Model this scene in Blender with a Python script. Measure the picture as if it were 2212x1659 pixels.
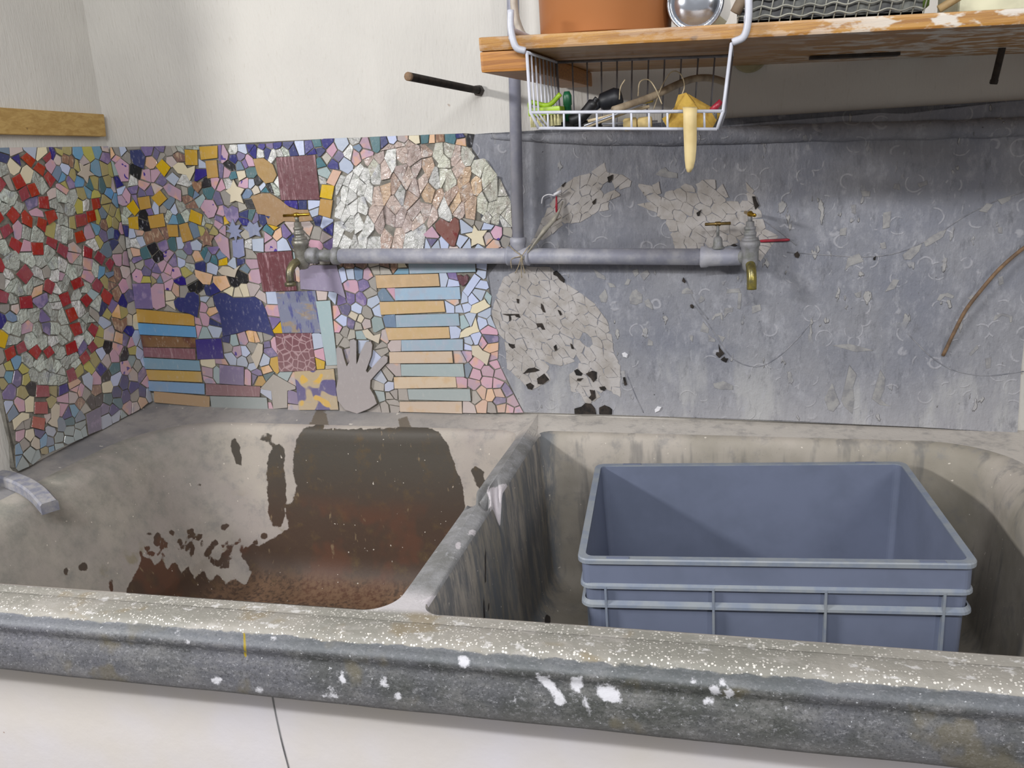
import bpy, bmesh, math, random
import numpy as np
from mathutils import Vector, Matrix, noise
random.seed(7); RS=np.random.RandomState(7)
for o in list(bpy.data.objects): bpy.data.objects.remove(o)
SC=bpy.context.scene; COL=SC.collection
# ------------------------------------------------------------------ camera, world, lamps, exposure
EYE=np.array([0,0,1.48]); FPX=1842.7; CX,CY=1106,829.5
def _axes(y,p,r):
    f=np.array([-math.sin(y)*math.cos(p),math.cos(y)*math.cos(p),-math.sin(p)])
    rt=np.array([math.cos(y),math.sin(y),0]); up=np.cross(rt,f)
    return math.cos(r)*rt+math.sin(r)*up, -math.sin(r)*rt+math.cos(r)*up, f
RT,UP,FW=_axes(.2679,.2786,-.0769)
cam=bpy.data.cameras.new('camera'); camo=bpy.data.objects.new('camera',cam); COL.objects.link(camo)
cam.sensor_width=36; cam.lens=36*FPX/2212; cam.clip_start=.02
camo.matrix_world=Matrix(((RT[0],UP[0],-FW[0],0),(RT[1],UP[1],-FW[1],0),(RT[2],UP[2],-FW[2],1.48),(0,0,0,1)))
SC.camera=camo
w=bpy.data.worlds.new('world'); SC.world=w; w.use_nodes=True
w.node_tree.nodes['Background'].inputs[0].default_value=(.97,.96,.98,1); w.node_tree.nodes['Background'].inputs[1].default_value=.34
def area(name,loc,tgt,sx,sy,e,col):
    l=bpy.data.lights.new(name,'AREA'); l.shape='RECTANGLE'; l.size=sx; l.size_y=sy; l.energy=e; l.color=col
    o=bpy.data.objects.new(name,l); COL.objects.link(o); o.location=loc
    o.rotation_euler=(Vector(tgt)-Vector(loc)).to_track_quat('-Z','Y').to_euler(); return o
ls=area('lamp_side',(-2.15,-.1,2.10),(0,0,0),.14,.7,54,(1,.98,.965)); ls.rotation_euler=(0,-math.radians(52),0)
area('lamp_room',(-.1,-.6,2.4),(-.3,1.5,1.0),1.3,.05,35,(.97,.98,1))
area('fill_left_wall',(1.9,-1.2,2.35),(-1.3,1.5,1.0),.1,1.0,26,(1,.98,.95))  # added fill, not a known source; brightens the left wall
SC.view_settings.view_transform='Standard'; SC.view_settings.look='None'; SC.view_settings.gamma=1; SC.view_settings.exposure=-.13
SC.view_settings.use_curve_mapping=False
# ------------------------------------------------------------------ tracing helpers (photo sight line met with a real plane)
def sight(x,y): return FW+(x-CX)/FPX*RT-(y-CY)/FPX*UP
def at_y(x,y,Y): v=sight(x,y); return Vector(EYE+v/v[1]*Y)
def at_z(x,y,Z): v=sight(x,y); return Vector(EYE+v*(Z-1.48)/v[2])
def at_wall(x,y,d=0):
    v=sight(x,y); return Vector(EYE+v*(1.81-d)/(v@np.array([.04,1,0])))
nb=Vector((-.04,-1,0)).normalized(); ub=Vector((1,-.04,0)).normalized()
nl=Vector((1,.02,-.035)).normalized(); ul=Vector((.02,-1,0)).normalized(); vl=nl.cross(ul)
if vl.z<0: vl=-vl
FRAME={'b':(Vector((-1.5,1.87,0)),ub,Vector((0,0,1)),nb),'l':(Vector((-1.497,1.87,1.5))-vl*1.5,ul,vl,nl)}
def wp(fr,u,v,d): o,U,V,N=FRAME[fr]; return o+U*u+V*v+N*d      # metres on a wall
# ------------------------------------------------------------------ object helpers
def tag(o,label=None,cat=None,group=None,kind=None):
    if label:o['label']=label
    if cat:o['category']=cat
    if group:o['group']=group
    if kind:o['kind']=kind
    return o
def empty(name,loc,label,cat,group=None):
    o=bpy.data.objects.new(name,None); COL.objects.link(o); o.location=loc; o.empty_display_size=.05; return tag(o,label,cat,group)
def mesh(name,vs,fs,mats,parent=None,smooth=False,mi=None):
    me=bpy.data.meshes.new(name); me.from_pydata([tuple(v) for v in vs],[],fs)
    if not isinstance(mats,(list,tuple)): mats=[mats]
    for m in mats: me.materials.append(m)
    if mi is not None: me.polygons.foreach_set('material_index',mi)
    if smooth: me.polygons.foreach_set('use_smooth',[True]*len(me.polygons))
    me.update()
    o=bpy.data.objects.new(name,me); COL.objects.link(o)
    if parent:
        o.parent=parent
        o.matrix_parent_inverse=Matrix.Translation(-Vector(parent.location)) if parent.rotation_euler[2]==0 else parent.matrix_basis.inverted()
    return o
def bm_obj(name,bm,mats,parent=None,smooth=False):
    bmesh.ops.recalc_face_normals(bm,faces=bm.faces)
    me=bpy.data.meshes.new(name); bm.to_mesh(me); bm.free()
    if not isinstance(mats,(list,tuple)): mats=[mats]
    for m in mats: me.materials.append(m)
    if smooth: me.polygons.foreach_set('use_smooth',[True]*len(me.polygons))
    o=bpy.data.objects.new(name,me); COL.objects.link(o)
    if parent:
        o.parent=parent; o.matrix_parent_inverse=parent.matrix_basis.inverted()
    return o
def box(bm,lo,hi,M=None,bev=0):
    r=bmesh.ops.create_cube(bm,size=1); vs=r['verts']
    lo=Vector(lo);hi=Vector(hi)
    for v in vs: v.co=Vector((lo[i]+(v.co[i]+.5)*(hi[i]-lo[i]) for i in range(3)))
    if bev:
        es=list({e for v in vs for e in v.link_edges}); r=bmesh.ops.bevel(bm,geom=es,offset=bev,segments=2,affect='EDGES',profile=.7)
        vs=list({v for f in r['faces'] for v in f.verts}|{v for v in vs if v.is_valid})
    if M is not None:
        seen=set()
        st=[v for v in vs if v.is_valid]
        while st:
            v=st.pop()
            if v in seen: continue
            seen.add(v)
            for e in v.link_edges:
                o=e.other_vert(v)
                if o not in seen: st.append(o)
        for v in seen: v.co=M@v.co
def tube(bm,pts,r,n=8,caps=True,closed=False):
    pts=[Vector(p) for p in pts]; rs=r if isinstance(r,(list,tuple)) else [r]*len(pts)
    rings=[];N=len(pts); prev=None
    for i,p in enumerate(pts):
        if closed: t=(pts[(i+1)%N]-pts[i-1])
        else: t=(pts[min(i+1,N-1)]-pts[max(i-1,0)])
        t.normalize()
        if prev is None:
            a=Vector((0,0,1)) if abs(t.z)<.9 else Vector((1,0,0)); x=t.cross(a).normalized()
        else: x=(prev-t*prev.dot(t)).normalized()
        prev=x; y=t.cross(x)
        rings.append([bm.verts.new(p+(x*math.cos(2*math.pi*k/n)+y*math.sin(2*math.pi*k/n))*rs[i]) for k in range(n)])
    M=N if closed else N-1
    for i in range(M):
        a,b=rings[i],rings[(i+1)%N]
        for k in range(n): bm.faces.new((a[k],a[(k+1)%n],b[(k+1)%n],b[k]))
    if caps and not closed: bm.faces.new(rings[0][::-1]); bm.faces.new(rings[-1])
def curve(pts,n=8):
    P=[Vector(p) for p in pts]; P=[P[0]*2-P[1]]+P+[P[-1]*2-P[-2]]; out=[]
    for i in range(1,len(P)-2):
        for k in range(n):
            t=k/n; a,b,c,d=P[i-1:i+3]
            out.append(.5*((2*b)+(c-a)*t+(2*a-5*b+4*c-d)*t*t+(-a+3*b-3*c+d)*t**3))
    out.append(P[-2]); return out
def lathe(bm,base,axis,prof,n=20):
    axis=Vector(axis).normalized(); a=Vector((0,0,1)) if abs(axis.z)<.9 else Vector((1,0,0))
    x=axis.cross(a).normalized(); y=axis.cross(x); base=Vector(base); rings=[]
    for h,r in prof: rings.append([bm.verts.new(base+axis*h+(x*math.cos(2*math.pi*k/n)+y*math.sin(2*math.pi*k/n))*max(r,1e-4)) for k in range(n)])
    for A,B in zip(rings,rings[1:]):
        for k in range(n): bm.faces.new((A[k],A[(k+1)%n],B[(k+1)%n],B[k]))
    bm.faces.new(rings[0][::-1]); bm.faces.new(rings[-1])
# ------------------------------------------------------------------ materials
def lin(c): return tuple(((x/255/12.92) if x<=10 else ((x/255+.055)/1.055)**2.4) for x in c)+(1,)
class NT:
    def __init__(s,name):
        s.m=bpy.data.materials.new(name); s.m.use_nodes=True; s.t=s.m.node_tree; s.b=s.t.nodes['Principled BSDF']; s.co=None
    def n(s,ty,**k):
        d=s.t.nodes.new(ty)
        for a,v in k.items():
            if a.startswith('i_'):
                key=a[2:]; key=int(key) if key.isdigit() else key
                if hasattr(v,'node') or isinstance(v,bpy.types.NodeSocket): s.t.links.new(v,d.inputs[key])
                else: d.inputs[key].default_value=v
            else: setattr(d,a,v)
        return d
    def pos(s,obj=False):
        return s.n('ShaderNodeTexCoord').outputs['Object'] if obj else s.n('ShaderNodeNewGeometry').outputs['Position']
    def noise(s,scale,detail=4,rough=.6,stretch=None,off=None,dist=0):
        v=s.pos()
        if stretch or off:
            mp=s.n('ShaderNodeMapping',i_Vector=v); mp.inputs['Scale'].default_value=stretch or (1,1,1); mp.inputs['Location'].default_value=off or (0,0,0); v=mp.outputs[0]
        return s.n('ShaderNodeTexNoise',i_Vector=v,i_Scale=scale,i_Detail=detail,i_Roughness=rough,i_Distortion=dist).outputs['Fac']
    def ramp(s,f,a,b,lo=0.,hi=1.):
        return s.n('ShaderNodeMapRange',interpolation_type='SMOOTHSTEP',i_0=f,i_1=a,i_2=b,i_3=lo,i_4=hi).outputs[0]
    def math(s,op,a,b=0.,c=0.):
        d=s.n('ShaderNodeMath',operation=op)
        for i,v in enumerate((a,b,c)):
            if isinstance(v,bpy.types.NodeSocket): s.t.links.new(v,d.inputs[i])
            else: d.inputs[i].default_value=v
        return d.outputs[0]
    def mix(s,f,a,b,bt='MIX'):
        d=s.n('ShaderNodeMix',data_type='RGBA',blend_type=bt)
        for i,v in ((0,f),(6,a),(7,b)):
            if isinstance(v,bpy.types.NodeSocket): s.t.links.new(v,d.inputs[i])
            else: d.inputs[i].default_value=v if i==0 else (lin(v) if len(v)==3 else v)
        return d.outputs[2]
    def col(s,c):
        if isinstance(c,bpy.types.NodeSocket): s.t.links.new(c,s.b.inputs['Base Color'])
        else: s.b.inputs['Base Color'].default_value=lin(c)
        return s
    def set(s,**k):
        for a,v in k.items():
            key=a.replace('_',' ')
            if isinstance(v,bpy.types.NodeSocket): s.t.links.new(v,s.b.inputs[key])
            else: s.b.inputs[key].default_value=v
        return s
    def bump(s,h,strength=.3,dist=.002):
        b=s.n('ShaderNodeBump',i_Height=h,i_Strength=strength,i_Distance=dist); s.t.links.new(b.outputs[0],s.b.inputs['Normal']); return s
    def attr(s,name): return s.n('ShaderNodeAttribute',attribute_name=name).outputs['Fac']
    def sep(s):
        d=s.n('ShaderNodeSeparateXYZ'); s.t.links.new(s.pos(),d.inputs[0]); return d.outputs
def simple(name,c,rough=.5,metal=0,var=.12,scale=30,c2=None,bump=.15,**k):
    t=NT(name); f=t.noise(scale,4); c2=c2 or tuple(max(0,x*(1-var*2)) for x in c)
    t.col(t.mix(t.ramp(f,.35,.7),c,c2)).set(Roughness=rough,Metallic=metal,**k)
    if bump: t.bump(t.noise(scale*6,3),bump,.001)
    return t.m
# walls
def wall_mat():
    t=NT('painted_wall'); a=t.noise(3,3); b=t.noise(60,4,.65,(1,1,.28)); c=t.noise(230,2,.5,(1,1,.2))
    k=t.mix(t.ramp(a,.3,.7),(216,213,206),(206,203,197)); k=t.mix(t.ramp(c,.62,.8,0,.25),k,(176,168,152))
    sp=t.noise(38,2,.5,None,(7,3,1)); k=t.mix(t.ramp(sp,.765,.80,0,.55),k,(150,120,100))
    h=t.math('ADD',t.math('MULTIPLY',b,1.),t.math('MULTIPLY',c,.6))
    t.col(k).set(Roughness=.62).bump(h,.55,.003); return t.m
M_wall=wall_mat()
def plinth_mat():
    t=NT('plinth_paint'); a=t.noise(4,3); k=t.mix(t.ramp(a,.3,.7),(222,219,226),(220,214,208))
    sp=t.noise(45,2,.5,None,(3,9,1)); k=t.mix(t.ramp(sp,.76,.79,0,.8),k,(140,105,80))
    st=t.noise(14,1,.4,(1,1,.05),(1.7,0,0)); k=t.mix(t.ramp(st,.74,.80,0,.35),k,(170,168,170))
    t.col(k).set(Roughness=.4).bump(t.noise(50,4),.25,.002); return t.m
M_plinth=plinth_mat()
def slab_mat():
    t=NT('grey_render'); a=t.noise(5,4); b=t.noise(26,5,.7,(1,1,.7)); c=t.noise(120,3,.6,(1,1,.3)); z=t.sep()
    k=t.mix(t.ramp(a,.3,.7),(122,125,136),(138,139,145)); k=t.mix(t.ramp(b,.5,.75,0,.65),k,(164,165,172)); k=t.mix(t.ramp(b,.25,.42,.5,0),k,(92,94,102))
    vo=t.n('ShaderNodeTexVoronoi',i_Vector=t.pos(),i_Scale=21.,i_Randomness=1.).outputs['Distance']
    vo=t.math('ADD',vo,t.math('MULTIPLY',t.noise(30,3),.12)); gate=t.noise(34,2,.5,None,(2,5,3)); ring=t.math('MULTIPLY',t.math('MULTIPLY',t.ramp(vo,.37,.40),t.ramp(vo,.42,.46,1,0)),t.ramp(gate,.50,.56))
    k=t.mix(t.math('MULTIPLY',ring,.6),k,(176,176,182))
    fl=t.noise(45,3,.55,(1,1,.45),(4,4,4)); fg=t.noise(6,2,.5,None,(8,1,2)); fl=t.math('MULTIPLY',t.ramp(fl,.64,.68),t.ramp(fg,.42,.6)); k=t.mix(t.math('MULTIPLY',fl,.75),k,(172,170,166))
    st=t.ramp(c,.66,.76,0,.5); k=t.mix(st,k,(178,178,182))
    lowf=t.ramp(z[2],.86,1.04,.6,0); k=t.mix(lowf,k,(164,163,166))
    lime=t.math('MULTIPLY',t.ramp(t.noise(9,4,.6,(1.6,1,.4),(5,2,8)),.48,.62),t.ramp(z[2],.9,1.06,1,0)); k=t.mix(t.math('MULTIPLY',lime,.7),k,(176,176,176))
    dk=t.ramp(t.noise(90,2,.5,None,(1,1,9)),.77,.79); k=t.mix(t.math('MULTIPLY',dk,.8),k,(40,36,34))
    h=t.math('ADD',t.math('MULTIPLY',b,.8),t.math('ADD',t.math('MULTIPLY',fl,.5),t.math('ADD',t.math('MULTIPLY',ring,.12),t.math('MULTIPLY',c,.25))))
    k=t.mix(t.ramp(t.noise(55,5,.75,(1,1,.35),(6,6,2)),.5,.72,0,.55),k,(168,169,176)); k=t.mix(t.ramp(t.noise(55,5,.75,(1,1,.35),(1,9,2)),.52,.74,0,.5),k,(88,90,96))
    t.col(k).set(Roughness=.72).bump(h,.9,.006); return t.m
M_slab=slab_mat()
def patch_mat():
    t=NT('pale_plaster'); b=t.noise(30,4); c=t.noise(110,3)
    k=t.mix(t.ramp(b,.3,.7),(182,178,176),(160,154,148)); k=t.mix(t.ramp(c,.62,.72,0,.6),k,(112,108,106)); k=t.mix(t.ramp(c,.73,.76,0,.9),k,(50,45,42))
    t.col(k).set(Roughness=.85).bump(t.math('ADD',b,c),.5,.002); return t.m
M_patch=patch_mat()
M_patch2=simple('lime_chip',(158,157,156),.8,var=.1,scale=60,c2=(128,128,132),bump=.5)
M_hole_shade=simple('painted_hollow_shade',(24,22,21),.9,scale=60,c2=(60,52,46))
M_chalk=simple('white_chip',(235,235,240),.7,scale=40,var=.05)
def grout_mat():
    t=NT('grout'); b=t.noise(40,5,.7); k=t.mix(t.ramp(b,.3,.7),(146,142,132),(110,107,100)); t.col(k).set(Roughness=.9).bump(t.noise(160,4),.8,.002); return t.m
M_grout=grout_mat(); M_clay=simple('clay_edge',(128,120,106),.8,scale=80,c2=(84,80,74))
PAL=dict(r=(158,24,24),k=(198,148,172),p=(194,150,176),v=(116,106,146),n=(40,42,118),b=(176,190,220),s=(104,158,192),y=(196,154,48),l=(176,164,66),t=(52,112,122),
 g=(192,200,188),G=(226,226,222),P=(204,180,170),W=(212,212,194),T=(204,168,138),w=(214,200,168),o=(220,168,128),m=(104,46,58),d=(26,27,34),c=(142,98,74),e=(164,158,148),
 f=(102,130,158),a=(152,176,178),z=(196,178,174),O=(170,136,80),B=(126,136,176),q=(142,134,160),Q=(120,126,152),j=(112,56,72),J=(176,150,112),Y=(138,98,24),M=(140,38,62),i=(206,178,146),h=(156,150,152),R=(130,66,48),S=(142,172,190),u=(204,166,92))
GLASS='gGPWT'
def ceramic(k):
    t=NT('glaze_'+{'r':'red_glass','g':'clear_glass','G':'white_glass','P':'rose_glass','W':'pale_glass','T':'amber_glass'}.get(k,'tile_'+k) if True else '')
    rnd=t.n('ShaderNodeObjectInfo').outputs['Random']; c=PAL[k]
    hs=t.n('ShaderNodeHueSaturation'); hs.inputs['Color'].default_value=lin(c)
    t.t.links.new(t.math('MULTIPLY_ADD',rnd,.028,.486),hs.inputs['Hue']); t.t.links.new(t.math('MULTIPLY_ADD',rnd,.25,.66 if k not in 'rynsvYO' else .84),hs.inputs['Saturation']); t.t.links.new(t.math('MULTIPLY_ADD',rnd,.36,.80),hs.inputs['Value'])
    col=hs.outputs[0]; a=t.noise(34,3); b=t.noise(150,4,.7,(1,1,.45)); z=t.sep()[2]
    if k in 'kpz': 
        col=t.mix(t.ramp(t.noise(26,2,.5,None,(3,1,7)),.56,.68,0,.7),col,(220,172,140)); col=t.mix(t.ramp(t.noise(22,2,.5,None,(9,4,1)),.62,.72,0,.7),col,(142,146,178))
    if k=='p': col=t.mix(t.ramp(t.noise(75,1,.3,None,(2,2,2)),.66,.69),col,(74,52,146))
    if k in 'v': col=t.mix(t.ramp(a,.52,.66,0,.75),col,(160,142,176))
    if k in 'nq': col=t.mix(t.ramp(b,.60,.74,0,.5),col,(120,122,170))
    if k=='o': col=t.mix(t.ramp(a,.5,.68,0,.6),col,(212,164,84))
    if k=='i': col=t.mix(t.ramp(a,.5,.68,0,.5),col,(206,166,104))
    if k=='y': col=t.mix(t.ramp(t.noise(12,3),.55,.75,0,.5),col,(192,166,120))
    if k=='s': col=t.mix(t.ramp(t.noise(14,3),.5,.72,0,.45),col,(140,160,176))
    if k=='u': col=t.mix(t.ramp(a,.42,.62,0,.7),col,(204,174,136))
    if k=='S': col=t.mix(t.ramp(a,.42,.62,0,.6),col,(166,174,190))
    if k=='c': col=t.mix(t.ramp(b,.5,.6,0,.8),col,(188,160,130))
    if k in 'gG': col=t.mix(t.ramp(t.noise(80,4,.7),.48,.66,0,.6),col,(138,142,132)); col=t.mix(t.ramp(t.noise(30,2,.5,None,(4,3,3)),.6,.7,0,.35),col,(132,136,160))
    if k in 'PTW': col=t.mix(t.ramp(t.noise(70,4,.7,(1,1,.5)),.48,.64,0,.55),col,(150,132,122)); col=t.mix(t.ramp(t.noise(60,3,.6,None,(8,1,2)),.56,.66,0,.6),col,(226,222,218))  # last mix paints whitish highlight streaks into the glass colour
    if k=='d': col=t.mix(t.ramp(b,.6,.68,0,.6),col,(140,146,160))
    if k=='R': col=t.mix(t.ramp(a,.5,.6,0,.9),col,(112,26,28))
    if k=='O': col=t.mix(t.ramp(t.noise(8,2),.45,.7,0,.6),col,(160,134,92))
    if k in 'mjM':
        wv=t.noise(120,3,.7,(1,1,.12)); wh=t.noise(120,3,.7,(.12,1,1),(3,3,3))
        if k!='j': col=t.mix(t.ramp(wv,.52,.70,0,.8),col,(178,142,148)); col=t.mix(t.ramp(wh,.60,.74,0,.5),col,(170,130,138))
        else:
            vo=t.n('ShaderNodeTexVoronoi',feature='DISTANCE_TO_EDGE',i_Vector=t.pos(),i_Scale=52.).outputs['Distance']; col=t.mix(t.ramp(vo,.02,.09,.7,0),col,(190,160,164))
    if k=='Y': col=t.mix(t.ramp(t.noise(9,2),.47,.55),col,(96,50,34)); col=t.mix(t.ramp(b,.6,.7,0,.6),col,(180,150,100))
    if k=='Q':
        col=t.mix(t.ramp(t.noise(22,3,.6,(.6,1,1.4)),.5,.6,0,.8),col,(160,140,110)); col=t.mix(t.ramp(t.noise(60,3,.7,(1,1,.25)),.52,.62,0,.8),col,(74,78,140))
    if k=='J':
        col=t.mix(t.ramp(t.noise(17,1,.4,(1,1,1),(1,2,3)),.50,.53),col,(46,46,128)); col=t.mix(t.ramp(t.noise(22,1,.4,None,(5,2,1)),.58,.61),col,(222,176,30)); col=t.mix(t.ramp(t.noise(90,3,.6,(.2,1,1)),.6,.7,0,.5),col,(150,146,176))
    col=t.mix(t.ramp(b,.55,.76,0,.35),col,(200,196,194))
    col=t.mix(t.ramp(z,.86,1.12,.34,0),col,(184,172,166))      # limescale left by splashing water near the sink
    t.col(col); gl=k in GLASS+'r'
    if k in GLASS: t.set(Roughness=.10,Transmission_Weight=.06,IOR=1.48,Specular_IOR_Level=.8); t.bump(t.noise(55,3,.6,None,None,1.5),1.,.007)
    elif k=='r': t.set(Roughness=.16,Coat_Weight=.7,Coat_Roughness=.05); t.bump(t.noise(120,2),.4,.002)
    else: t.set(Roughness=t.ramp(b,.3,.7,.28,.5),Coat_Weight=.15); t.bump(t.noise(60,4),.35,.0015)
    return t.m
CER={k:ceramic(k) for k in PAL}
# ------------------------------------------------------------------ setting
def slabbox(name,fr,u0,u1,v0,v1,d0,d1,m,parent=None,**kw):
    vs=[wp(fr,u,v,d) for d in (d0,d1) for u,v in ((u0,v0),(u1,v0),(u1,v1),(u0,v1))]
    o=mesh(name,vs,[(0,1,2,3),(4,7,6,5),(0,4,5,1),(1,5,6,2),(2,6,7,3),(3,7,4,0)],m,parent)
    bm=bmesh.new(); bm.from_mesh(o.data); bmesh.ops.recalc_face_normals(bm,faces=bm.faces); bm.to_mesh(o.data); bm.free(); return o
tag(slabbox('wall_back','b',-.06,3.2,0,2.7,-.12,0,M_wall),kind='structure')
tag(slabbox('wall_left','l',-.05,.62,0,2.7,-.12,0,M_wall),kind='structure')
M_floor=simple('floor_concrete',(120,116,110),.7,scale=6)
tag(mesh('floor',[(-3.5,-3.5,0),(2.5,-3.5,0),(2.5,2.0,0),(-3.5,2.0,0)],[(0,1,2,3)],M_floor),kind='structure')
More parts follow.
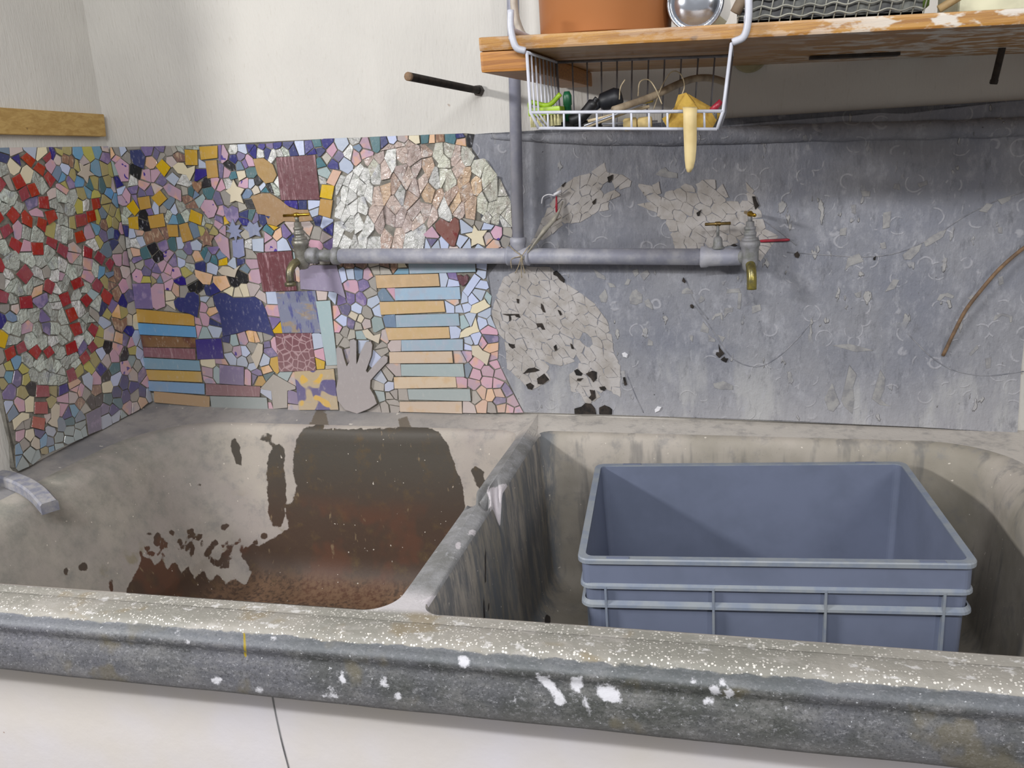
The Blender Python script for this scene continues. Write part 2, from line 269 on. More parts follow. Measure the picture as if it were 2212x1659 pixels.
MOSAIC={
 'l':dict(region='797 3085 34 3074 24 1767 136 1755 277 1752 418 1745 661 1759 797 1761 874 1743 959 1747 971 1769 951 1863 958 2056 957 2113 981 2400',
 feats='''glass_tile|r|607 3041 567 3060 524 3028 559 2997
glass_tile|r|550 2992 514 3018 475 2995 500 2957
glass_tile|r|495 2956 465 2977 427 2940 468 2905
glass_tile|r|768 2958 741 2972 713 2938 752 2907
glass_tile|r|681 2959 630 2977 607 2927 667 2910
glass_tile|r|659 2905 610 2925 597 2877 649 2859
glass_tile|r|606 2927 559 2933 541 2882 591 2874
glass_tile|r|549 2873 493 2871 499 2815 558 2826
glass_tile|r|533 2807 471 2810 460 2770 522 2749
glass_tile|r|747 2815 703 2846 670 2805 719 2773
glass_tile|r|665 2812 642 2826 606 2787 622 2746 672 2773
glass_tile|r|594 2752 575 2789 527 2767 553 2718
glass_tile|r|820 2809 778 2834 763 2801 791 2783
glass_tile|r|796 2765 745 2778 727 2744 785 2719
glass_tile|r|766 2688 741 2724 691 2690 722 2646
glass_tile|r|641 2686 575 2676 585 2624 646 2632
glass_tile|r|561 2670 545 2700 487 2676 510 2636
glass_tile|r|506 2626 479 2664 429 2635 459 2588
glass_tile|r|349 2774 277 2774 279 2723 352 2718
glass_tile|r|272 2782 213 2785 211 2736 274 2730
glass_tile|r|222 2837 168 2837 169 2790 224 2785
glass_tile|r|373 2695 319 2701 306 2650 371 2646
glass_tile|r|326 2632 271 2606 290 2563 342 2582
glass_tile|r|275 2564 239 2594 193 2560 230 2522
glass_tile|r|205 2526 166 2548 137 2524 179 2484
glass_tile|r|852 2644 822 2647 810 2605 827 2585 865 2595
glass_tile|r|762 2567 699 2602 666 2551 719 2516
glass_tile|r|483 3034 429 3061 429 3034 465 3014
glass_tile|r|608 2513 589 2520 552 2490 587 2446 628 2475
glass_tile|r|454 2484 386 2494 372 2450 443 2440
glass_tile|r|322 2444 278 2470 245 2430 281 2396 320 2423
glass_tile|r|862 2520 818 2495 841 2457 898 2475 887 2520
glass_tile|r|770 2470 701 2464 705 2410 776 2421
glass_tile|r|542 2435 481 2441 475 2386 528 2378
glass_tile|r|413 2391 364 2410 333 2372 381 2345
glass_tile|r|524 2363 466 2365 450 2309 507 2299
glass_tile|r|513 2292 447 2290 439 2236 494 2232
glass_tile|r|403 2245 368 2268 327 2236 367 2196
glass_tile|r|272 2383 239 2412 187 2367 227 2325 260 2349
glass_tile|r|904 2270 850 2279 849 2235 901 2221
glass_tile|r|840 2274 793 2285 785 2239 837 2235
glass_tile|r|780 2233 723 2253 704 2216 741 2185
glass_tile|r|698 2214 652 2228 634 2190 680 2175
glass_tile|r|562 2207 494 2214 488 2160 563 2158
glass_tile|r|424 2164 382 2185 356 2144 402 2127
glass_tile|r|489 2130 440 2151 419 2105 473 2088
glass_tile|r|588 2092 538 2095 528 2038 584 2034
glass_tile|r|773 2079 708 2057 714 2007 790 2028
glass_tile|r|801 2010 733 1989 744 1936 818 1961
glass_tile|r|827 1953 762 1921 785 1873 849 1910
star_tile|w|262 3006 235 2989 191 3000 204 2965 171 2945 214 2942 230 2910 250 2937 290 2954 260 2970
fish_tile|w|718 1950 685 1967 663 1949 679 1904 698 1890 703 1855 735 1875 754 1896 729 1909
fish_tile|w|938 1973 882 1988 846 1971 851 1951 892 1951 940 1929
heart_tile|c|230 2264 189 2252 167 2235 119 2243 124 2205 174 2174 216 2202
ceramic_tile|v|517 1858 413 1862 433 1751 523 1757
ceramic_tile|b|497 2040 447 2046 427 2014 451 1954 492 1998''',
 shards='''f|658 3083 663 3056 721 3072 722 3084
n|722 3068 663 3052 662 3045 682 3021 728 3033
z|584 3082 582 3068 658 3047 659 3054 654 3083
n|611 3006 654 3043 609 3055
b|496 3081 523 3030 578 3070 580 3082
w|442 3080 443 3056 514 3021 518 3029 492 3080
n|404 3079 393 3052 415 3023 427 3032 427 3080
l|398 3076 350 3063 350 3051 361 3039 389 3053
k|432 3030 416 3019 405 3001 446 2963 470 2985 476 3005
z|401 3002 412 3020 390 3049 363 3035 366 3011 381 2999
l|285 3077 293 3045 308 3038 346 3052 346 3064 340 3078
c|348 3048 311 3034 326 3002 362 3012 359 3036
c|280 3025 300 2984 315 2987 322 3000 307 3034 292 3041
s|222 3077 221 3044 251 3017 276 3027 289 3044 280 3077
l|155 3076 143 3021 178 3004 217 3044 218 3076
s|92 3075 85 3051 117 3013 139 3021 150 3076
v|82 3048 34 3041 33 3007 62 2990 112 3012
b|364 3008 326 2998 318 2985 341 2954 348 2954 371 2973 378 2996
l|293 2942 309 2920 337 2952 315 2982 299 2979 291 2973
l|274 2965 296 2982 276 3023 265 3018 262 2966
s|177 3000 141 3017 118 3009 121 2938 139 2934 168 2945 191 2967
l|64 2987 68 2942 114 2936 114 3008
w|659 3042 610 3000 626 2981 657 2970 672 2981 679 3018
g|677 2981 730 2968 727 3029 683 3017
w|547 2984 577 2933 606 2929 626 2973 606 2999 579 3011
g|511 2962 530 2886 539 2883 563 2949 542 2984
s|351 2952 365 2933 405 2925 413 2925 372 2969
f|375 2973 414 2930 443 2960 402 2998 382 2995
v|312 2894 347 2892 361 2931 348 2950 341 2950 311 2916
k|430 2911 427 2919 417 2922 406 2920 355 2888 374 2867 429 2904
l|365 2929 352 2891 400 2921
s|235 2928 249 2903 257 2896 306 2898 307 2916 283 2949
l|173 2943 141 2931 158 2875 184 2882 202 2941
t|204 2934 188 2881 200 2873 238 2898
t|117 2933 101 2881 128 2856 141 2854 154 2873 137 2930
l|50 2926 67 2880 97 2883 112 2932 66 2938
l|307 2894 258 2892 247 2844 275 2835 306 2853
s|247 2899 203 2870 221 2839 231 2838 242 2844 254 2893
l|216 2839 199 2869 185 2878 158 2870 144 2851 150 2839
s|98 2879 67 2875 52 2853 78 2822 124 2854
l|140 2850 127 2852 80 2818 81 2809 156 2804 159 2807
z|491 2888 460 2903 433 2904 439 2863 490 2853
g|493 2849 438 2859 431 2840 457 2808 496 2821
g|429 2900 376 2863 378 2836 391 2831 427 2841 435 2862
g|310 2853 344 2817 374 2836 372 2863 350 2886 313 2890
l|308 2849 278 2831 289 2776 330 2776 341 2814
G|227 2786 284 2783 274 2831 244 2840 225 2830
g|664 2902 658 2887 690 2849 718 2846 729 2858 692 2906
g|697 2908 733 2861 756 2871 762 2894 751 2905 728 2924
v|559 2835 617 2820 626 2861 608 2869 550 2878
g|394 2828 408 2786 459 2800 428 2837
g|350 2775 386 2773 404 2785 389 2828 377 2832 345 2813 339 2792
l|152 2800 86 2803 116 2758
f|153 2796 122 2757 144 2737 170 2739 182 2782
l|187 2787 174 2738 192 2713 209 2720 211 2784
l|50 2777 76 2742 91 2740 113 2756 81 2804
k|616 2815 567 2828 536 2810 533 2783 608 2797
g|389 2770 403 2724 428 2738 406 2782
g|457 2795 410 2783 432 2739 454 2740 458 2743
l|355 2710 399 2722 385 2769 351 2771
c|171 2735 145 2733 136 2690 151 2678 183 2695 189 2711
l|94 2737 108 2695 132 2691 141 2734 118 2754
l|104 2694 90 2736 75 2738 46 2708 66 2677 92 2684
k|726 2766 689 2788 668 2764 689 2709 706 2703 722 2714
g|619 2742 640 2692 685 2709 663 2765
g|556 2718 553 2699 562 2676 635 2687 611 2748 599 2753
l|539 2741 481 2760 471 2747 504 2685 549 2704 551 2718
G|457 2737 457 2665 500 2683 468 2745
g|404 2720 439 2652 453 2658 453 2736 432 2735
g|374 2660 434 2653 400 2718 376 2712
s|246 2731 193 2709 187 2694 213 2668 229 2667
k|308 2678 294 2712 273 2724 260 2729 255 2730 233 2665 241 2657 298 2653
l|213 2664 189 2625 219 2598 238 2654 229 2663
G|303 2636 297 2649 241 2652 224 2601 252 2592
v|152 2634 185 2627 209 2666 184 2691 153 2674
f|133 2687 107 2691 95 2681 111 2638 148 2636 149 2674
n|56 2648 77 2624 107 2637 92 2679 67 2673
n|148 2631 110 2634 78 2620 78 2612 132 2580
f|152 2630 136 2577 138 2563 145 2553 174 2549 222 2584 218 2593 185 2623
g|759 2662 812 2641 826 2653 806 2715 791 2718 779 2715
k|680 2703 643 2689 647 2648 713 2656
g|715 2652 650 2644 644 2604 649 2593 671 2581 722 2625 723 2640
g|565 2660 556 2664 512 2635 508 2624 506 2619 569 2583 584 2621
z|424 2650 384 2655 340 2613 347 2598 430 2619
k|449 2598 445 2607 438 2617 355 2595 421 2560 436 2567
g|342 2578 353 2542 415 2559 350 2593
k|277 2557 300 2509 350 2522 350 2540 338 2578
g|241 2530 273 2471 282 2473 297 2507 272 2558
k|142 2549 135 2560 65 2555 83 2501 98 2495 128 2505
e|62 2559 133 2564 132 2576 76 2608 51 2568
g|590 2623 573 2581 610 2567 645 2593 629 2628
G|661 2582 648 2589 612 2564 610 2515 665 2545
g|816 2635 743 2664 730 2651 728 2646 726 2605 734 2585 751 2578 808 2605
G|810 2601 766 2580 762 2553 790 2548 816 2561 822 2586
g|502 2617 495 2605 516 2555 554 2554 568 2579
G|554 2550 516 2550 511 2540 529 2498 534 2495 563 2501 573 2509
e|608 2564 571 2577 557 2552 572 2520 606 2524
G|491 2603 445 2577 440 2566 475 2528 507 2542 512 2552
k|475 2520 502 2495 525 2498 508 2537
g|446 2487 471 2520 438 2563 427 2556 408 2493
k|351 2518 301 2505 285 2469 317 2449 377 2487
s|200 2510 215 2477 268 2461 272 2465 240 2523
f|148 2481 154 2462 194 2454 211 2475 208 2482
l|256 2460 214 2472 197 2451 198 2440 215 2399 234 2411
g|423 2555 354 2538 354 2521 375 2497 404 2494
e|826 2582 820 2560 835 2511 870 2527 876 2575 869 2591
g|616 2503 672 2498 675 2543 613 2508
c|140 2420 194 2441 193 2450 154 2458
g|732 3031 734 2977 756 2967 782 2975 779 3031
g|761 2869 791 2830 822 2851 815 2904 807 2907 766 2893
g|810 2716 833 2648 879 2701 847 2734
g|749 2549 747 2544 803 2498 821 2499 833 2507 789 2544
g|744 2542 739 2537 729 2473 771 2472 799 2496
G|816 2557 794 2545 829 2516
g|679 2540 676 2496 697 2465 724 2470 730 2506
o|672 2493 623 2498 634 2462 695 2452 697 2458
G|547 2493 535 2491 522 2443 538 2438 576 2456
g|527 2494 502 2491 470 2456 481 2443 517 2439 531 2492
g|467 2459 498 2493 473 2516 454 2491
g|403 2444 397 2405 416 2391 474 2396 478 2434
g|355 2468 325 2449 323 2430 358 2411 393 2419
v|699 2434 693 2448 613 2461 607 2457 609 2421 651 2398 667 2398
g|578 2453 545 2437 539 2410 599 2414 605 2420
G|597 2410 537 2406 531 2380 550 2369 590 2380
g|602 2411 594 2379 612 2350 647 2395 607 2417
g|816 2495 804 2494 772 2468 775 2446 817 2449 829 2473
e|823 2452 821 2447 828 2425 856 2416 880 2430 878 2459
f|854 2412 827 2421 799 2396 804 2374 826 2372 849 2386
z|817 2445 776 2442 779 2414 797 2400 824 2424
g|736 2412 741 2368 787 2356 800 2373 795 2396 768 2417
g|679 2405 670 2395 684 2347 715 2344 737 2367 732 2410
v|652 2394 614 2345 615 2333 673 2338 680 2346 666 2393
g|590 2376 552 2366 575 2319 610 2333 610 2345
g|511 2296 559 2300 572 2317 548 2366 530 2376
n|914 2402 882 2427 858 2412 853 2385 887 2359 901 2362 917 2380
y|864 2326 894 2274 923 2291 901 2358 888 2354
g|800 2303 849 2328 825 2368 803 2370 790 2352 794 2311
g|829 2370 853 2329 860 2329 884 2356 850 2382
k|786 2351 740 2364 719 2341 734 2312 789 2312
v|619 2327 638 2274 643 2271 673 2295 672 2334
g|676 2336 677 2295 717 2279 730 2310 715 2339 683 2343
g|563 2297 578 2272 591 2263 634 2274 615 2328 575 2315
g|499 2241 520 2214 574 2271 559 2295 515 2292
g|794 2304 790 2308 734 2308 720 2276 725 2254 771 2238 783 2243
g|695 2218 704 2222 721 2253 716 2274 675 2291 646 2268 663 2227
G|636 2270 593 2259 594 2228 646 2220 654 2237 642 2267
g|577 2268 529 2214 573 2208 590 2227 589 2259
g|644 2216 593 2224 582 2209 628 2181
g|565 2166 607 2151 626 2161 632 2174 579 2206 564 2198
g|501 2158 491 2143 491 2133 555 2111 554 2156
g|558 2152 559 2108 565 2095 571 2095 599 2120 605 2147 570 2159
g|754 2198 769 2163 787 2159 821 2197 811 2235 786 2237
g|697 2201 692 2195 703 2136 739 2130 765 2162 759 2176
g|648 2183 637 2173 630 2159 666 2110 678 2111 699 2135 693 2168
l|824 2193 790 2156 799 2146 832 2145 849 2172
s|819 2221 826 2197 853 2174 867 2175 878 2225 842 2235
l|882 2222 871 2174 912 2185 919 2215
s|913 2181 874 2170 897 2125 913 2128 929 2160
v|853 2170 836 2142 852 2103 873 2099 894 2123 870 2170
e|924 2216 916 2184 933 2163 958 2169 945 2214
l|962 2165 933 2158 917 2127 945 2109 957 2113
l|832 2140 800 2142 797 2105 831 2094 848 2102
g|769 2159 743 2127 761 2088 792 2104 796 2143 786 2154
g|681 2109 712 2061 756 2076 758 2085 739 2125 702 2132
g|649 2093 651 2043 706 2058 678 2107 665 2106
g|645 2092 588 2063 587 2045 592 2037 645 2038
v|876 2097 889 2064 907 2053 957 2071 957 2097 914 2124 897 2121
l|851 2099 833 2090 820 2046 851 2037 885 2063 873 2095
d|790 2034 816 2046 829 2090 795 2101 772 2089
l|706 2053 651 2039 666 1992 670 1989 710 2024
l|733 2002 697 2007 672 1985 674 1975 717 1953 726 1957
n|590 1995 661 1993 645 2034 593 2033 589 2001
k|664 1989 593 1989 604 1940 671 1968 668 1985
o|524 2036 503 2017 517 2008 585 2003 589 2032
l|470 2080 471 2050 519 2036 527 2043 532 2074 483 2099
l|425 2101 393 2046 395 2041 424 2027 466 2066 465 2088
l|377 2134 349 2072 390 2049 419 2100 410 2121
k|421 2024 394 2037 369 1998 369 1971 375 1964 438 1980
d|305 1966 365 1972 364 1997 311 2023 297 1983
n|348 2067 314 2026 366 2001 391 2040 389 2044
t|274 2043 222 2030 228 1991 293 1985 303 2022
b|294 1981 227 1987 219 1970 259 1923 292 1928 302 1964
n|174 1923 198 1889 235 1891 255 1921 216 1967 179 1949
w|366 1968 305 1962 296 1927 316 1904 372 1919 375 1923 372 1961
p|214 2034 164 2028 144 1982 178 1952 215 1971 224 1990 218 2030
z|175 1949 141 1979 130 1979 98 1942 107 1898 170 1924
a|142 2048 98 2036 91 2015 129 1983 140 1984 160 2029
v|25 1920 91 1886 99 1889 103 1895 94 1941 52 1963 25 1947
n|171 1920 107 1893 103 1883 111 1869 182 1855 194 1886
n|293 1924 259 1919 238 1889 256 1861 311 1875 313 1901
t|315 1874 325 1854 342 1845 382 1876 372 1914 317 1900
b|321 2138 306 2099 345 2076 372 2131 365 2136
d|251 2116 283 2095 302 2100 317 2140 298 2166 241 2143
d|147 2086 145 2051 163 2032 213 2038 210 2060 170 2100 152 2092
l|143 2085 85 2084 79 2078 97 2041 141 2052
b|68 2077 26 2042 26 2034 64 2006 87 2016 94 2038 75 2077
k|249 2112 215 2060 217 2037 221 2034 273 2047 280 2092
z|285 2091 277 2047 306 2025 345 2070 303 2096
k|585 1999 520 2003 543 1973
k|487 1990 516 1945 535 1950 540 1970 515 2004 506 2010
e|452 1952 452 1939 493 1916 513 1942 484 1987
c|500 1915 538 1887 546 1890 566 1927 536 1946 517 1941
d|433 1917 440 1863 466 1862 490 1913 451 1935
c|440 1977 377 1960 379 1924 430 1920 448 1938 447 1958
z|587 1992 544 1969 539 1949 569 1929 600 1938
k|887 2060 854 2034 863 1987 892 1992 906 2036 905 2049
w|817 1970 860 1981 850 2033 818 2042 796 2032
f|956 2001 909 2033 895 1987 955 1970
b|947 2063 909 2049 910 2037 956 2006 958 2056
k|658 1958 604 1936 659 1893 678 1902
n|606 1927 601 1877 650 1877 656 1889
s|571 1925 550 1888 585 1862 597 1876 602 1930
f|520 1835 585 1839 584 1858 547 1886 539 1883 520 1846
f|693 1905 660 1889 653 1874 652 1844 670 1825 703 1838
t|649 1873 600 1873 588 1859 590 1838 594 1831 648 1845
a|587 1835 521 1830 522 1810 560 1794 591 1815 591 1828
a|649 1841 596 1827 595 1814 616 1784 665 1807 667 1822
a|593 1811 562 1790 560 1753 612 1756 613 1781
a|555 1753 558 1790 522 1805 526 1751
v|384 1873 345 1842 360 1814 419 1814 411 1857
t|312 1871 257 1857 251 1819 264 1803 279 1807 321 1853
n|324 1850 284 1806 344 1790 356 1812 341 1841
b|420 1810 360 1810 347 1787 347 1749 418 1745 423 1750 428 1764
b|343 1786 280 1803 271 1799 296 1751 343 1749
k|248 1817 190 1824 179 1809 202 1754 221 1753 260 1801
o|115 1818 69 1796 57 1766 124 1756 136 1800
b|47 1765 53 1767 66 1798 48 1843 24 1845 24 1767
n|102 1877 92 1880 52 1845 69 1800 113 1822 108 1867
e|182 1850 112 1865 117 1821 139 1803 176 1811 186 1827
k|928 1917 882 1912 879 1907 893 1878 925 1868 942 1879
w|834 1898 839 1866 867 1847 889 1876 875 1905
w|837 1862 815 1840 825 1800 845 1803 868 1830 865 1843
n|773 1864 812 1843 835 1865 830 1896
b|766 1879 749 1882 711 1858 708 1838 731 1821 763 1841 770 1859
s|767 1839 788 1800 821 1800 811 1839 773 1856
f|739 1787 774 1790 784 1798 763 1836 733 1818 735 1791
a|685 1780 731 1792 729 1818 705 1835 672 1821 670 1806
a|667 1803 618 1780 616 1756 661 1759 681 1772 682 1777
a|732 1788 686 1775 683 1759 738 1760 736 1784
s|778 1761 773 1786 741 1783 742 1760
l|822 1796 788 1796 777 1787 782 1761 797 1761 820 1773
a|826 1796 822 1755 874 1743 889 1759 845 1799
a|915 1814 871 1827 849 1801 894 1759 918 1807
s|931 1867 927 1865 919 1817 921 1812 960 1822 951 1863
a|968 1764 921 1803 897 1755 898 1744 959 1747
s|960 1818 923 1808 969 1768
e|892 1874 869 1844 872 1831 915 1819 923 1865
c|195 2437 138 2415 138 2410 211 2390
k|133 2412 93 2436 71 2426 61 2377 100 2362 116 2364
c|192 2391 138 2406 120 2363 157 2327 177 2341
n|155 2323 117 2360 102 2358 81 2306 95 2286 149 2311
v|28 2313 78 2307 97 2358 59 2373 28 2363
n|240 2332 241 2319 285 2287 301 2288 306 2307 272 2356
v|200 2351 159 2323 214 2282 234 2314
o|152 2309 159 2243 214 2264 212 2278 157 2319
l|242 2257 281 2285 240 2315 216 2278
l|148 2306 96 2282 93 2258 112 2246 155 2239
e|78 2303 28 2309 27 2251 62 2243 88 2258 92 2283
b|301 2283 285 2283 226 2239 229 2228 285 2219 320 2257
e|357 2344 310 2306 305 2286 324 2259 368 2308 368 2322
g|355 2349 280 2387 274 2384 269 2368 309 2310
G|370 2326 435 2307 442 2310 404 2374
g|370 2304 337 2266 389 2274
g|431 2304 372 2320 372 2308 397 2269
w|118 2238 90 2254 65 2240 77 2189 123 2201
n|130 2199 77 2185 65 2163 97 2138 112 2140 150 2176 153 2185
z|225 2225 221 2216 215 2192 240 2147 297 2170 284 2215
l|315 2245 288 2217 302 2177 358 2203
l|360 2199 302 2172 320 2142 351 2141 375 2178
o|159 2164 177 2116 236 2145 211 2190
v|116 2138 151 2097 169 2104 174 2114 151 2171
k|87 2088 144 2089 148 2094 112 2136 98 2134
b|26 2121 68 2081 76 2081 82 2087 94 2135 62 2161 27 2152
G|494 2230 462 2232 443 2222 440 2209 487 2169
v|481 2135 486 2165 438 2205 422 2176 429 2158
g|609 2147 604 2120 645 2096 662 2108 627 2157
g|594 2070 640 2094 602 2116 588 2104
g|481 2105 525 2082 547 2109 491 2129
g|439 2223 403 2242 368 2195 415 2171 436 2209
g|978 2356 920 2377 905 2360 928 2298 976 2340
e|881 1954 883 1916 928 1921 932 1930
k|29 2485 79 2500 60 2556 47 2565 30 2564
e|904 2237 923 2220 946 2218 967 2231 970 2260 925 2287 906 2275
e|919 2634 878 2608 872 2594 880 2577 937 2567
a|827 2975 795 2967 808 2911 817 2907 843 2915
z|797 3085 727 3084 725 3070 735 3038 780 3035 805 3056
n|882 2462 884 2430 915 2406 962 2449 910 2481
k|237 2140 178 2112 173 2103 212 2064 247 2115
e|976 2334 929 2293 970 2264
g|902 2697 882 2699 848 2656 874 2611 917 2638
n|948 2525 898 2494 966 2451
z|28 2367 57 2377 67 2426 29 2449
n|969 2447 918 2403 922 2381 976 2361 981 2400
z|140 1799 131 1765 136 1755 197 1754 176 1807
z|854 2773 807 2793 788 2723 808 2719 845 2738
k|88 1883 25 1915 24 1849 49 1847
s|32 2780 46 2780 76 2809 76 2818 49 2851 32 2849
z|863 2840 824 2848 807 2835 836 2785 856 2777 876 2791
g|878 2787 858 2773 849 2737 883 2703 901 2701
e|938 2563 880 2573 876 2537 903 2502 947 2529
g|853 2325 802 2299 803 2289 832 2279 882 2285 860 2325
z|34 3045 82 3052 88 3075 34 3074
g|626 2844 671 2811 694 2839 669 2867
G|466 2391 412 2386 406 2377 446 2311 471 2387
g|758 2866 733 2856 717 2838 763 2807 778 2840
b|25 1952 50 1966 61 2003 26 2029
w|27 2158 61 2165 73 2187 61 2239 27 2246
e|30 2569 47 2570 74 2612 74 2620 53 2646 30 2642
z|29 2454 69 2429 91 2440 96 2491 81 2497 29 2480
k|30 2647 52 2650 63 2674 43 2706 31 2708
e|807 3051 783 3032 786 2974 793 2971 826 2979
l|33 2929 47 2928 63 2941 60 2987 33 3002
z|760 1937 699 1928 761 1895
n|190 1828 247 1821 253 1858 235 1887 198 1885 186 1852
g|470 2903 519 2879 527 2882 509 2952 498 2955
a|279 1775 266 1798 226 1753 277 1752
b|26 2048 64 2079 26 2115
e|66 2002 54 1966 96 1945 126 1981 89 2012
g|844 2911 819 2904 826 2852 862 2845
e|724 2966 688 2974 668 2907 693 2910 698 2913
a|279 2392 327 2368 358 2407 325 2425
z|32 2853 48 2855 63 2878 46 2924 33 2925
e|522 1860 534 1885 497 1912 470 1862
l|31 2712 43 2710 72 2740 46 2776 31 2776
a|755 2908 765 2897 804 2910 791 2967 784 2971 773 2968
z|246 2989 249 3013 219 3040 184 3004
d|386 1876 408 1863 435 1867 428 1915 378 1920 375 1917
c|100 2491 95 2439 134 2417 150 2461 137 2504
g|448 2306 436 2303 398 2264 396 2258 405 2245 436 2229
e|832 1949 853 1905 875 1909 879 1915 877 1949'''),
 'b':dict(region='40 3068 476 3045 876 3025 1211 3024 1873 3000 1922 2992 1905 2940 1925 2887 1982 2820 2029 2751 2064 2665 2063 2575 2036 2496 1932 2434 1923 2376 1942 2292 1930 2208 1961 2122 1946 1992 1991 1870 2051 1746 1891 1740 1418 1731 1245 1732 1093 1733 912 1735 672 1730 341 1733 16 1756',
 feats='''ceramic_tile|y|464 2957 530 2952 542 3021 474 3028
ceramic_tile|y|553 2975 645 2978 656 3033 555 3035
ceramic_tile|y|572 2888 634 2891 638 2969 576 2969
ceramic_tile|y|333 2910 377 2951 337 2993 295 2963
ceramic_tile|y|272 2773 326 2806 294 2849 234 2816
ceramic_tile|y|157 2760 223 2768 225 2825 154 2820
ceramic_tile|y|119 2733 154 2760 129 2812 80 2782
ceramic_tile|y|71 2675 126 2666 136 2731 75 2727
ceramic_tile|y|197 2668 286 2675 286 2738 194 2728
ceramic_tile|y|297 2624 352 2622 359 2679 296 2682
ceramic_tile|y|371 2593 434 2605 418 2688 366 2679
ceramic_tile|y|427 2697 491 2671 509 2722 450 2750
ceramic_tile|n|160 3009 174 2977 224 2954 245 3008 226 3045 165 3045
ceramic_tile|b|382 2864 417 2898 383 2928 339 2902
ceramic_tile|b|758 2538 817 2531 828 2596 763 2594
ceramic_tile|b|418 2554 466 2550 480 2580 455 2604 414 2592
ceramic_tile|p|540 2703 573 2708 600 2747 584 2786 537 2791 506 2756
ceramic_tile|p|77 2902 120 2901 141 2979 99 3013 58 2984
ceramic_tile|k|338 2824 404 2789 413 2842 350 2879 314 2865
ceramic_tile|k|583 2539 624 2501 633 2601 590 2630 554 2609
fish_tile|w|414 2922 460 2911 473 2883 508 2925 516 2951 472 2941 456 2968 425 2972 391 2955
fish_tile|w|561 2429 587 2423 634 2413 651 2445 677 2472 636 2452 612 2467 575 2470 543 2448
star_tile|w|685 2805 675 2768 708 2777 750 2762 741 2802 767 2829 728 2842 714 2876 691 2840 660 2826
star_tile|c|488 2593 480 2566 504 2577 535 2569 534 2592 558 2618 530 2624 520 2656 498 2625 460 2613
heart_tile|c|484 2847 506 2824 533 2849 538 2877 513 2872 504 2879 483 2878
drop_tile|O|847 2887 880 2847 921 2851 947 2881 935 2929 890 2962 835 2961
bird_tile|O|801 2759 814 2711 854 2705 860 2662 906 2649 948 2670 1032 2664 1101 2666 1083 2717 1030 2720 990 2733 943 2772 895 2802 841 2803 791 2792
flower_tile|v|633 2714 644 2687 677 2667 709 2697 712 2742 683 2756 660 2744 632 2764
snowflake_tile|B|652 2648 626 2638 656 2628 640 2601 669 2609 677 2582 688 2613 710 2603 701 2626 724 2638 699 2644 716 2666 687 2663 677 2694 654 2659 638 2669
snowflake_tile|B|754 2628 754 2601 787 2613 817 2603 811 2630 836 2652 814 2648 809 2675 786 2663 768 2681 748 2655 722 2656
ceramic_tile|B|643 2514 673 2506 709 2517 717 2598 653 2592
ceramic_tile|m|951 2767 1152 2759 1159 2958 957 2960
ceramic_tile|m|776 2338 965 2341 969 2531 774 2527
ceramic_tile|y|1153 2770 1213 2756 1235 2818 1172 2826
ceramic_tile|y|1134 2692 1193 2673 1218 2753 1155 2763
ceramic_tile|o|1196 2833 1235 2815 1279 2877 1238 2889
ceramic_tile|q|985 2347 1160 2331 1219 2298 1194 2456 1068 2460 995 2438
ceramic_tile|Q|851 2133 1066 2132 1065 2338 849 2337
round_tile|z|1198 1984 1186 1966 1193 1949 1211 1941 1231 1949 1243 1967 1236 1984 1218 1992
ceramic_tile|a|1068 1968 1129 1971 1138 2290 1060 2287
ceramic_tile|j|800 1936 1007 1943 1011 2132 810 2129
ceramic_tile|J|882 1738 1101 1742 1104 1951 885 1937
mushroom_tile|e|737 1836 732 1740 814 1747 829 1837 876 1846 878 1859 764 1923 675 1846
hand_tile|h|1136 1999 1131 1908 1113 1856 1114 1794 1146 1748 1209 1729 1278 1756 1321 1782 1311 1823 1294 1858 1302 1899 1338 1934 1400 1989 1405 2014 1386 2022 1357 1999 1291 1937 1284 1947 1320 2019 1333 2073 1327 2091 1300 2088 1267 2039 1248 1994 1238 1979 1252 2093 1239 2103 1220 2098 1204 1994 1185 1969 1177 2006 1171 2056 1153 2066 1140 2057
dolphin_tile|n|490 2287 510 2226 512 2180 509 2119 600 2135 661 2150 744 2137 803 2116 793 2157 784 2202 776 2252 760 2292 725 2315 667 2312 605 2313 568 2334 529 2339 489 2325
heart_tile|n|256 2276 280 2250 332 2239 378 2217 404 2284 410 2329 384 2348 345 2343 325 2318 284 2322 255 2302
strip_tile|y|5 2198 351 2174 358 2233 18 2267
strip_tile|y|7 1885 338 1877 341 1934 -5 1942
strip_tile|y|15 1763 354 1741 366 1801 25 1824
strip_tile|s|8 2132 351 2114 353 2170 3 2193
strip_tile|s|-13 1948 339 1938 341 1992 -5 2008
strip_tile|s|-3 1827 340 1812 349 1870 3 1881
strip_tile|Y|14 2066 333 2059 341 2110 13 2129
strip_tile|M|6 2012 324 1998 333 2056 11 2063
strip_tile|M|345 1807 664 1803 677 1857 355 1869
strip_tile|a|365 1739 702 1737 705 1800 369 1803
ceramic_tile|n|333 1998 490 2003 495 2108 343 2103
ceramic_tile|v|440 1870 584 1863 602 1959 460 1971
ceramic_tile|v|15 2269 122 2265 134 2397 23 2397
ceramic_tile|k|121 2325 124 2273 143 2260 198 2277 212 2392 161 2394 128 2371
ceramic_tile|o|409 2425 445 2384 485 2381 509 2430 410 2458
ceramic_tile|o|505 2393 542 2347 601 2370 586 2423 511 2422
strip_tile|S|1557 2405 1880 2406 1881 2444 1557 2452
strip_tile|S|1473 2284 1795 2283 1795 2339 1477 2340
strip_tile|S|1463 2156 1778 2160 1778 2217 1465 2214
strip_tile|S|1474 2041 1785 2045 1790 2098 1480 2094
strip_tile|a|1459 1919 1781 1918 1779 1980 1463 1976
strip_tile|a|1484 1800 1801 1800 1802 1859 1482 1853
strip_tile|u|1387 2343 1701 2346 1699 2402 1386 2403
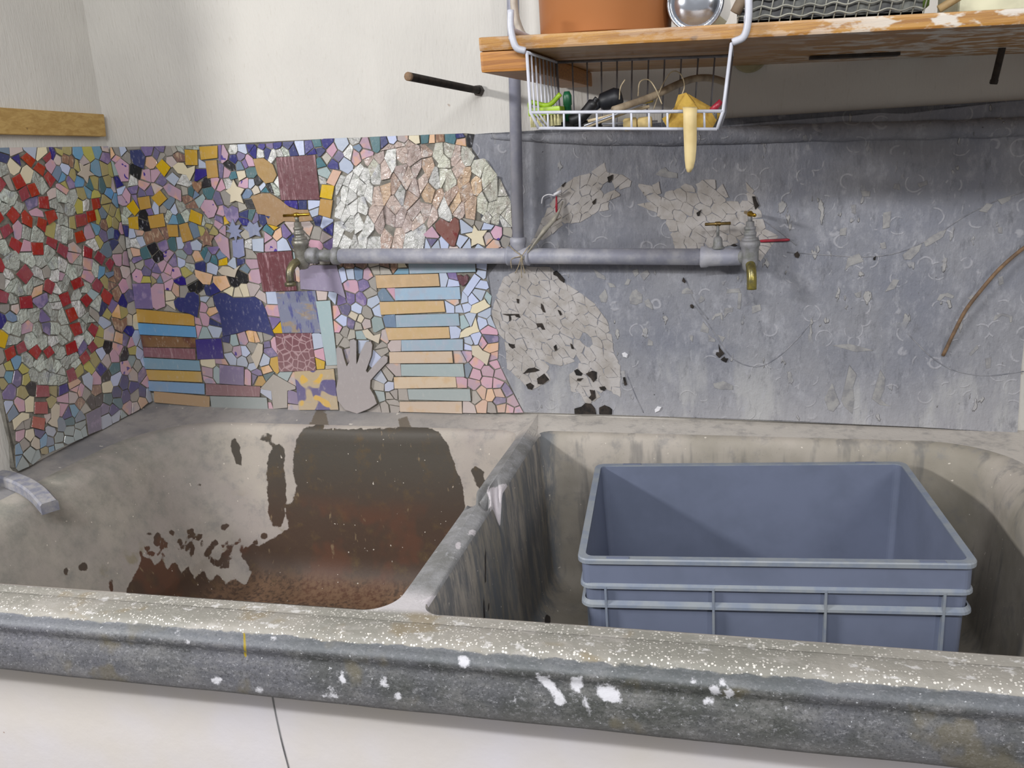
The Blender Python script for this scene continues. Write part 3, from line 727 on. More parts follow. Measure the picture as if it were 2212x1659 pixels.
strip_tile|u|1392 2217 1715 2226 1712 2277 1392 2278
strip_tile|u|1415 2095 1726 2103 1726 2155 1406 2153
strip_tile|i|1406 1981 1730 1985 1730 2040 1410 2036
strip_tile|i|1416 1855 1734 1864 1734 1918 1420 1913
strip_tile|i|1432 1740 1750 1736 1754 1796 1436 1791
fish_tile|w|1865 2216 1897 2230 1923 2242 1936 2249 1920 2264 1911 2281 1885 2269 1849 2255 1835 2221
fish_tile|w|1815 2110 1836 2123 1873 2132 1867 2147 1859 2199 1840 2157 1808 2148 1780 2128 1773 2103
fish_tile|w|1827 2023 1866 1998 1895 1972 1915 2028 1880 2043 1862 2068 1828 2065
fish_tile|w|653 2016 674 1951 689 1972 723 2034 733 2076 706 2083 671 2034
fish_tile|w|1298 2108 1333 2093 1362 2078 1379 2127 1341 2117 1314 2149 1284 2142
heart_tile|m|1795 2358 1813 2341 1835 2357 1845 2381 1834 2395 1818 2386 1806 2394 1788 2392
heart_tile|R|1710 2592 1746 2553 1775 2522 1792 2522 1822 2595 1821 2636 1801 2650 1776 2626 1738 2648 1707 2625
star_tile|w|1873 2550 1868 2517 1900 2530 1934 2517 1926 2558 1950 2586 1907 2586 1890 2613 1878 2579 1844 2574
ceramic_tile|b|1832 2294 1900 2375 1872 2397 1809 2319''',
 shards='''o|40 3012 69 3031 58 3067 53 3068
e|63 3067 73 3031 98 3020 98 3065
b|102 3065 102 3018 143 3045 137 3063
d|156 2983 142 2976 132 2937 179 2905 184 2908 208 2959
v|232 3058 228 3047 245 3012 280 3013 301 3053
o|232 2969 258 2951 279 2953 304 2973 302 2987 280 3009 247 3008
v|303 3049 284 3011 304 2992 326 3025
p|209 2951 189 2908 245 2888 255 2948 248 2953
v|316 2930 269 2887 312 2866 338 2884 337 2900
k|302 2950 259 2947 251 2890 265 2888 313 2934
k|174 2881 176 2872 202 2851 242 2880 243 2884 186 2904 180 2901
v|243 2875 204 2847 209 2828 249 2826
v|170 2879 102 2871 120 2840 153 2841 171 2871
k|72 3028 42 3008 67 2993 98 3015
e|145 3042 103 3013 143 2981 154 2986 160 3028
e|369 3050 353 3022 363 3004 396 3006 399 3012 392 3049
c|430 3020 403 3010 400 3004 418 2974 464 2974 469 3003
e|396 3049 403 3014 428 3024 420 3048
g|425 3047 432 3024 466 3011 465 3045
e|349 3020 330 3022 306 2988 308 2975 355 3009
n|59 2929 37 2928 36 2872 86 2884
b|92 2881 36 2867 36 2838 63 2841 94 2876
G|176 2902 136 2929 110 2877 171 2883
p|35 2799 60 2785 81 2785 92 2792 63 2837 36 2834
k|96 2872 67 2839 95 2794 105 2800 116 2837
G|453 2920 445 2923 398 2874 451 2854 478 2868
e|413 2817 443 2821 449 2850 416 2863
t|473 2861 453 2850 447 2820 470 2806 485 2841
b|537 2982 530 2939 572 2936 573 2960
n|572 2932 514 2936 498 2889 501 2880 511 2880 571 2903
d|561 2895 543 2888 534 2845 582 2853 584 2876
k|589 2887 586 2852 601 2834 639 2883 629 2889
k|643 2881 605 2832 626 2824 659 2836 650 2880
p|680 3035 661 2956 668 2952 697 2968 707 2991 687 3034
v|659 3036 645 2967 658 2959 676 3035
v|636 2890 643 2886 651 2884 669 2940 666 2948 658 2952 640 2955
k|672 2937 656 2885 687 2887 703 2912
n|701 2967 732 2945 748 2960 744 2986 710 2988
d|673 2942 706 2915 729 2917 730 2941 699 2964 670 2949
f|734 2915 779 2917 765 2952 751 2957 734 2941
v|769 2953 783 2919 801 2927 789 2965
p|800 2981 793 2968 806 2928 838 2928 832 2966 812 2984
v|752 2961 766 2956 789 2969 795 2982 759 2999 748 2987
b|761 3031 761 3003 798 2985 807 2988 801 3029
G|692 3034 710 2993 745 2990 757 3002 756 3031
n|805 3029 811 2989 853 3026
n|851 2963 861 3011 856 3023 816 2986 841 2963
G|865 3009 855 2963 893 2964 892 2995
n|876 3025 867 3012 893 2998 907 3011 907 3025
n|909 2951 933 2996 910 3008 896 2995 897 2959
G|937 2995 912 2948 930 2935 958 2963 957 2992 948 2998
v|911 3025 911 3012 936 2999 946 3002 947 3025
w|779 2913 735 2911 741 2867 783 2883
t|839 2924 804 2924 783 2915 787 2883 794 2878 822 2875 844 2893
t|707 2910 691 2885 699 2875 735 2881 731 2912
G|703 2863 688 2882 654 2881 663 2836 681 2826
p|766 2832 782 2833 791 2875 784 2879 741 2862 731 2843
b|795 2873 786 2833 797 2827 822 2846 821 2871
d|844 2888 825 2872 826 2846 838 2838 868 2858
b|871 2855 841 2835 848 2814 877 2835 879 2845
d|883 2845 881 2834 899 2804 913 2801 906 2847
t|879 2831 849 2809 893 2805
w|824 2843 800 2824 811 2798 843 2806 845 2810 836 2834
f|734 2791 746 2783 779 2784 803 2806 795 2823 783 2829 769 2828
e|653 2829 628 2821 638 2763 660 2755 686 2766 697 2792
d|792 2781 753 2779 752 2771 767 2737 807 2734
t|583 2849 531 2841 533 2822 549 2792 572 2789 598 2831
v|601 2829 581 2797 597 2760 628 2763 633 2767 624 2821
a|530 2818 477 2792 497 2750 541 2798
f|489 2839 473 2803 476 2796 512 2814
c|444 2817 410 2812 407 2790 418 2774 472 2794 469 2802
c|474 2790 420 2770 423 2754 491 2753
f|368 2805 347 2817 294 2784 314 2758 327 2755 362 2788
b|372 2738 362 2782 330 2752 340 2734 357 2728
g|314 2753 288 2716 288 2692 298 2687 336 2733 326 2751
b|226 2769 236 2735 261 2737 267 2775 245 2800
e|270 2769 266 2741 299 2739 310 2756 291 2782
s|339 2730 302 2685 359 2681 356 2724
t|360 2725 363 2681 404 2688 381 2733 375 2735
g|420 2750 385 2734 408 2688 422 2691 439 2730
g|372 2803 366 2786 376 2739 382 2737 418 2754 415 2771 404 2786
g|33 2695 70 2695 72 2715 41 2746 34 2745
g|78 2781 60 2781 44 2749 68 2725 106 2746
d|138 2724 189 2706 194 2738 183 2761 154 2757 138 2745
d|194 2699 136 2720 131 2686 156 2656 196 2660
v|188 2762 201 2731 231 2734 223 2766
f|440 2689 422 2677 435 2607 474 2620 469 2674 464 2679
g|493 2670 504 2666 517 2681 508 2713
g|512 2723 521 2682 557 2675 561 2684
l|556 2671 520 2678 510 2666 537 2648
l|473 2670 480 2604 510 2646 503 2661 481 2669
k|560 2669 583 2646 614 2668 570 2694
y|633 2709 622 2704 621 2669 647 2673
k|630 2660 618 2666 585 2642 585 2636 618 2614
f|570 2548 546 2525 554 2503 605 2516
v|503 2566 508 2552 524 2530 542 2528 573 2557 569 2567
f|506 2548 473 2499 482 2489 501 2494 520 2528
t|457 2538 470 2502 504 2552 499 2566 483 2564
t|544 2475 550 2500 542 2524 524 2525 505 2493
o|428 2551 407 2528 419 2493 465 2502 448 2550
v|412 2599 389 2594 361 2559 382 2532 403 2531 416 2545
b|363 2620 333 2620 331 2561 357 2561 372 2579
t|306 2622 279 2606 284 2564 310 2549 326 2561 329 2621
v|266 2610 215 2594 223 2564 241 2550 280 2564 274 2606
c|209 2667 201 2657 206 2603 213 2598 264 2613 241 2669
c|157 2652 143 2633 151 2588 202 2604 197 2656
b|139 2632 102 2630 98 2625 114 2578 146 2588
b|67 2674 54 2631 62 2623 94 2627 99 2633 93 2670
n|32 2635 51 2633 65 2683 60 2691 33 2691
G|58 2583 106 2571 110 2576 94 2623 63 2619
t|118 2517 168 2524 170 2532 151 2584 113 2573 109 2568 108 2536
o|105 2567 56 2579 50 2574 59 2534 104 2537
e|30 2533 42 2515 55 2532 46 2573 31 2573
d|221 2560 174 2530 172 2522 186 2502 194 2498 238 2514 239 2547
p|282 2561 243 2546 242 2513 257 2499 308 2545
v|309 2541 261 2496 282 2474 308 2477 314 2526
a|312 2545 318 2527 363 2509 378 2530 357 2556 329 2557
b|354 2479 361 2495 361 2505 318 2523 312 2477 323 2469
e|382 2527 365 2506 365 2496 413 2486 415 2491 403 2527
g|358 2478 395 2444 410 2460 412 2482 364 2492
y|604 2512 554 2499 548 2472 601 2475
b|606 2483 605 2474 645 2449 651 2453 653 2509 641 2512
n|657 2504 656 2467 697 2480 702 2501
n|468 2498 419 2489 416 2483 414 2459 472 2443 479 2486
b|531 2426 548 2462 544 2471 502 2490 483 2485 476 2442
k|772 2495 706 2499 704 2481 725 2450 772 2454
k|773 2450 726 2446 708 2425 707 2390 760 2377 772 2382 774 2387
d|642 2424 660 2385 691 2383 703 2390 704 2424 656 2449
d|602 2374 617 2364 643 2370 656 2383 645 2408 589 2421
f|701 2477 662 2453 706 2428 722 2448
v|802 2718 771 2667 773 2660 813 2679 814 2709
n|881 2697 819 2709 817 2668 830 2650 852 2664
t|768 2733 755 2690 775 2681 804 2730
n|764 2734 712 2719 711 2705 752 2692
e|713 2724 762 2738 753 2758 716 2772
k|630 2759 609 2757 585 2721 620 2708 631 2713
v|571 2699 616 2671 618 2704 582 2717
G|756 2599 718 2588 715 2556 756 2545 761 2597
e|753 2541 715 2552 710 2503 772 2499 772 2513
p|875 2591 825 2566 819 2533 827 2530 888 2531 891 2575
k|826 2572 873 2595 870 2601 836 2626
t|829 2635 872 2606 887 2627 853 2660 836 2649
y|858 2661 890 2630 917 2643
o|926 2643 891 2626 875 2602 877 2595 893 2579 926 2599
v|169 2520 120 2513 117 2488 150 2463 182 2500
e|115 2515 59 2495 64 2476 92 2466 113 2488
v|104 2533 58 2530 46 2513 57 2499 112 2519
v|98 2437 137 2434 142 2437 150 2451 149 2459 115 2485 95 2463
v|185 2497 153 2460 154 2453 200 2442 208 2450 192 2494
p|91 2462 62 2472 29 2445 28 2412 54 2399 71 2399 94 2436
k|146 2436 171 2415 197 2439 153 2449
k|239 2510 196 2494 211 2452 218 2452 253 2497
k|256 2495 222 2450 260 2433 279 2472
l|169 2399 169 2411 143 2433 140 2430 139 2394 142 2389
l|135 2399 135 2430 97 2433 75 2399
f|199 2435 173 2411 173 2395 208 2394
p|203 2439 212 2398 262 2419 259 2429 218 2448 211 2448
p|283 2470 263 2430 266 2418 272 2411 326 2431 321 2466 310 2473
l|345 2417 394 2439 355 2475 325 2465 330 2431
n|328 2427 274 2408 275 2400 304 2381 341 2383 342 2414
d|416 2404 350 2374 358 2350 391 2350
e|751 2646 739 2645 695 2619 724 2594 752 2602
n|951 3025 950 3001 959 2996 984 3001 994 3011 996 3025
n|1000 3025 998 3011 1025 2990 1056 3019 1057 3025
n|1056 3014 1027 2986 1028 2961 1071 2961
b|1061 3025 1060 3018 1076 2961 1103 2960 1107 3024
n|1111 3024 1107 2963 1154 2991 1145 3024
t|1149 3024 1159 2991 1195 2993 1193 3024
n|1211 3024 1197 3021 1199 2992 1214 2980 1256 3010 1258 3022
n|1157 2987 1111 2960 1164 2960
n|1196 2989 1164 2985 1170 2950 1185 2949 1211 2970 1211 2976
g|988 2999 997 2961 1024 2961 1023 2986 996 3008
G|961 2992 962 2962 993 2961 984 2997
k|1256 3005 1216 2976 1215 2969 1238 2941 1270 2973
b|1263 3022 1260 3008 1274 2975 1296 2962 1332 2995 1325 3020
G|1335 2992 1299 2958 1302 2943 1332 2923 1348 2973 1345 2983
k|1346 2900 1354 2897 1382 2917 1376 2952 1352 2969 1335 2919
k|1440 2956 1397 2968 1380 2952 1385 2922 1442 2939 1446 2948
f|1352 2974 1377 2955 1394 2971 1383 2991 1350 2983
G|1329 3020 1336 2996 1348 2987 1382 2995 1397 3017
k|1402 3017 1386 2993 1398 2972 1439 2961 1429 3016
n|1238 2937 1210 2906 1218 2893 1266 2888 1266 2915
e|1213 2966 1188 2946 1209 2911 1235 2939
t|1159 2898 1206 2907 1184 2945 1169 2946 1160 2939
a|1207 2903 1159 2893 1158 2870 1206 2850 1225 2875
b|1301 2939 1270 2914 1270 2884 1309 2865 1336 2883 1342 2898 1331 2918
G|1198 2849 1158 2866 1156 2829 1193 2826
v|1273 2970 1245 2939 1268 2918 1298 2942 1295 2958
n|968 2765 961 2748 1033 2721 1035 2762
n|1039 2762 1037 2721 1077 2719 1083 2760
b|1151 2756 1088 2760 1082 2721 1087 2716 1143 2731
b|1142 2726 1087 2711 1097 2682 1131 2690
b|1207 2666 1154 2683 1133 2635 1141 2626 1205 2657
n|1138 2688 1101 2678 1106 2644 1130 2637 1149 2683
n|1204 2652 1143 2622 1193 2590
z|1134 2560 1190 2587 1142 2618 1123 2574
k|1120 2572 1073 2579 1059 2563 1061 2548 1107 2512 1134 2540 1131 2557
e|1101 2641 1073 2588 1074 2584 1120 2576 1138 2622 1130 2633
z|1032 2662 1031 2640 1071 2592 1097 2644 1084 2663
z|951 2668 948 2661 983 2612 1000 2607 1026 2640 1027 2662
v|945 2658 935 2654 932 2646 930 2599 948 2588 979 2610
n|999 2603 983 2608 950 2585 971 2540 1006 2572
b|967 2533 946 2584 928 2595 895 2575 892 2531
g|910 2847 918 2791 930 2783 949 2791 950 2814 919 2848
G|952 2885 923 2850 950 2820
e|1070 2582 1069 2588 1028 2636 1003 2604 1010 2573 1056 2566
v|1192 2584 1136 2556 1138 2541 1180 2518
e|1186 2511 1136 2537 1109 2508 1104 2469 1106 2464 1115 2460 1154 2459
e|972 2532 1012 2506 1034 2508 1056 2547 1055 2562 1009 2569
z|1013 2502 1003 2457 1013 2445 1070 2463 1034 2503
w|247 2352 210 2356 204 2303 259 2310 268 2322
w|253 2305 203 2299 202 2291 254 2255
o|290 2324 301 2378 274 2395 251 2354 272 2324
e|342 2378 305 2377 292 2313 312 2305 352 2355 345 2374
p|264 2415 214 2395 210 2361 248 2356 271 2399 270 2408
d|422 2407 393 2344 401 2338 439 2363 447 2379
n|453 2381 443 2361 451 2329 473 2321 479 2322 470 2380
b|408 2302 439 2291 468 2318 449 2325 411 2320
k|392 2247 428 2240 447 2266 438 2286 411 2296
o|494 2268 450 2264 431 2238 446 2219 502 2242
e|487 2315 481 2318 473 2317 442 2288 451 2268 488 2271
k|390 2242 397 2174 422 2169 433 2179 443 2214 427 2236
k|354 2183 393 2175 389 2210 359 2224
k|355 2106 392 2171 362 2177 356 2174
a|396 2170 360 2106 439 2108 421 2165
b|509 2161 436 2176 425 2166 443 2110 478 2109 509 2153
n|438 2180 511 2165 510 2177 447 2211
v|507 2240 448 2216 510 2182
w|659 2381 646 2367 660 2313 696 2316 689 2379
a|555 2125 541 2081 554 2067 592 2075 587 2131
n|497 2091 538 2083 551 2124 498 2115
k|591 2131 596 2074 629 2072 647 2089 636 2142
o|640 2151 651 2090 682 2085 682 2145
e|706 2141 719 2082 734 2090 734 2136
e|538 2079 496 2087 493 2032 541 2039 551 2064
p|545 2037 566 2005 596 2020 596 2069 555 2063
b|600 2068 600 2020 621 2011 649 2030 628 2068
b|541 2034 493 2027 493 2017 517 1968 551 1965 563 2002
e|683 2080 650 2086 632 2070 653 2031 665 2029 695 2071
v|732 2058 773 2063 773 2094 738 2087
b|691 1971 696 1961 745 1974 757 2004 723 2031
b|557 1966 617 1959 626 1976 619 2007 598 2016 567 2001
b|663 1979 629 1974 617 1950 633 1938 671 1952
k|435 1999 435 1976 512 1969 496 2001
k|342 1914 400 1901 410 1948 346 1960 344 1950
w|346 1996 343 1989 342 1974 346 1965 412 1952 431 1964 431 1999
a|453 1948 433 1961 414 1948 404 1898 420 1871 426 1868 437 1868
k|587 1868 602 1862 625 1861 635 1925 631 1934 614 1947 601 1944
y|699 1913 673 1910 640 1860 686 1858 710 1879
v|674 1949 636 1934 639 1927 672 1914 699 1918 695 1941
e|649 2025 623 2008 630 1978 662 1983
b|736 1857 721 1863 716 1864 675 1841 672 1825 732 1783
e|177 2253 260 2245 207 2282
e|415 2325 447 2329 439 2358 408 2338
e|398 2437 346 2413 346 2381 418 2410
z|758 2349 727 2316 785 2279 788 2327
b|847 2337 792 2336 789 2278 847 2275
k|848 2271 787 2274 776 2264 783 2220 848 2212
v|848 2207 783 2215 796 2150 848 2194
y|848 2189 797 2146 801 2131 849 2131
z|1115 2291 1127 2332 1067 2337 1067 2289
b|1131 2331 1125 2309 1159 2267 1177 2327
v|1179 2317 1168 2266 1172 2263 1218 2275 1213 2299
b|1209 2370 1237 2386 1232 2436 1224 2445 1199 2436
b|1277 2436 1237 2435 1241 2387 1276 2387
f|1317 2389 1326 2429 1287 2445 1282 2437 1280 2386 1289 2380
k|1330 2429 1321 2389 1343 2380 1374 2398 1359 2436 1351 2442
k|1211 2366 1214 2338 1268 2318 1289 2332 1287 2377 1277 2383 1240 2383
v|1291 2377 1293 2332 1307 2326 1349 2350 1342 2376 1318 2386
v|1270 2314 1267 2279 1302 2258 1318 2264 1326 2293 1306 2322 1291 2329
e|1384 2393 1377 2395 1346 2377 1353 2350 1385 2327
b|1381 2308 1330 2292 1322 2263 1344 2247 1390 2273 1390 2287
e|1351 2347 1310 2323 1329 2296 1381 2312 1383 2322
k|1137 2195 1142 2196 1180 2222 1169 2259 1165 2263 1139 2263
b|1183 2219 1146 2194 1183 2162 1201 2164 1209 2208
k|1136 2133 1160 2132 1179 2159 1142 2192 1137 2191
e|1183 2157 1163 2130 1179 2111 1196 2107 1214 2148 1202 2160
v|1237 2148 1250 2186 1214 2208 1205 2163 1217 2151
b|1238 2239 1276 2222 1287 2224 1299 2255 1264 2275 1240 2261
w|1218 2211 1253 2189 1272 2219 1237 2235
e|1254 2185 1241 2146 1246 2143 1285 2146 1282 2173
e|1303 2254 1290 2223 1304 2204 1334 2197 1350 2211 1342 2243 1319 2260
z|1333 2193 1304 2200 1286 2174 1292 2146 1332 2156
a|1393 2200 1353 2208 1337 2193 1336 2134 1349 2129 1399 2152
w|1287 2220 1277 2218 1259 2189 1283 2177 1300 2202
z|1405 2147 1386 2142 1371 2098 1404 2076 1414 2087
e|1218 2146 1200 2105 1205 2097 1243 2106 1243 2139 1238 2144
a|1282 2141 1247 2138 1247 2100 1300 2097
e|1196 2102 1178 2107 1149 2071 1179 2054 1217 2064 1218 2072
e|1140 2068 1175 2109 1160 2128 1135 2129 1134 2068
b|1318 2073 1310 2092 1254 2093 1246 2029 1266 2021 1294 2033 1305 2043
f|1385 2310 1397 2280 1466 2280 1425 2342 1410 2341 1388 2322
f|1411 2215 1397 2201 1403 2155 1461 2155 1463 2217
z|1426 2093 1406 2073 1406 2060 1417 2038 1471 2039 1478 2095
z|1392 1979 1382 1971 1430 1915 1457 1916 1461 1980
b|1062 2125 1051 2130 1021 2130 1013 2127 1011 2049 1064 2060
k|1064 2056 1011 2045 1010 2011 1064 1991
y|1062 1987 1010 2006 1009 1947 1052 1950
e|1132 1969 1061 1966 1057 1950 1131 1955
a|802 1934 786 1920 786 1913 835 1885 870 1936
v|881 1828 865 1835 842 1839 831 1834 820 1771 880 1764
z|1211 2058 1148 2042 1140 2023 1155 1987 1177 1978 1201 1987
b|1323 2046 1307 2039 1295 2028 1283 1999 1298 1962 1310 1957 1363 2008 1331 2042
e|1403 2057 1336 2042 1365 2012 1408 2036 1409 2045
b|1307 1901 1364 1879 1383 1893 1355 1947
e|1362 1876 1302 1899 1290 1871 1302 1847 1358 1842
b|1416 1886 1386 1890 1366 1876 1363 1841 1386 1840 1413 1853
e|1358 1949 1387 1894 1408 1891 1421 1920 1379 1968
e|1331 2051 1331 2047 1402 2062 1402 2072 1378 2088
e|1419 1851 1389 1837 1410 1803 1425 1799 1429 1847
e|1425 1794 1408 1799 1363 1796 1377 1774 1432 1766 1433 1781
e|1328 1777 1333 1731 1374 1731 1373 1772 1357 1790
e|1433 1853 1429 1797 1482 1794 1479 1854
v|631 1861 669 1911 639 1923
o|745 1970 697 1957 703 1921 763 1937
t|765 1933 703 1917 713 1882 769 1930
v|774 2059 730 2054 725 2035 760 2007 800 2017
k|799 2115 777 2096 777 2062 803 2025 808 2113
y|802 2010 797 2012 761 2003 749 1973 767 1937 784 1923 798 1936
o|686 2144 686 2083 713 2088 702 2141
e|738 2136 738 2092 774 2099 795 2117
c|1215 2446 1223 2449 1227 2467 1193 2510 1168 2474
c|1262 2478 1231 2466 1227 2448 1235 2439 1278 2440 1285 2448 1284 2456
c|1317 2481 1288 2456 1289 2449 1328 2433 1349 2446 1349 2463
w|1412 2473 1376 2490 1353 2463 1354 2446 1361 2440 1409 2449
c|1416 2473 1413 2448 1459 2434 1461 2476 1432 2482
c|1465 2476 1464 2431 1475 2408 1500 2433 1501 2469 1478 2483
w|1505 2468 1504 2435 1549 2436 1529 2472
e|1409 2444 1364 2436 1376 2405 1408 2405
e|1472 2405 1460 2429 1413 2443 1412 2405
s|1555 2430 1503 2430 1477 2405 1555 2404
b|1882 2420 1928 2410 1932 2434 1930 2447 1919 2457 1883 2446
b|1928 2406 1887 2415 1877 2395 1912 2368 1923 2376
b|1927 2359 1897 2368 1867 2333 1920 2322 1933 2330
b|1917 2318 1864 2329 1851 2314 1887 2272 1895 2276
b|1704 2341 1729 2341 1744 2378 1737 2404 1701 2404
b|1792 2363 1747 2376 1734 2341 1796 2341
v|1783 2404 1741 2404 1748 2380 1791 2368
b|1832 2291 1832 2267 1843 2255 1883 2271 1849 2311
b|1805 2320 1793 2262 1827 2268 1828 2296
b|1829 2264 1796 2257 1806 2217 1835 2227 1844 2249
z|1718 2281 1764 2252 1786 2264 1783 2281
b|1717 2219 1757 2219 1761 2249 1714 2279
b|1765 2249 1761 2220 1802 2218 1792 2258
b|1935 2240 1929 2242 1868 2215 1871 2204 1910 2191 1930 2208
a|1780 2147 1787 2141 1826 2158 1800 2208 1781 2203
b|1829 2220 1806 2213 1834 2151 1863 2214
b|1872 2137 1913 2163 1909 2187 1871 2200 1863 2182
b|1728 2099 1769 2100 1782 2140 1762 2158 1728 2158
k|1915 2160 1875 2134 1883 2121 1956 2115 1960 2124 1954 2140
b|1825 2118 1842 2069 1856 2069 1880 2117 1872 2130
k|1879 2048 1903 2074 1882 2112 1862 2072
v|1959 2105 1956 2111 1884 2117 1907 2076 1956 2083
o|1956 2078 1907 2072 1882 2044 1912 2031 1952 2043
b|1793 2105 1791 2079 1827 2067 1835 2075 1823 2110
b|1787 2045 1826 2041 1826 2063 1790 2075
z|1732 1981 1788 1982 1796 1985 1769 2043 1732 2043
k|1825 2037 1782 2041 1776 2037 1800 1986 1825 2009
k|1951 2039 1917 2029 1904 1992 1947 2003
k|1940 1997 1902 1987 1900 1981 1929 1952 1957 1960 1946 1992
k|1836 2014 1808 1984 1824 1962 1860 1952 1884 1984
k|1859 1947 1824 1958 1802 1912 1852 1902 1863 1919
k|1867 1921 1917 1916 1926 1949 1904 1971 1878 1969 1863 1949
k|1959 1956 1930 1948 1922 1917 1973 1897 1981 1899
k|1859 1878 1883 1861 1908 1863 1915 1912 1866 1916 1855 1899
k|1851 1898 1799 1908 1794 1906 1791 1871 1816 1850 1826 1851 1854 1878
k|1736 1860 1786 1861 1790 1906 1772 1916 1736 1916
v|1972 1890 1954 1863 1973 1818 2008 1836 1991 1870
o|1857 1874 1829 1849 1856 1807 1868 1807 1881 1858
o|1885 1857 1872 1806 1882 1799 1903 1799 1920 1821 1910 1859
o|1915 1858 1924 1823 1968 1819 1950 1861
e|1803 1790 1816 1781 1852 1806 1826 1847 1804 1845
v|1971 1815 1923 1819 1906 1797 1921 1781 1970 1793
o|1855 1803 1819 1777 1825 1739 1870 1740 1879 1796 1869 1803
k|2010 1832 1975 1814 1974 1792 2012 1772 2034 1781
o|1970 1789 1922 1777 1925 1742 1960 1743
k|2002 1744 2009 1769 1974 1787 1965 1743
z|1815 1777 1786 1798 1756 1798 1753 1737 1821 1739
f|1783 1915 1792 1910 1797 1912 1820 1960 1804 1982 1799 1982 1781 1974
e|1364 1800 1405 1803 1385 1835 1366 1833
e|1432 1762 1378 1770 1378 1731 1418 1731 1430 1744
k|2036 1777 2013 1769 2007 1744 2051 1746
t|1434 3016 1444 2959 1447 2953 1464 2946 1473 2949 1479 2958 1483 3014
n|1488 3014 1484 2961 1523 2984 1515 3013
b|1520 3013 1527 2985 1549 2978 1565 2992 1564 3011
z|1569 3011 1569 2992 1599 2980 1617 2994 1619 3009
w|1623 3009 1621 2994 1654 2971 1673 2973 1673 3007
t|1677 3007 1677 2971 1709 2971 1717 3006
o|1721 3005 1713 2971 1741 2970 1743 3005
c|1748 3004 1745 2970 1786 2970 1786 3003
t|1790 3003 1790 2969 1831 2958 1839 2979 1837 3001
n|1841 3001 1843 2981 1883 2985 1873 3000
o|1883 2980 1842 2977 1835 2957 1884 2945
d|1922 2992 1895 2997 1887 2982 1888 2944 1895 2940 1905 2940
G|1298 2853 1280 2861 1272 2863 1237 2815 1232 2777 1240 2773
P|1547 2974 1525 2981 1483 2955 1549 2961
P|1607 2922 1625 2914 1662 2930 1671 2953 1619 2991 1602 2977
k|1643 2578 1659 2566 1714 2560 1722 2568 1691 2617
v|1711 2556 1661 2561 1676 2524
b|1638 2505 1662 2498 1669 2501 1673 2520 1656 2563 1653 2565
b|1713 2553 1677 2519 1674 2502 1710 2494 1718 2501
b|1729 2569 1717 2557 1722 2503 1754 2509 1763 2532
b|1824 2635 1824 2575 1887 2582 1883 2596 1832 2639
b|1798 2531 1815 2510 1858 2558 1815 2574
b|1863 2557 1817 2506 1818 2502 1853 2472 1867 2494
b|1937 2619 1921 2588 1966 2588 1981 2606
p|1986 2604 1962 2577 1975 2549 1999 2541 2015 2562 2017 2595
z|1998 2537 1974 2545 1936 2513 1936 2507 1965 2493 2006 2513
e|1897 2630 1892 2613 1911 2582 1934 2621
e|2057 2593 2021 2595 2019 2563 2055 2550 2063 2575
e|2053 2546 2018 2559 2003 2539 2010 2513 2033 2496
b|1892 2525 1856 2469 1857 2459 1877 2448 1918 2461 1929 2507 1899 2528
G|31 2577 47 2577 54 2582 59 2620 51 2629 32 2630
b|1754 2505 1721 2499 1713 2491 1725 2450 1768 2449 1773 2477
d|204 2600 155 2584 174 2535 219 2563 210 2594
e|1816 2498 1777 2476 1773 2449 1849 2447 1853 2456 1851 2468
g|476 3045 473 3030 517 3026 518 3043
a|1313 2520 1319 2485 1350 2467 1373 2493 1370 2518
z|97 2669 103 2635 140 2636 153 2654 147 2660
g|523 3042 521 3025 551 3022 554 3041
n|504 2390 476 2373 483 2326 540 2346
z|1609 2508 1599 2504 1597 2453 1659 2451 1660 2494
z|1431 2516 1433 2486 1463 2480 1476 2487 1483 2514
a|1665 2494 1664 2451 1721 2450 1709 2490 1671 2498
z|995 2454 970 2456 968 2387 982 2381 987 2383
z|2031 2493 2008 2510 1967 2490 1976 2460
k|1079 2462 1100 2470 1105 2508 1059 2543 1038 2506
c|294 2674 246 2670 268 2613 276 2609 295 2620
z|764 2362 759 2373 705 2386 693 2380 700 2316 723 2317
e|1248 1736 1329 1731 1324 1777
a|1359 1838 1308 1842 1324 1782 1356 1794 1359 1799
w|1595 2503 1586 2510 1553 2511 1533 2475 1544 2454 1593 2454
v|151 2772 151 2837 121 2836
k|1430 2342 1471 2280 1476 2342
z|1271 2521 1265 2482 1286 2460 1314 2485 1309 2520
a|37 2933 68 2933 53 2997 39 3005
k|1970 1893 1919 1913 1913 1862 1950 1866
c|1206 2524 1196 2513 1230 2470 1260 2482 1267 2521
P|1598 2976 1567 2988 1551 2974 1553 2962 1599 2966
v|1266 2314 1222 2330 1220 2284 1222 2274 1238 2265 1262 2279
w|618 2360 602 2315 655 2314 643 2365
n|752 2688 714 2700 705 2691 722 2659 770 2657 767 2667
a|1374 2518 1377 2494 1414 2476 1429 2485 1427 2516
e|141 3063 147 3047 216 3047 221 3058
e|1116 1787 1104 1782 1103 1733 1154 1733
v|1220 2271 1174 2259 1184 2223 1212 2211 1234 2239 1235 2261
z|1487 2514 1480 2487 1503 2472 1529 2477 1548 2511
k|723 1773 706 1773 704 1731 732 1731
a|1920 2315 1908 2292 1931 2246 1942 2292
v|157 2839 165 2823 205 2826 200 2847 174 2868
k|400 1896 342 1910 341 1890 351 1871 416 1869
z|1935 2518 1971 2548 1959 2576 1925 2578
v|305 3054 330 3027 349 3024 365 3051
w|549 2347 599 2319 614 2361 603 2369
z|1757 2508 1776 2480 1814 2502 1802 2519 1763 2521
z|1933 2504 1922 2460 1943 2441 1972 2458 1963 2490
b|1390 2268 1346 2243 1354 2212 1390 2204
z|883 1932 875 1935 839 1883 882 1859
l|558 2665 524 2627 566 2619 582 2628 580 2642
e|1832 2645 1877 2607 1888 2614 1893 2631
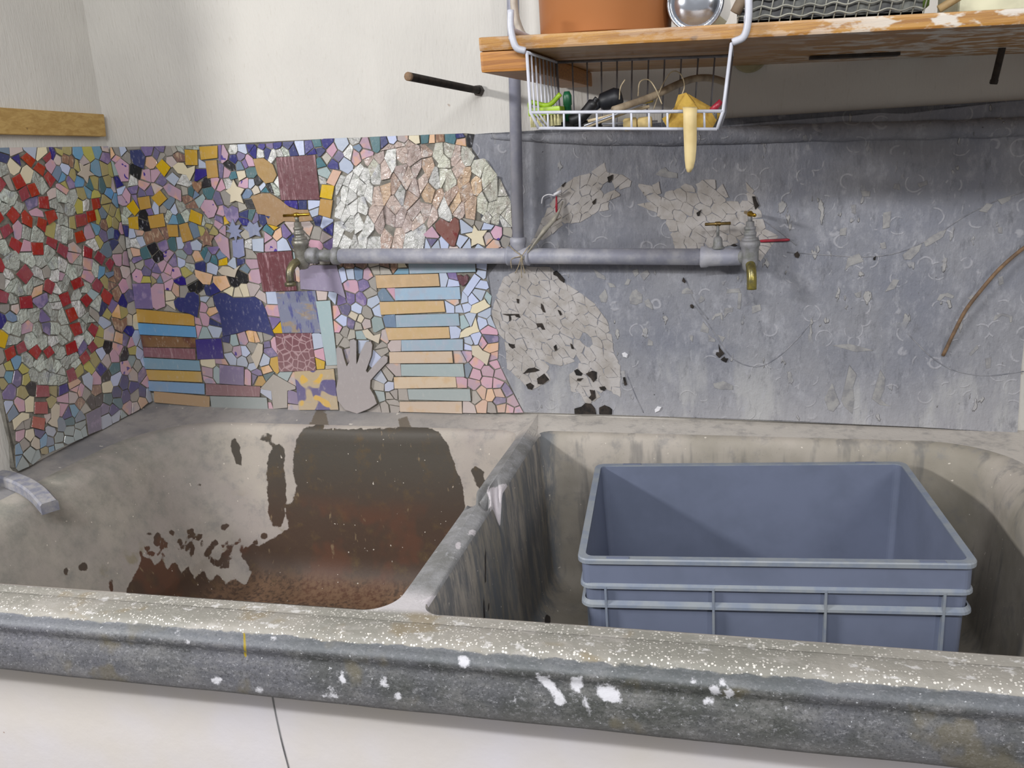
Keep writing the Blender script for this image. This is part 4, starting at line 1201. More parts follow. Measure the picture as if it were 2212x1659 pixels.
a|971 2528 970 2460 999 2458 1009 2503
e|29 2450 60 2475 54 2495 42 2511 30 2506
z|880 1760 820 1767 814 1733 879 1734
e|1883 1795 1875 1745 1891 1740 1921 1741 1918 1777 1903 1795
b|1932 2204 1913 2188 1917 2163 1952 2145
z|313 2861 265 2884 249 2886 246 2879 256 2830
z|396 3002 363 2999 356 2977 380 2951 416 2970
T|1895 2632 1915 2732 1895 2739 1853 2708 1850 2643
W|1968 2882 1940 2808 1943 2759 2015 2815
P|1429 2801 1406 2719 1469 2716 1455 2804
P|1665 2625 1699 2708 1648 2722 1643 2685 1656 2633
W|1961 2614 1973 2640 1953 2669 1924 2637 1923 2626
P|1694 2816 1669 2869 1638 2826 1651 2759 1692 2805
T|1790 2662 1842 2717 1832 2762 1779 2696
W|1743 2968 1721 2914 1733 2873 1742 2872 1776 2924 1780 2968
W|1925 2915 1897 2863 1898 2837 1939 2809 1967 2883
P|1556 2960 1549 2886 1600 2893 1615 2965
W|1802 2859 1747 2862 1749 2780 1754 2778
W|2015 2650 2064 2595 2063 2701
G|1469 2827 1473 2896 1464 2897 1418 2841 1414 2821 1429 2803 1455 2806
P|1638 2827 1669 2871 1674 2906 1613 2874 1625 2830
T|1941 2758 1939 2807 1898 2835 1886 2797 1896 2740 1916 2734
G|1265 2524 1300 2594 1254 2613 1209 2526
P|1588 2779 1624 2829 1612 2874 1603 2881 1567 2808 1584 2778
P|1510 2616 1544 2616 1577 2685 1563 2710 1553 2708 1518 2669
W|1954 2671 1974 2641 2005 2658 2002 2712 1963 2703
G|1332 2694 1340 2756 1289 2726 1298 2683 1315 2676
T|1648 2724 1699 2714 1722 2769 1692 2803 1651 2757 1645 2741
G|1254 2639 1297 2682 1288 2726 1283 2731 1278 2729 1241 2664
T|1723 2768 1700 2713 1722 2686 1762 2748 1762 2754 1753 2776 1748 2778
W|1916 2732 1896 2632 1914 2628 1953 2671 1962 2703 1941 2754
G|1184 2526 1207 2526 1254 2614 1253 2637 1240 2663 1210 2671
P|1470 2828 1512 2833 1526 2855 1496 2919 1474 2896
P|1808 2855 1854 2896 1859 2949 1837 2954 1805 2892 1803 2860
P|1724 2651 1722 2685 1700 2707 1665 2624 1672 2604 1718 2641
P|1394 2922 1397 2899 1410 2891 1444 2925 1444 2938
G|1336 2881 1337 2870 1363 2849 1396 2898 1394 2918
W|1780 2962 1777 2924 1804 2893 1836 2955 1784 2968
T|1474 2516 1509 2614 1462 2632 1432 2574 1434 2518
G|1223 2717 1256 2752 1256 2768 1238 2767
G|1748 2780 1746 2862 1741 2870 1732 2872 1695 2816 1693 2805 1723 2770
P|1616 2965 1601 2892 1603 2883 1613 2876 1673 2910 1670 2963 1655 2969
P|1466 2702 1463 2634 1509 2616 1516 2669 1476 2717 1470 2714
W|1942 2755 1963 2705 2002 2713 2008 2726 2017 2812
G|2062 2595 2014 2649 2008 2631 2017 2597
W|2017 2798 2009 2727 2053 2728 2023 2804
G|1311 2594 1323 2521 1355 2520 1367 2575 1349 2614
G|1558 2586 1535 2514 1606 2511 1597 2596 1593 2601
G|1316 2674 1306 2598 1310 2596 1349 2616 1375 2675 1333 2693
P|1477 2718 1517 2671 1552 2708 1522 2760 1507 2758
T|1577 2687 1641 2740 1588 2778 1584 2776 1564 2711
T|1507 2759 1511 2831 1469 2826 1456 2805 1470 2716 1476 2718
G|1364 2840 1339 2776 1341 2758 1373 2766 1397 2811
G|1787 2630 1789 2660 1778 2695 1731 2654 1766 2633
G|1259 2796 1257 2752 1278 2731 1282 2732 1304 2805 1274 2817
P|1590 2779 1643 2741 1650 2757 1637 2825 1624 2828
T|1852 2709 1895 2740 1884 2796 1834 2766 1843 2718
P|1597 2598 1655 2633 1642 2684 1599 2639 1594 2603
G|1350 2615 1368 2576 1407 2610 1409 2633 1381 2679 1376 2675
P|1600 2891 1548 2884 1534 2859 1566 2808 1602 2882
P|1828 2807 1872 2861 1854 2894 1808 2854
G|1275 2819 1304 2808 1336 2869 1335 2876 1302 2856
T|1778 2697 1832 2764 1826 2788 1763 2754 1763 2748
T|1671 2969 1674 2910 1720 2915 1742 2968
G|1637 2510 1657 2592 1662 2625 1656 2631 1598 2596 1607 2511
T|1670 2871 1694 2817 1731 2873 1720 2913 1675 2906
W|1974 2640 1962 2614 1999 2603 2012 2649 2005 2657
W|1763 2756 1826 2790 1828 2805 1807 2853 1803 2856 1755 2777
G|1374 2765 1392 2707 1405 2719 1428 2802 1413 2820 1398 2811
G|1305 2598 1315 2674 1298 2681 1254 2637 1255 2615 1301 2595
P|1850 2662 1852 2708 1843 2716 1790 2660 1823 2637 1839 2645
P|1598 2639 1577 2683 1545 2616 1558 2588 1593 2603
T|1833 2768 1885 2798 1897 2836 1896 2862 1873 2860 1829 2805 1827 2789
G|1396 2897 1363 2848 1364 2842 1398 2813 1413 2821 1417 2841 1410 2889
T|1523 2762 1565 2807 1533 2858 1527 2855 1512 2832 1508 2760
W|1747 2863 1802 2861 1804 2891 1776 2922 1742 2871
W|1418 2843 1463 2898 1444 2924 1411 2889
G|1304 2804 1283 2732 1289 2728 1339 2758 1337 2775
G|1305 2806 1338 2777 1363 2842 1362 2848 1337 2868
P|1445 2938 1445 2926 1464 2899 1474 2898 1495 2921 1498 2954
G|1391 2706 1373 2764 1341 2756 1334 2694 1376 2677 1381 2681
G|1524 2761 1553 2709 1563 2712 1583 2776 1566 2806
G|1433 2518 1431 2574 1408 2608 1368 2575 1356 2520
P|1578 2685 1599 2640 1642 2685 1647 2723 1644 2739
G|1725 2651 1777 2696 1762 2746 1723 2685
P|1533 2514 1557 2586 1544 2615 1510 2615 1476 2516
W|2014 2651 2063 2702 2054 2726 2009 2725 2003 2713 2006 2658
W|1860 2949 1855 2896 1873 2862 1896 2864 1924 2916 1888 2941
P|1431 2576 1461 2633 1465 2700 1410 2634 1409 2610
G|1510 2955 1496 2921 1527 2857 1533 2860 1548 2885 1555 2960
P|1382 2680 1409 2635 1465 2703 1469 2714 1405 2717 1392 2705
G|1322 2522 1309 2594 1306 2596 1301 2594 1266 2524
G|1240 2664 1277 2730 1256 2750 1222 2714 1211 2675'''),
}
PATCHES='''2420 2179 2382 2212 2363 2199 2383 2156 2404 2146 2415 2150
2017 2017 1987 2037 1987 2000 2012 1991 2020 2006
2245 2054 2226 2036 2252 2005 2283 2013 2261 2049
2062 2125 2016 2147 2009 2125 2038 2092 2071 2102
2166 2416 2153 2384 2168 2358 2213 2358
2293 2307 2259 2319 2253 2288 2258 2277 2290 2261 2314 2268 2309 2287
2216 2112 2212 2096 2244 2056 2261 2051 2268 2066 2241 2114
2418 1925 2411 1900 2429 1872 2462 1854 2467 1876 2453 1914 2439 1926
2252 2179 2231 2196 2189 2193 2192 2186 2244 2136 2257 2155
2109 2091 2129 2052 2156 2047 2162 2075 2125 2102
2141 2203 2140 2165 2146 2154 2182 2149 2190 2186 2187 2194 2176 2206
2318 2265 2366 2245 2365 2284 2343 2301 2311 2286
2224 2414 2223 2361 2231 2356 2264 2365
2073 2101 2092 2050 2125 2046 2127 2051 2108 2091
2167 2358 2152 2384 2118 2397 2122 2359 2133 2345 2149 2336 2163 2341
2243 2135 2192 2184 2184 2148 2215 2114 2241 2116 2245 2123
2164 2074 2158 2046 2173 2024 2202 2018 2207 2041 2181 2075
2303 1998 2285 2011 2253 2003 2253 1979 2261 1971 2307 1990
2258 2321 2292 2309 2290 2330 2283 2342 2265 2363 2233 2354
2251 2288 2215 2313 2204 2308 2206 2282 2242 2254 2257 2277
2181 2256 2222 2228 2244 2245 2241 2253 2205 2281 2177 2274
2168 2232 2118 2264 2107 2236 2140 2205 2175 2208
1969 2282 2006 2259 2024 2278 2015 2300 1978 2319 1966 2296
2382 2103 2411 2105 2403 2145 2383 2155 2360 2148 2360 2124
1987 2039 2017 2019 2028 2043 2022 2062 1988 2083
2107 1955 2086 1921 2100 1899 2130 1895 2135 1918 2114 1954
2116 2265 2076 2296 2064 2293 2068 2267 2100 2237 2105 2237
2226 1975 2202 2016 2174 2022 2168 1992 2192 1980
2498 1921 2461 1969 2434 1955 2440 1927 2453 1916
2366 2243 2319 2263 2340 2208 2362 2201 2380 2214 2375 2232
2415 2240 2377 2232 2382 2214 2420 2181 2436 2210
2280 1872 2301 1861 2317 1886 2309 1900 2277 1923
2417 2149 2452 2117 2471 2128 2465 2150 2422 2175
2434 2047 2391 2065 2379 2054 2404 2012 2436 2010
2432 1865 2410 1899 2368 1909 2375 1876 2388 1859 2421 1842
2296 2131 2259 2153 2245 2134 2247 2122 2302 2091 2312 2097
2329 2183 2359 2150 2381 2157 2362 2199 2340 2207 2326 2197
2079 2336 2108 2319 2132 2344 2121 2358 2080 2375 2069 2350
1988 2179 1969 2178 1972 2146 1992 2127 2008 2126 2014 2148 2006 2166
2139 2204 2106 2235 2101 2235 2085 2207 2138 2166
2432 1956 2399 1992 2374 1989 2371 1975 2376 1961 2417 1927 2438 1928
2079 2334 2077 2297 2116 2267 2122 2295 2108 2317
2185 1899 2137 1917 2132 1893 2145 1878
2144 1877 2131 1893 2101 1898 2099 1881 2112 1860
2508 1915 2499 1919 2455 1914 2469 1876 2506 1870
2099 2146 2065 2140 2063 2125 2073 2104 2108 2092 2123 2104 2116 2134
2026 2385 2047 2359 2067 2351 2079 2376 2068 2403
2301 2059 2270 2064 2262 2050 2285 2012 2302 2000 2319 2034
2062 1981 2056 1946 2062 1936 2084 1923 2105 1956 2066 1982
2297 2218 2273 2215 2275 2190 2305 2166 2327 2183 2324 2197
2416 1926 2376 1959 2359 1923 2367 1911 2409 1901
2403 2011 2377 2054 2357 2062 2345 2026 2373 1991 2398 1994
2304 2089 2302 2060 2320 2035 2343 2027 2355 2063 2334 2087 2314 2095
2335 1934 2311 1900 2319 1886 2332 1876 2373 1877 2366 1910 2357 1923
2024 1966 2054 1947 2060 1982 2022 2005 2014 1989
2183 2087 2144 2147 2118 2134 2125 2103 2163 2076 2181 2077
2485 2026 2439 2048 2437 2010 2460 1985 2501 1991
2178 1933 2124 1965 2116 1954 2136 1918 2187 1900
2043 2179 2071 2198 2072 2205 2060 2217 2020 2233 2012 2216 2030 2186
2222 2227 2181 2255 2170 2232 2177 2207 2188 2195 2230 2198
2480 2073 2458 2090 2433 2085 2439 2050 2485 2028
2187 1968 2166 1990 2144 1999 2121 1990 2124 1967 2171 1939 2175 1942
1980 2218 1988 2181 2006 2168 2028 2186 2010 2216 1985 2223
2370 1974 2324 1985 2320 1962 2327 1946 2335 1936 2357 1925 2374 1961
2156 2045 2129 2050 2126 2044 2145 2000 2166 1992 2172 2023
2084 1921 2062 1934 2044 1908 2049 1898 2065 1882 2097 1883 2099 1899
2133 2343 2110 2318 2123 2296 2167 2284 2148 2335
2026 2332 1996 2355 1978 2320 2015 2301 2030 2319
2510 1972 2497 1989 2461 1983 2462 1971 2499 1921 2508 1916
2037 2091 2008 2124 1993 2125 1987 2093 1993 2084 2022 2063 2036 2073
2277 1929 2281 1922 2309 1901 2333 1936 2316 1958
2259 2155 2296 2133 2309 2152 2305 2165 2275 2189 2253 2179
2120 1990 2089 2021 2066 2013 2067 1984 2106 1957 2114 1956 2122 1967
2064 2014 2030 2041 2018 2017 2022 2006 2061 1983 2065 1984
2038 2073 2084 2038 2090 2049 2072 2100 2039 2090
2138 2164 2084 2206 2074 2205 2073 2197 2100 2147 2117 2136 2144 2149 2144 2153
2214 2113 2182 2147 2146 2152 2145 2148 2184 2088 2210 2097
2012 1989 1987 1998 1986 1955 2001 1942 2022 1966
2506 1868 2469 1874 2465 1855 2473 1842 2504 1828
2258 2275 2243 2253 2246 2244 2272 2217 2296 2220 2290 2260
2024 1964 2003 1940 2040 1907 2061 1936 2055 1945
2334 1874 2355 1830 2371 1818 2387 1859 2374 1875
2006 2258 1962 2285 1960 2279 1985 2224 2010 2218 2018 2234
2358 2149 2328 2181 2306 2164 2311 2152 2349 2123 2358 2124
2245 2243 2223 2226 2232 2197 2252 2180 2274 2191 2271 2216
2243 2055 2211 2095 2184 2086 2182 2076 2209 2042 2225 2037
2047 2357 2027 2332 2031 2318 2063 2295 2075 2298 2077 2336 2067 2349
2110 1860 2097 1881 2066 1880 2094 1851
2348 2122 2310 2150 2297 2131 2314 2097 2333 2089
2125 2044 2092 2048 2086 2036 2090 2023 2120 1992 2143 2001
2202 2309 2164 2339 2150 2334 2169 2283 2175 2276 2204 2283
2214 2357 2216 2314 2251 2290 2257 2320 2231 2354 2222 2359 2217 2360
2291 2336 2294 2308 2310 2288 2339 2304
1939 2146 1970 2147 1967 2179 1937 2200
1996 2357 2026 2334 2045 2358 2026 2383 2006 2376
2321 2033 2314 2019 2335 1984 2369 1976 2372 1991 2343 2026
2099 2236 2067 2266 2047 2261 2061 2218 2073 2207 2083 2208
2166 2418 2216 2362 2221 2361 2221 2414
2168 2282 2123 2294 2118 2266 2168 2233 2179 2256 2175 2275
2451 2116 2416 2148 2405 2144 2413 2104 2432 2087 2457 2092
2331 1829 2353 1831 2332 1875 2319 1884 2304 1862
2251 2004 2225 2035 2209 2040 2203 2017 2228 1975 2252 1972
2111 2422 2111 2409 2118 2399 2152 2386 2164 2418
2025 2278 2046 2263 2066 2268 2063 2294 2031 2317 2017 2300
2065 2142 2098 2148 2072 2196 2045 2177
2437 2208 2421 2179 2464 2152 2457 2179
2401 1851 2389 1858 2372 1817 2382 1802 2414 1827
2373 1812 2354 1829 2328 1827 2344 1797 2371 1793
1978 2218 1940 2231 1936 2223 1937 2202 1967 2180 1986 2181
2437 2009 2404 2010 2400 1993 2432 1957 2460 1971 2460 1984
2059 2219 2046 2262 2025 2277 2008 2258 2019 2235
2476 2112 2460 2119 2453 2115 2458 2092 2480 2075
2084 2036 2038 2071 2023 2062 2030 2043 2065 2015 2088 2023
2291 2259 2297 2219 2324 2199 2338 2208 2317 2264
1986 2094 1991 2126 1971 2145 1939 2144 1939 2139
2413 2103 2383 2101 2391 2067 2435 2048 2431 2085
2069 2404 2080 2376 2120 2360 2117 2398 2102 2418
1941 2233 1978 2219 1983 2224 1959 2277
2302 2090 2246 2121 2243 2115 2270 2066 2300 2061
2030 2184 2007 2166 2016 2148 2062 2126 2063 2141 2043 2177
2301 1859 2280 1870 2282 1849 2306 1846
2366 2282 2367 2243 2376 2233 2412 2242 2411 2247
2212 2356 2168 2356 2165 2341 2203 2310 2214 2315
2426 2677 2450 2678 2472 2712 2457 2731 2419 2705 2416 2693
2318 2681 2275 2645 2288 2623 2323 2643 2332 2673
2368 2737 2377 2708 2409 2716 2418 2745 2401 2755
2375 2794 2371 2742 2401 2757 2422 2797 2414 2801
2289 2701 2251 2662 2249 2652 2259 2644 2274 2645 2317 2683 2317 2691
2479 2842 2425 2808 2425 2801 2453 2784 2487 2807
2259 2642 2229 2588 2235 2585 2281 2607 2287 2621 2273 2643
2415 2692 2375 2667 2366 2644 2374 2635 2401 2645 2424 2676
2319 2600 2335 2633 2324 2642 2288 2621 2283 2607 2295 2599
2227 2588 2258 2642 2248 2651 2201 2626 2190 2604 2214 2585
2336 2633 2321 2600 2359 2602 2372 2634 2364 2642
2155 2546 2185 2548 2212 2584 2189 2602
2540 2789 2510 2762 2517 2732 2573 2770 2550 2788
2344 2786 2329 2745 2349 2730 2366 2738 2373 2794 2349 2789
2214 2583 2186 2547 2190 2531 2231 2554 2236 2564 2234 2583 2227 2586
2574 2769 2538 2744 2537 2728 2579 2735 2585 2760
2261 2716 2288 2721 2291 2755 2271 2742
2498 2799 2493 2766 2509 2763 2539 2790
2293 2756 2291 2725 2327 2745 2342 2785
2333 2674 2357 2684 2375 2707 2366 2736 2349 2729 2319 2692 2319 2683
2473 2712 2451 2678 2455 2673 2481 2679 2488 2684 2494 2688 2515 2729
2466 2748 2445 2762 2420 2746 2411 2716 2419 2707 2457 2732
2425 2675 2402 2645 2412 2627 2438 2640 2447 2650 2454 2671 2450 2677
2202 2628 2247 2652 2250 2662 2243 2671 2222 2666
2287 2594 2281 2605 2236 2583 2238 2559
2486 2648 2488 2679 2455 2671 2446 2641
2347 2729 2327 2744 2291 2723 2290 2703 2318 2693
2336 2634 2364 2644 2374 2666 2357 2682 2334 2673 2325 2643
2237 2684 2251 2664 2288 2702 2287 2719 2276 2717 2257 2707
2139 2520 2167 2519 2186 2536 2184 2546 2154 2544
2451 2782 2425 2799 2402 2757 2419 2747 2444 2763
2359 2684 2375 2668 2414 2693 2417 2705 2409 2714 2376 2707
2483 2803 2453 2783 2446 2764 2467 2750 2491 2766 2496 2799
2516 2728 2495 2687 2536 2702 2536 2710
2410 2626 2400 2643 2374 2634 2361 2602
2783 2725 2807 2704 2845 2699 2833 2726 2803 2738
2883 2512 2832 2547 2818 2518 2843 2497 2879 2494
2808 2702 2810 2661 2836 2642 2860 2660 2848 2697
3002 2557 3030 2522 3038 2519 3051 2527 3044 2558 3018 2571
2748 2625 2705 2653 2693 2650 2688 2612 2704 2599 2756 2597
3002 2605 3018 2573 3044 2559 3066 2568 3064 2582 3042 2607 3027 2615 3005 2612
2827 2548 2798 2579 2766 2588 2772 2545 2803 2520 2816 2519
3048 2655 3027 2656 3025 2652 3018 2643 3027 2617 3042 2609 3071 2635
2812 2604 2799 2579 2829 2549 2861 2573 2831 2602
2738 2546 2770 2545 2764 2589 2757 2595 2727 2596 2724 2580
2691 2650 2665 2669 2654 2670 2637 2668 2646 2643 2664 2634 2688 2626
2927 2706 2927 2700 2964 2670 2978 2673 2951 2729
3116 2438 3085 2466 3078 2434 3098 2413
2910 2615 2886 2603 2888 2583 2925 2557 2950 2587
2810 2605 2784 2631 2761 2635 2750 2624 2758 2596 2765 2589 2797 2580
2848 2733 2854 2703 2903 2680 2921 2703 2874 2744
2884 2603 2838 2640 2832 2603 2862 2575 2886 2584
2756 2711 2772 2679 2796 2663 2808 2662 2806 2703 2785 2721
2969 2523 2969 2498 2984 2482 3012 2489 3002 2513 2981 2525
3076 2436 3082 2467 3060 2480 3040 2475
2834 2548 2884 2513 2903 2519 2862 2571
2883 2748 2885 2737 2920 2708 2926 2713 2922 2746
3089 2512 3096 2476 3138 2468 3141 2472 3123 2507 3104 2520
2976 2566 3000 2559 3016 2573 3000 2604 2965 2605 2953 2586
2901 2636 2862 2658 2838 2641 2884 2604 2909 2617
2796 2496 2808 2474 2849 2473 2843 2496 2817 2518 2804 2518
2797 2661 2785 2632 2811 2606 2830 2604 2836 2641 2809 2660
2641 2698 2680 2708 2671 2731 2667 2735 2613 2747 2620 2728
2952 2586 2927 2555 2930 2549 2968 2525 2980 2527 2975 2565
2951 2588 2964 2606 2942 2643 2917 2654 2903 2636 2911 2617
2928 2501 2967 2498 2967 2523 2930 2547 2912 2516
3099 2534 3067 2567 3045 2558 3053 2527 3087 2514 3103 2522
2903 2678 2854 2702 2850 2697 2862 2660 2901 2638 2915 2655
2706 2654 2749 2626 2759 2636 2742 2672 2717 2687 2708 2687
2698 2749 2670 2737 2682 2708 2692 2700 2707 2703
2802 2519 2772 2544 2746 2544 2743 2533 2750 2506 2794 2497
3105 2583 3066 2581 3068 2568 3100 2535 3116 2545
2608 2663 2644 2644 2635 2667
2885 2511 2881 2493 2895 2472 2938 2474 2927 2500 2911 2516 2905 2518
3082 2631 3073 2634 3044 2607 3065 2583 3104 2585 3097 2613
3168 2510 3125 2506 3142 2473
3003 2613 2965 2654 2944 2643 2965 2607 3000 2606
3077 2676 3046 2689 3042 2687 3048 2656 3073 2635 3091 2630
2925 2555 2888 2582 2863 2573 2904 2519 2910 2518 2928 2549
2874 2492 2845 2496 2851 2473 2875 2472
2794 2496 2751 2504 2758 2476 2806 2474
3094 2476 3087 2513 3053 2525 3040 2518 3060 2482 3083 2468
2724 2707 2718 2688 2742 2674 2770 2679 2754 2712
2983 2482 2968 2497 2929 2500 2950 2474
2966 2655 3005 2613 3025 2617 3012 2654 2985 2658
2682 2706 2644 2696 2645 2691 2648 2684 2692 2651 2704 2655 2706 2688
2942 2645 2963 2656 2963 2668 2923 2701 2905 2678 2917 2655
3029 2522 3001 2557 2977 2564 2982 2526 3003 2514
3030 2521 3004 2512 3007 2507 3041 2477 3059 2482 3038 2518
3116 2543 3102 2532 3105 2522 3124 2508 3168 2512
3137 2466 3096 2475 3087 2467 3117 2439
3040 2728 3046 2691 3065 2682 3072 2693
2772 2677 2744 2672 2761 2636 2783 2633 2795 2662'''
CHIPS='''2561 2247 2588 2241 2615 2251 2616 2284 2590 2309 2574 2301 2560 2274
2436 2255 2461 2254 2468 2281 2458 2314 2429 2282
2631 2235 2660 2218 2658 2240 2642 2267 2621 2257
2587 2360 2606 2375 2599 2397 2577 2387
2624 2343 2651 2374 2641 2393 2609 2375
2683 2780 2718 2765 2774 2759 2774 2779 2739 2789 2724 2807 2714 2802
2540 2329 2559 2328 2570 2350 2555 2355
2425 2364 2463 2352 2458 2369 2408 2403
2478 2319 2505 2319 2495 2335 2468 2341
2855 2123 2888 2114 2892 2135 2868 2166
2890 2079 2917 2077 2917 2087 2888 2109
2946 2074 2958 2096 2925 2109
2963 2284 3023 2286 3015 2303 2967 2300
2781 2285 2830 2284 2824 2299 2804 2312 2783 2300
2954 2180 2967 2199 2989 2207 2991 2224 2955 2220
3067 2195 3103 2210 3099 2235 3065 2227
3007 2219 3019 2215 3025 2282 3011 2287
2911 1875 2940 1867 2990 1867 2990 1885 2949 1905 2907 1893
2631 2062 2655 2062 2655 2080 2636 2093
2813 2088 2823 2075 2826 2105 2811 2108
3418 2363 3435 2382 3488 2399 3469 2432 3428 2414
3633 2401 3656 2400 3683 2430 3693 2461 3659 2450 3626 2420
3705 2448 3721 2454 3764 2483 3774 2510 3752 2505 3719 2485 3698 2467
3907 2567 3926 2596 3904 2603 3879 2574
3953 2594 3983 2610 3982 2625 3938 2613
3373 1783 3392 1776 3416 1812 3396 1868 3385 1902 3356 1832
3435 1798 3468 1764 3472 1827 3464 1882 3477 1938 3448 1978 3422 1826
3571 1808 3614 1802 3589 1815 3570 1835 3583 1877 3584 1925 3565 1959 3549 1883 3539 1835
3947 1964 3963 1967 3960 2013 3941 2006
3967 2292 3983 2298 3978 2328 3962 2323
3550 2522 3575 2527 3578 2589 3550 2584
3471 2033 3537 2039 3445 2067 3378 2060
3437 2589 3452 2582 3451 2620 3433 2620
3396 2504 3419 2503 3421 2534 3395 2529
3473 2649 3499 2648 3501 2669 3466 2671
3673 2671 3700 2682 3697 2697 3664 2687
3580 2673 3606 2666 3602 2690 3585 2691
3550 2444 3567 2447 3561 2472 3543 2467
3569 2276 3604 2288 3619 2322 3596 2326
3466 2255 3481 2255 3483 2281 3457 2272
3950 2490 3964 2487 3962 2511 3948 2511
3886 2231 3893 2250 3879 2259 3863 2244
3889 2016 3915 2048 3909 2061 3883 2026
3767 2236 3783 2255 3812 2245 3817 2254 3794 2268 3766 2262 3756 2240
3984 2176 4012 2169 4016 2147 4023 2150 4022 2172 3989 2186 3962 2176 3958 2154
2852 2243 2873 2252 2877 2264 2861 2275 2849 2260
2907 2170 2918 2185 2940 2191 2942 2174 2950 2169 2946 2203 2918 2197 2901 2174'''
HOLLOW_SHADES='''2234 2382 2249 2375 2262 2357 2279 2345 2282 2358 2263 2383 2246 2399 2233 2393
2168 2238 2176 2218 2187 2215 2178 2247 2169 2256
2146 2148 2158 2152 2168 2138 2180 2138 2168 2166 2142 2166
2017 2202 2017 2177 2025 2186 2024 2204 2045 2206 2051 2197 2068 2194 2064 2210 1987 2211
2008 2063 2021 2051 2034 2056 2032 2070 2004 2074
2082 1938 2120 1943 2142 1950 2117 1962 2088 1957 2063 1933
2130 1886 2154 1884 2183 1906 2162 1934 2127 1910
2081 1862 2100 1857 2111 1876 2093 1890 2073 1881
2310 1928 2333 1925 2340 1935 2316 1956 2302 1949
2362 1926 2378 1912 2386 1896 2403 1912 2404 1942 2384 1949 2354 1935
2313 1902 2327 1900 2341 1914 2314 1911
2418 1861 2434 1856 2443 1866 2435 1877 2412 1873
2374 1837 2362 1823 2377 1809 2394 1823 2391 1856 2368 1860
2293 1744 2392 1746 2387 1771 2372 1792 2344 1796 2325 1779 2293 1769
2406 1746 2463 1746 2465 1768 2453 1779 2431 1788 2407 1776
2525 1882 2536 1886 2529 1920 2520 1918
2220 2039 2230 2046 2226 2069 2214 2060
2296 2050 2307 2048 2299 2069 2291 2073
2060 2261 2067 2258 2069 2276 2058 2279
2253 2201 2261 2205 2254 2221 2243 2226
2297 2751 2305 2761 2309 2771 2291 2757
2492 2758 2508 2770 2511 2790 2488 2781
2424 2672 2433 2677 2436 2697 2419 2683
2851 2605 2859 2605 2867 2630 2847 2618
3070 2645 3077 2620 3092 2634 3082 2654 3077 2671 3065 2672
2995 2477 3007 2480 2995 2487 2980 2481
2796 2331 2799 2339 2789 2355 2784 2340
2933 2032 2921 2032 2919 2023 2933 2008 2945 2019 2954 2027 2937 2049 2931 2067
2949 1994 2962 1988 2970 2005 2958 2005 2954 2014 2939 2001
2817 2228 2828 2222 2832 2230 2824 2240 2816 2238
3231 2426 3244 2421 3249 2433 3240 2447 3227 2437
3522 2404 3529 2404 3530 2419 3521 2411'''
WHITE_CHIPS='''2523 2011 2541 2007 2546 2023 2533 2034 2519 2027
2656 1757 2676 1767 2685 1784 2668 1788 2654 1771'''

# ------------------------------------------------------------------ mosaics
def parse(s): a=[float(x)/2000 for x in s.split()]; return list(zip(a[::2],a[1::2]))
def prism(name,fr,P,d0,h,mats,parent,bev=.0008,tilt=0,sub=0):
    cu=sum(p[0] for p in P)/len(P); cv=sum(p[1] for p in P)/len(P); n=len(P)
    R=max(math.hypot(p[0]-cu,p[1]-cv) for p in P); k=max(0,1-bev*1.3/max(R,.003)); tu,tv=random.uniform(-tilt,tilt),random.uniform(-tilt,tilt)
    dz=lambda u,v:(u-cu)*tu+(v-cv)*tv
    C=[(cu+(u-cu)*k,cv+(v-cv)*k) for u,v in P]
    vs=[wp(fr,u,v,d0) for u,v in P]+[wp(fr,u,v,d0+h-bev+dz(u,v)) for u,v in P]+[wp(fr,u,v,d0+h+dz(u,v)) for u,v in C]
    fs=[(i,(i+1)%n,n+(i+1)%n,n+i) for i in range(n)]+[(n+i,n+(i+1)%n,2*n+(i+1)%n,2*n+i) for i in range(n)]+[tuple(range(2*n,3*n))]
    if fr=='l': fs=[f[::-1] for f in fs]
    mi=[1]*n+[0]*n+[0]
    return mesh(name,vs,fs,mats,parent,mi=mi)
def inpoly(P,x,y):
    c=False
    for i in range(len(P)):
        a,b=P[i],P[i-1]
        if (a[1]>y)!=(b[1]>y) and x<(b[0]-a[0])*(y-a[1])/(b[1]-a[1])+a[0]: c=not c
    return c
def extr(name,fr,P,d0,d1,m,parent=None):
    bm=bmesh.new(); a=[bm.verts.new(wp(fr,u,v,d0)) for u,v in P]; b=[bm.verts.new(wp(fr,u,v,d1)) for u,v in P]; n=len(P)
    bm.faces.new(a); bm.faces.new(b)
    for i in range(n): bm.faces.new((a[i],a[(i+1)%n],b[(i+1)%n],b[i]))
    bmesh.ops.triangulate(bm,faces=bm.faces[:]); return bm_obj(name,bm,m,parent)
LBL={'l':'left mosaic panel of red glass squares and clear shards on the side wall','b':'wide mosaic panel of striped, yellow and lilac tiles above the left basin'}
for fr in 'bl':
    D=MOSAIC[fr]; R=parse(D['region'])
    root=empty('mosaic_panel',wp(fr,.05,.9,0),LBL[fr],'mosaic')
    extr('grout_bed',fr,R,-.004,.0125,M_grout,root)
    for ln in D['feats'].split('\n'):
        n,k,s=ln.split('|'); P=parse(s); h=.0055+random.random()*.0015
        if n=='hand_tile': h=.013
        if n=='snowflake_tile' : h=.0085
        if n in('heart_tile','star_tile'): h=.0075
        o=prism(n,fr,P,.0115,h,[CER[k],M_clay],root,.0006 if h<.007 else .0012,.02)
    for ln in D['shards'].split('\n'):
        k,s=ln.split('|'); P=parse(s)
        n='glass_shard' if k in GLASS else ('porcelain_shard' if k in 'bwaze' else 'ceramic_shard')
        P=[(u+random.uniform(-.0006,.0006),v+random.uniform(-.0006,.0006)) for u,v in P]
        prism(n,fr,P,.0115,.0025+random.random()*.003,[CER[k],M_clay if k not in GLASS else CER[k]],root,.0006,.20 if k in GLASS else .06)
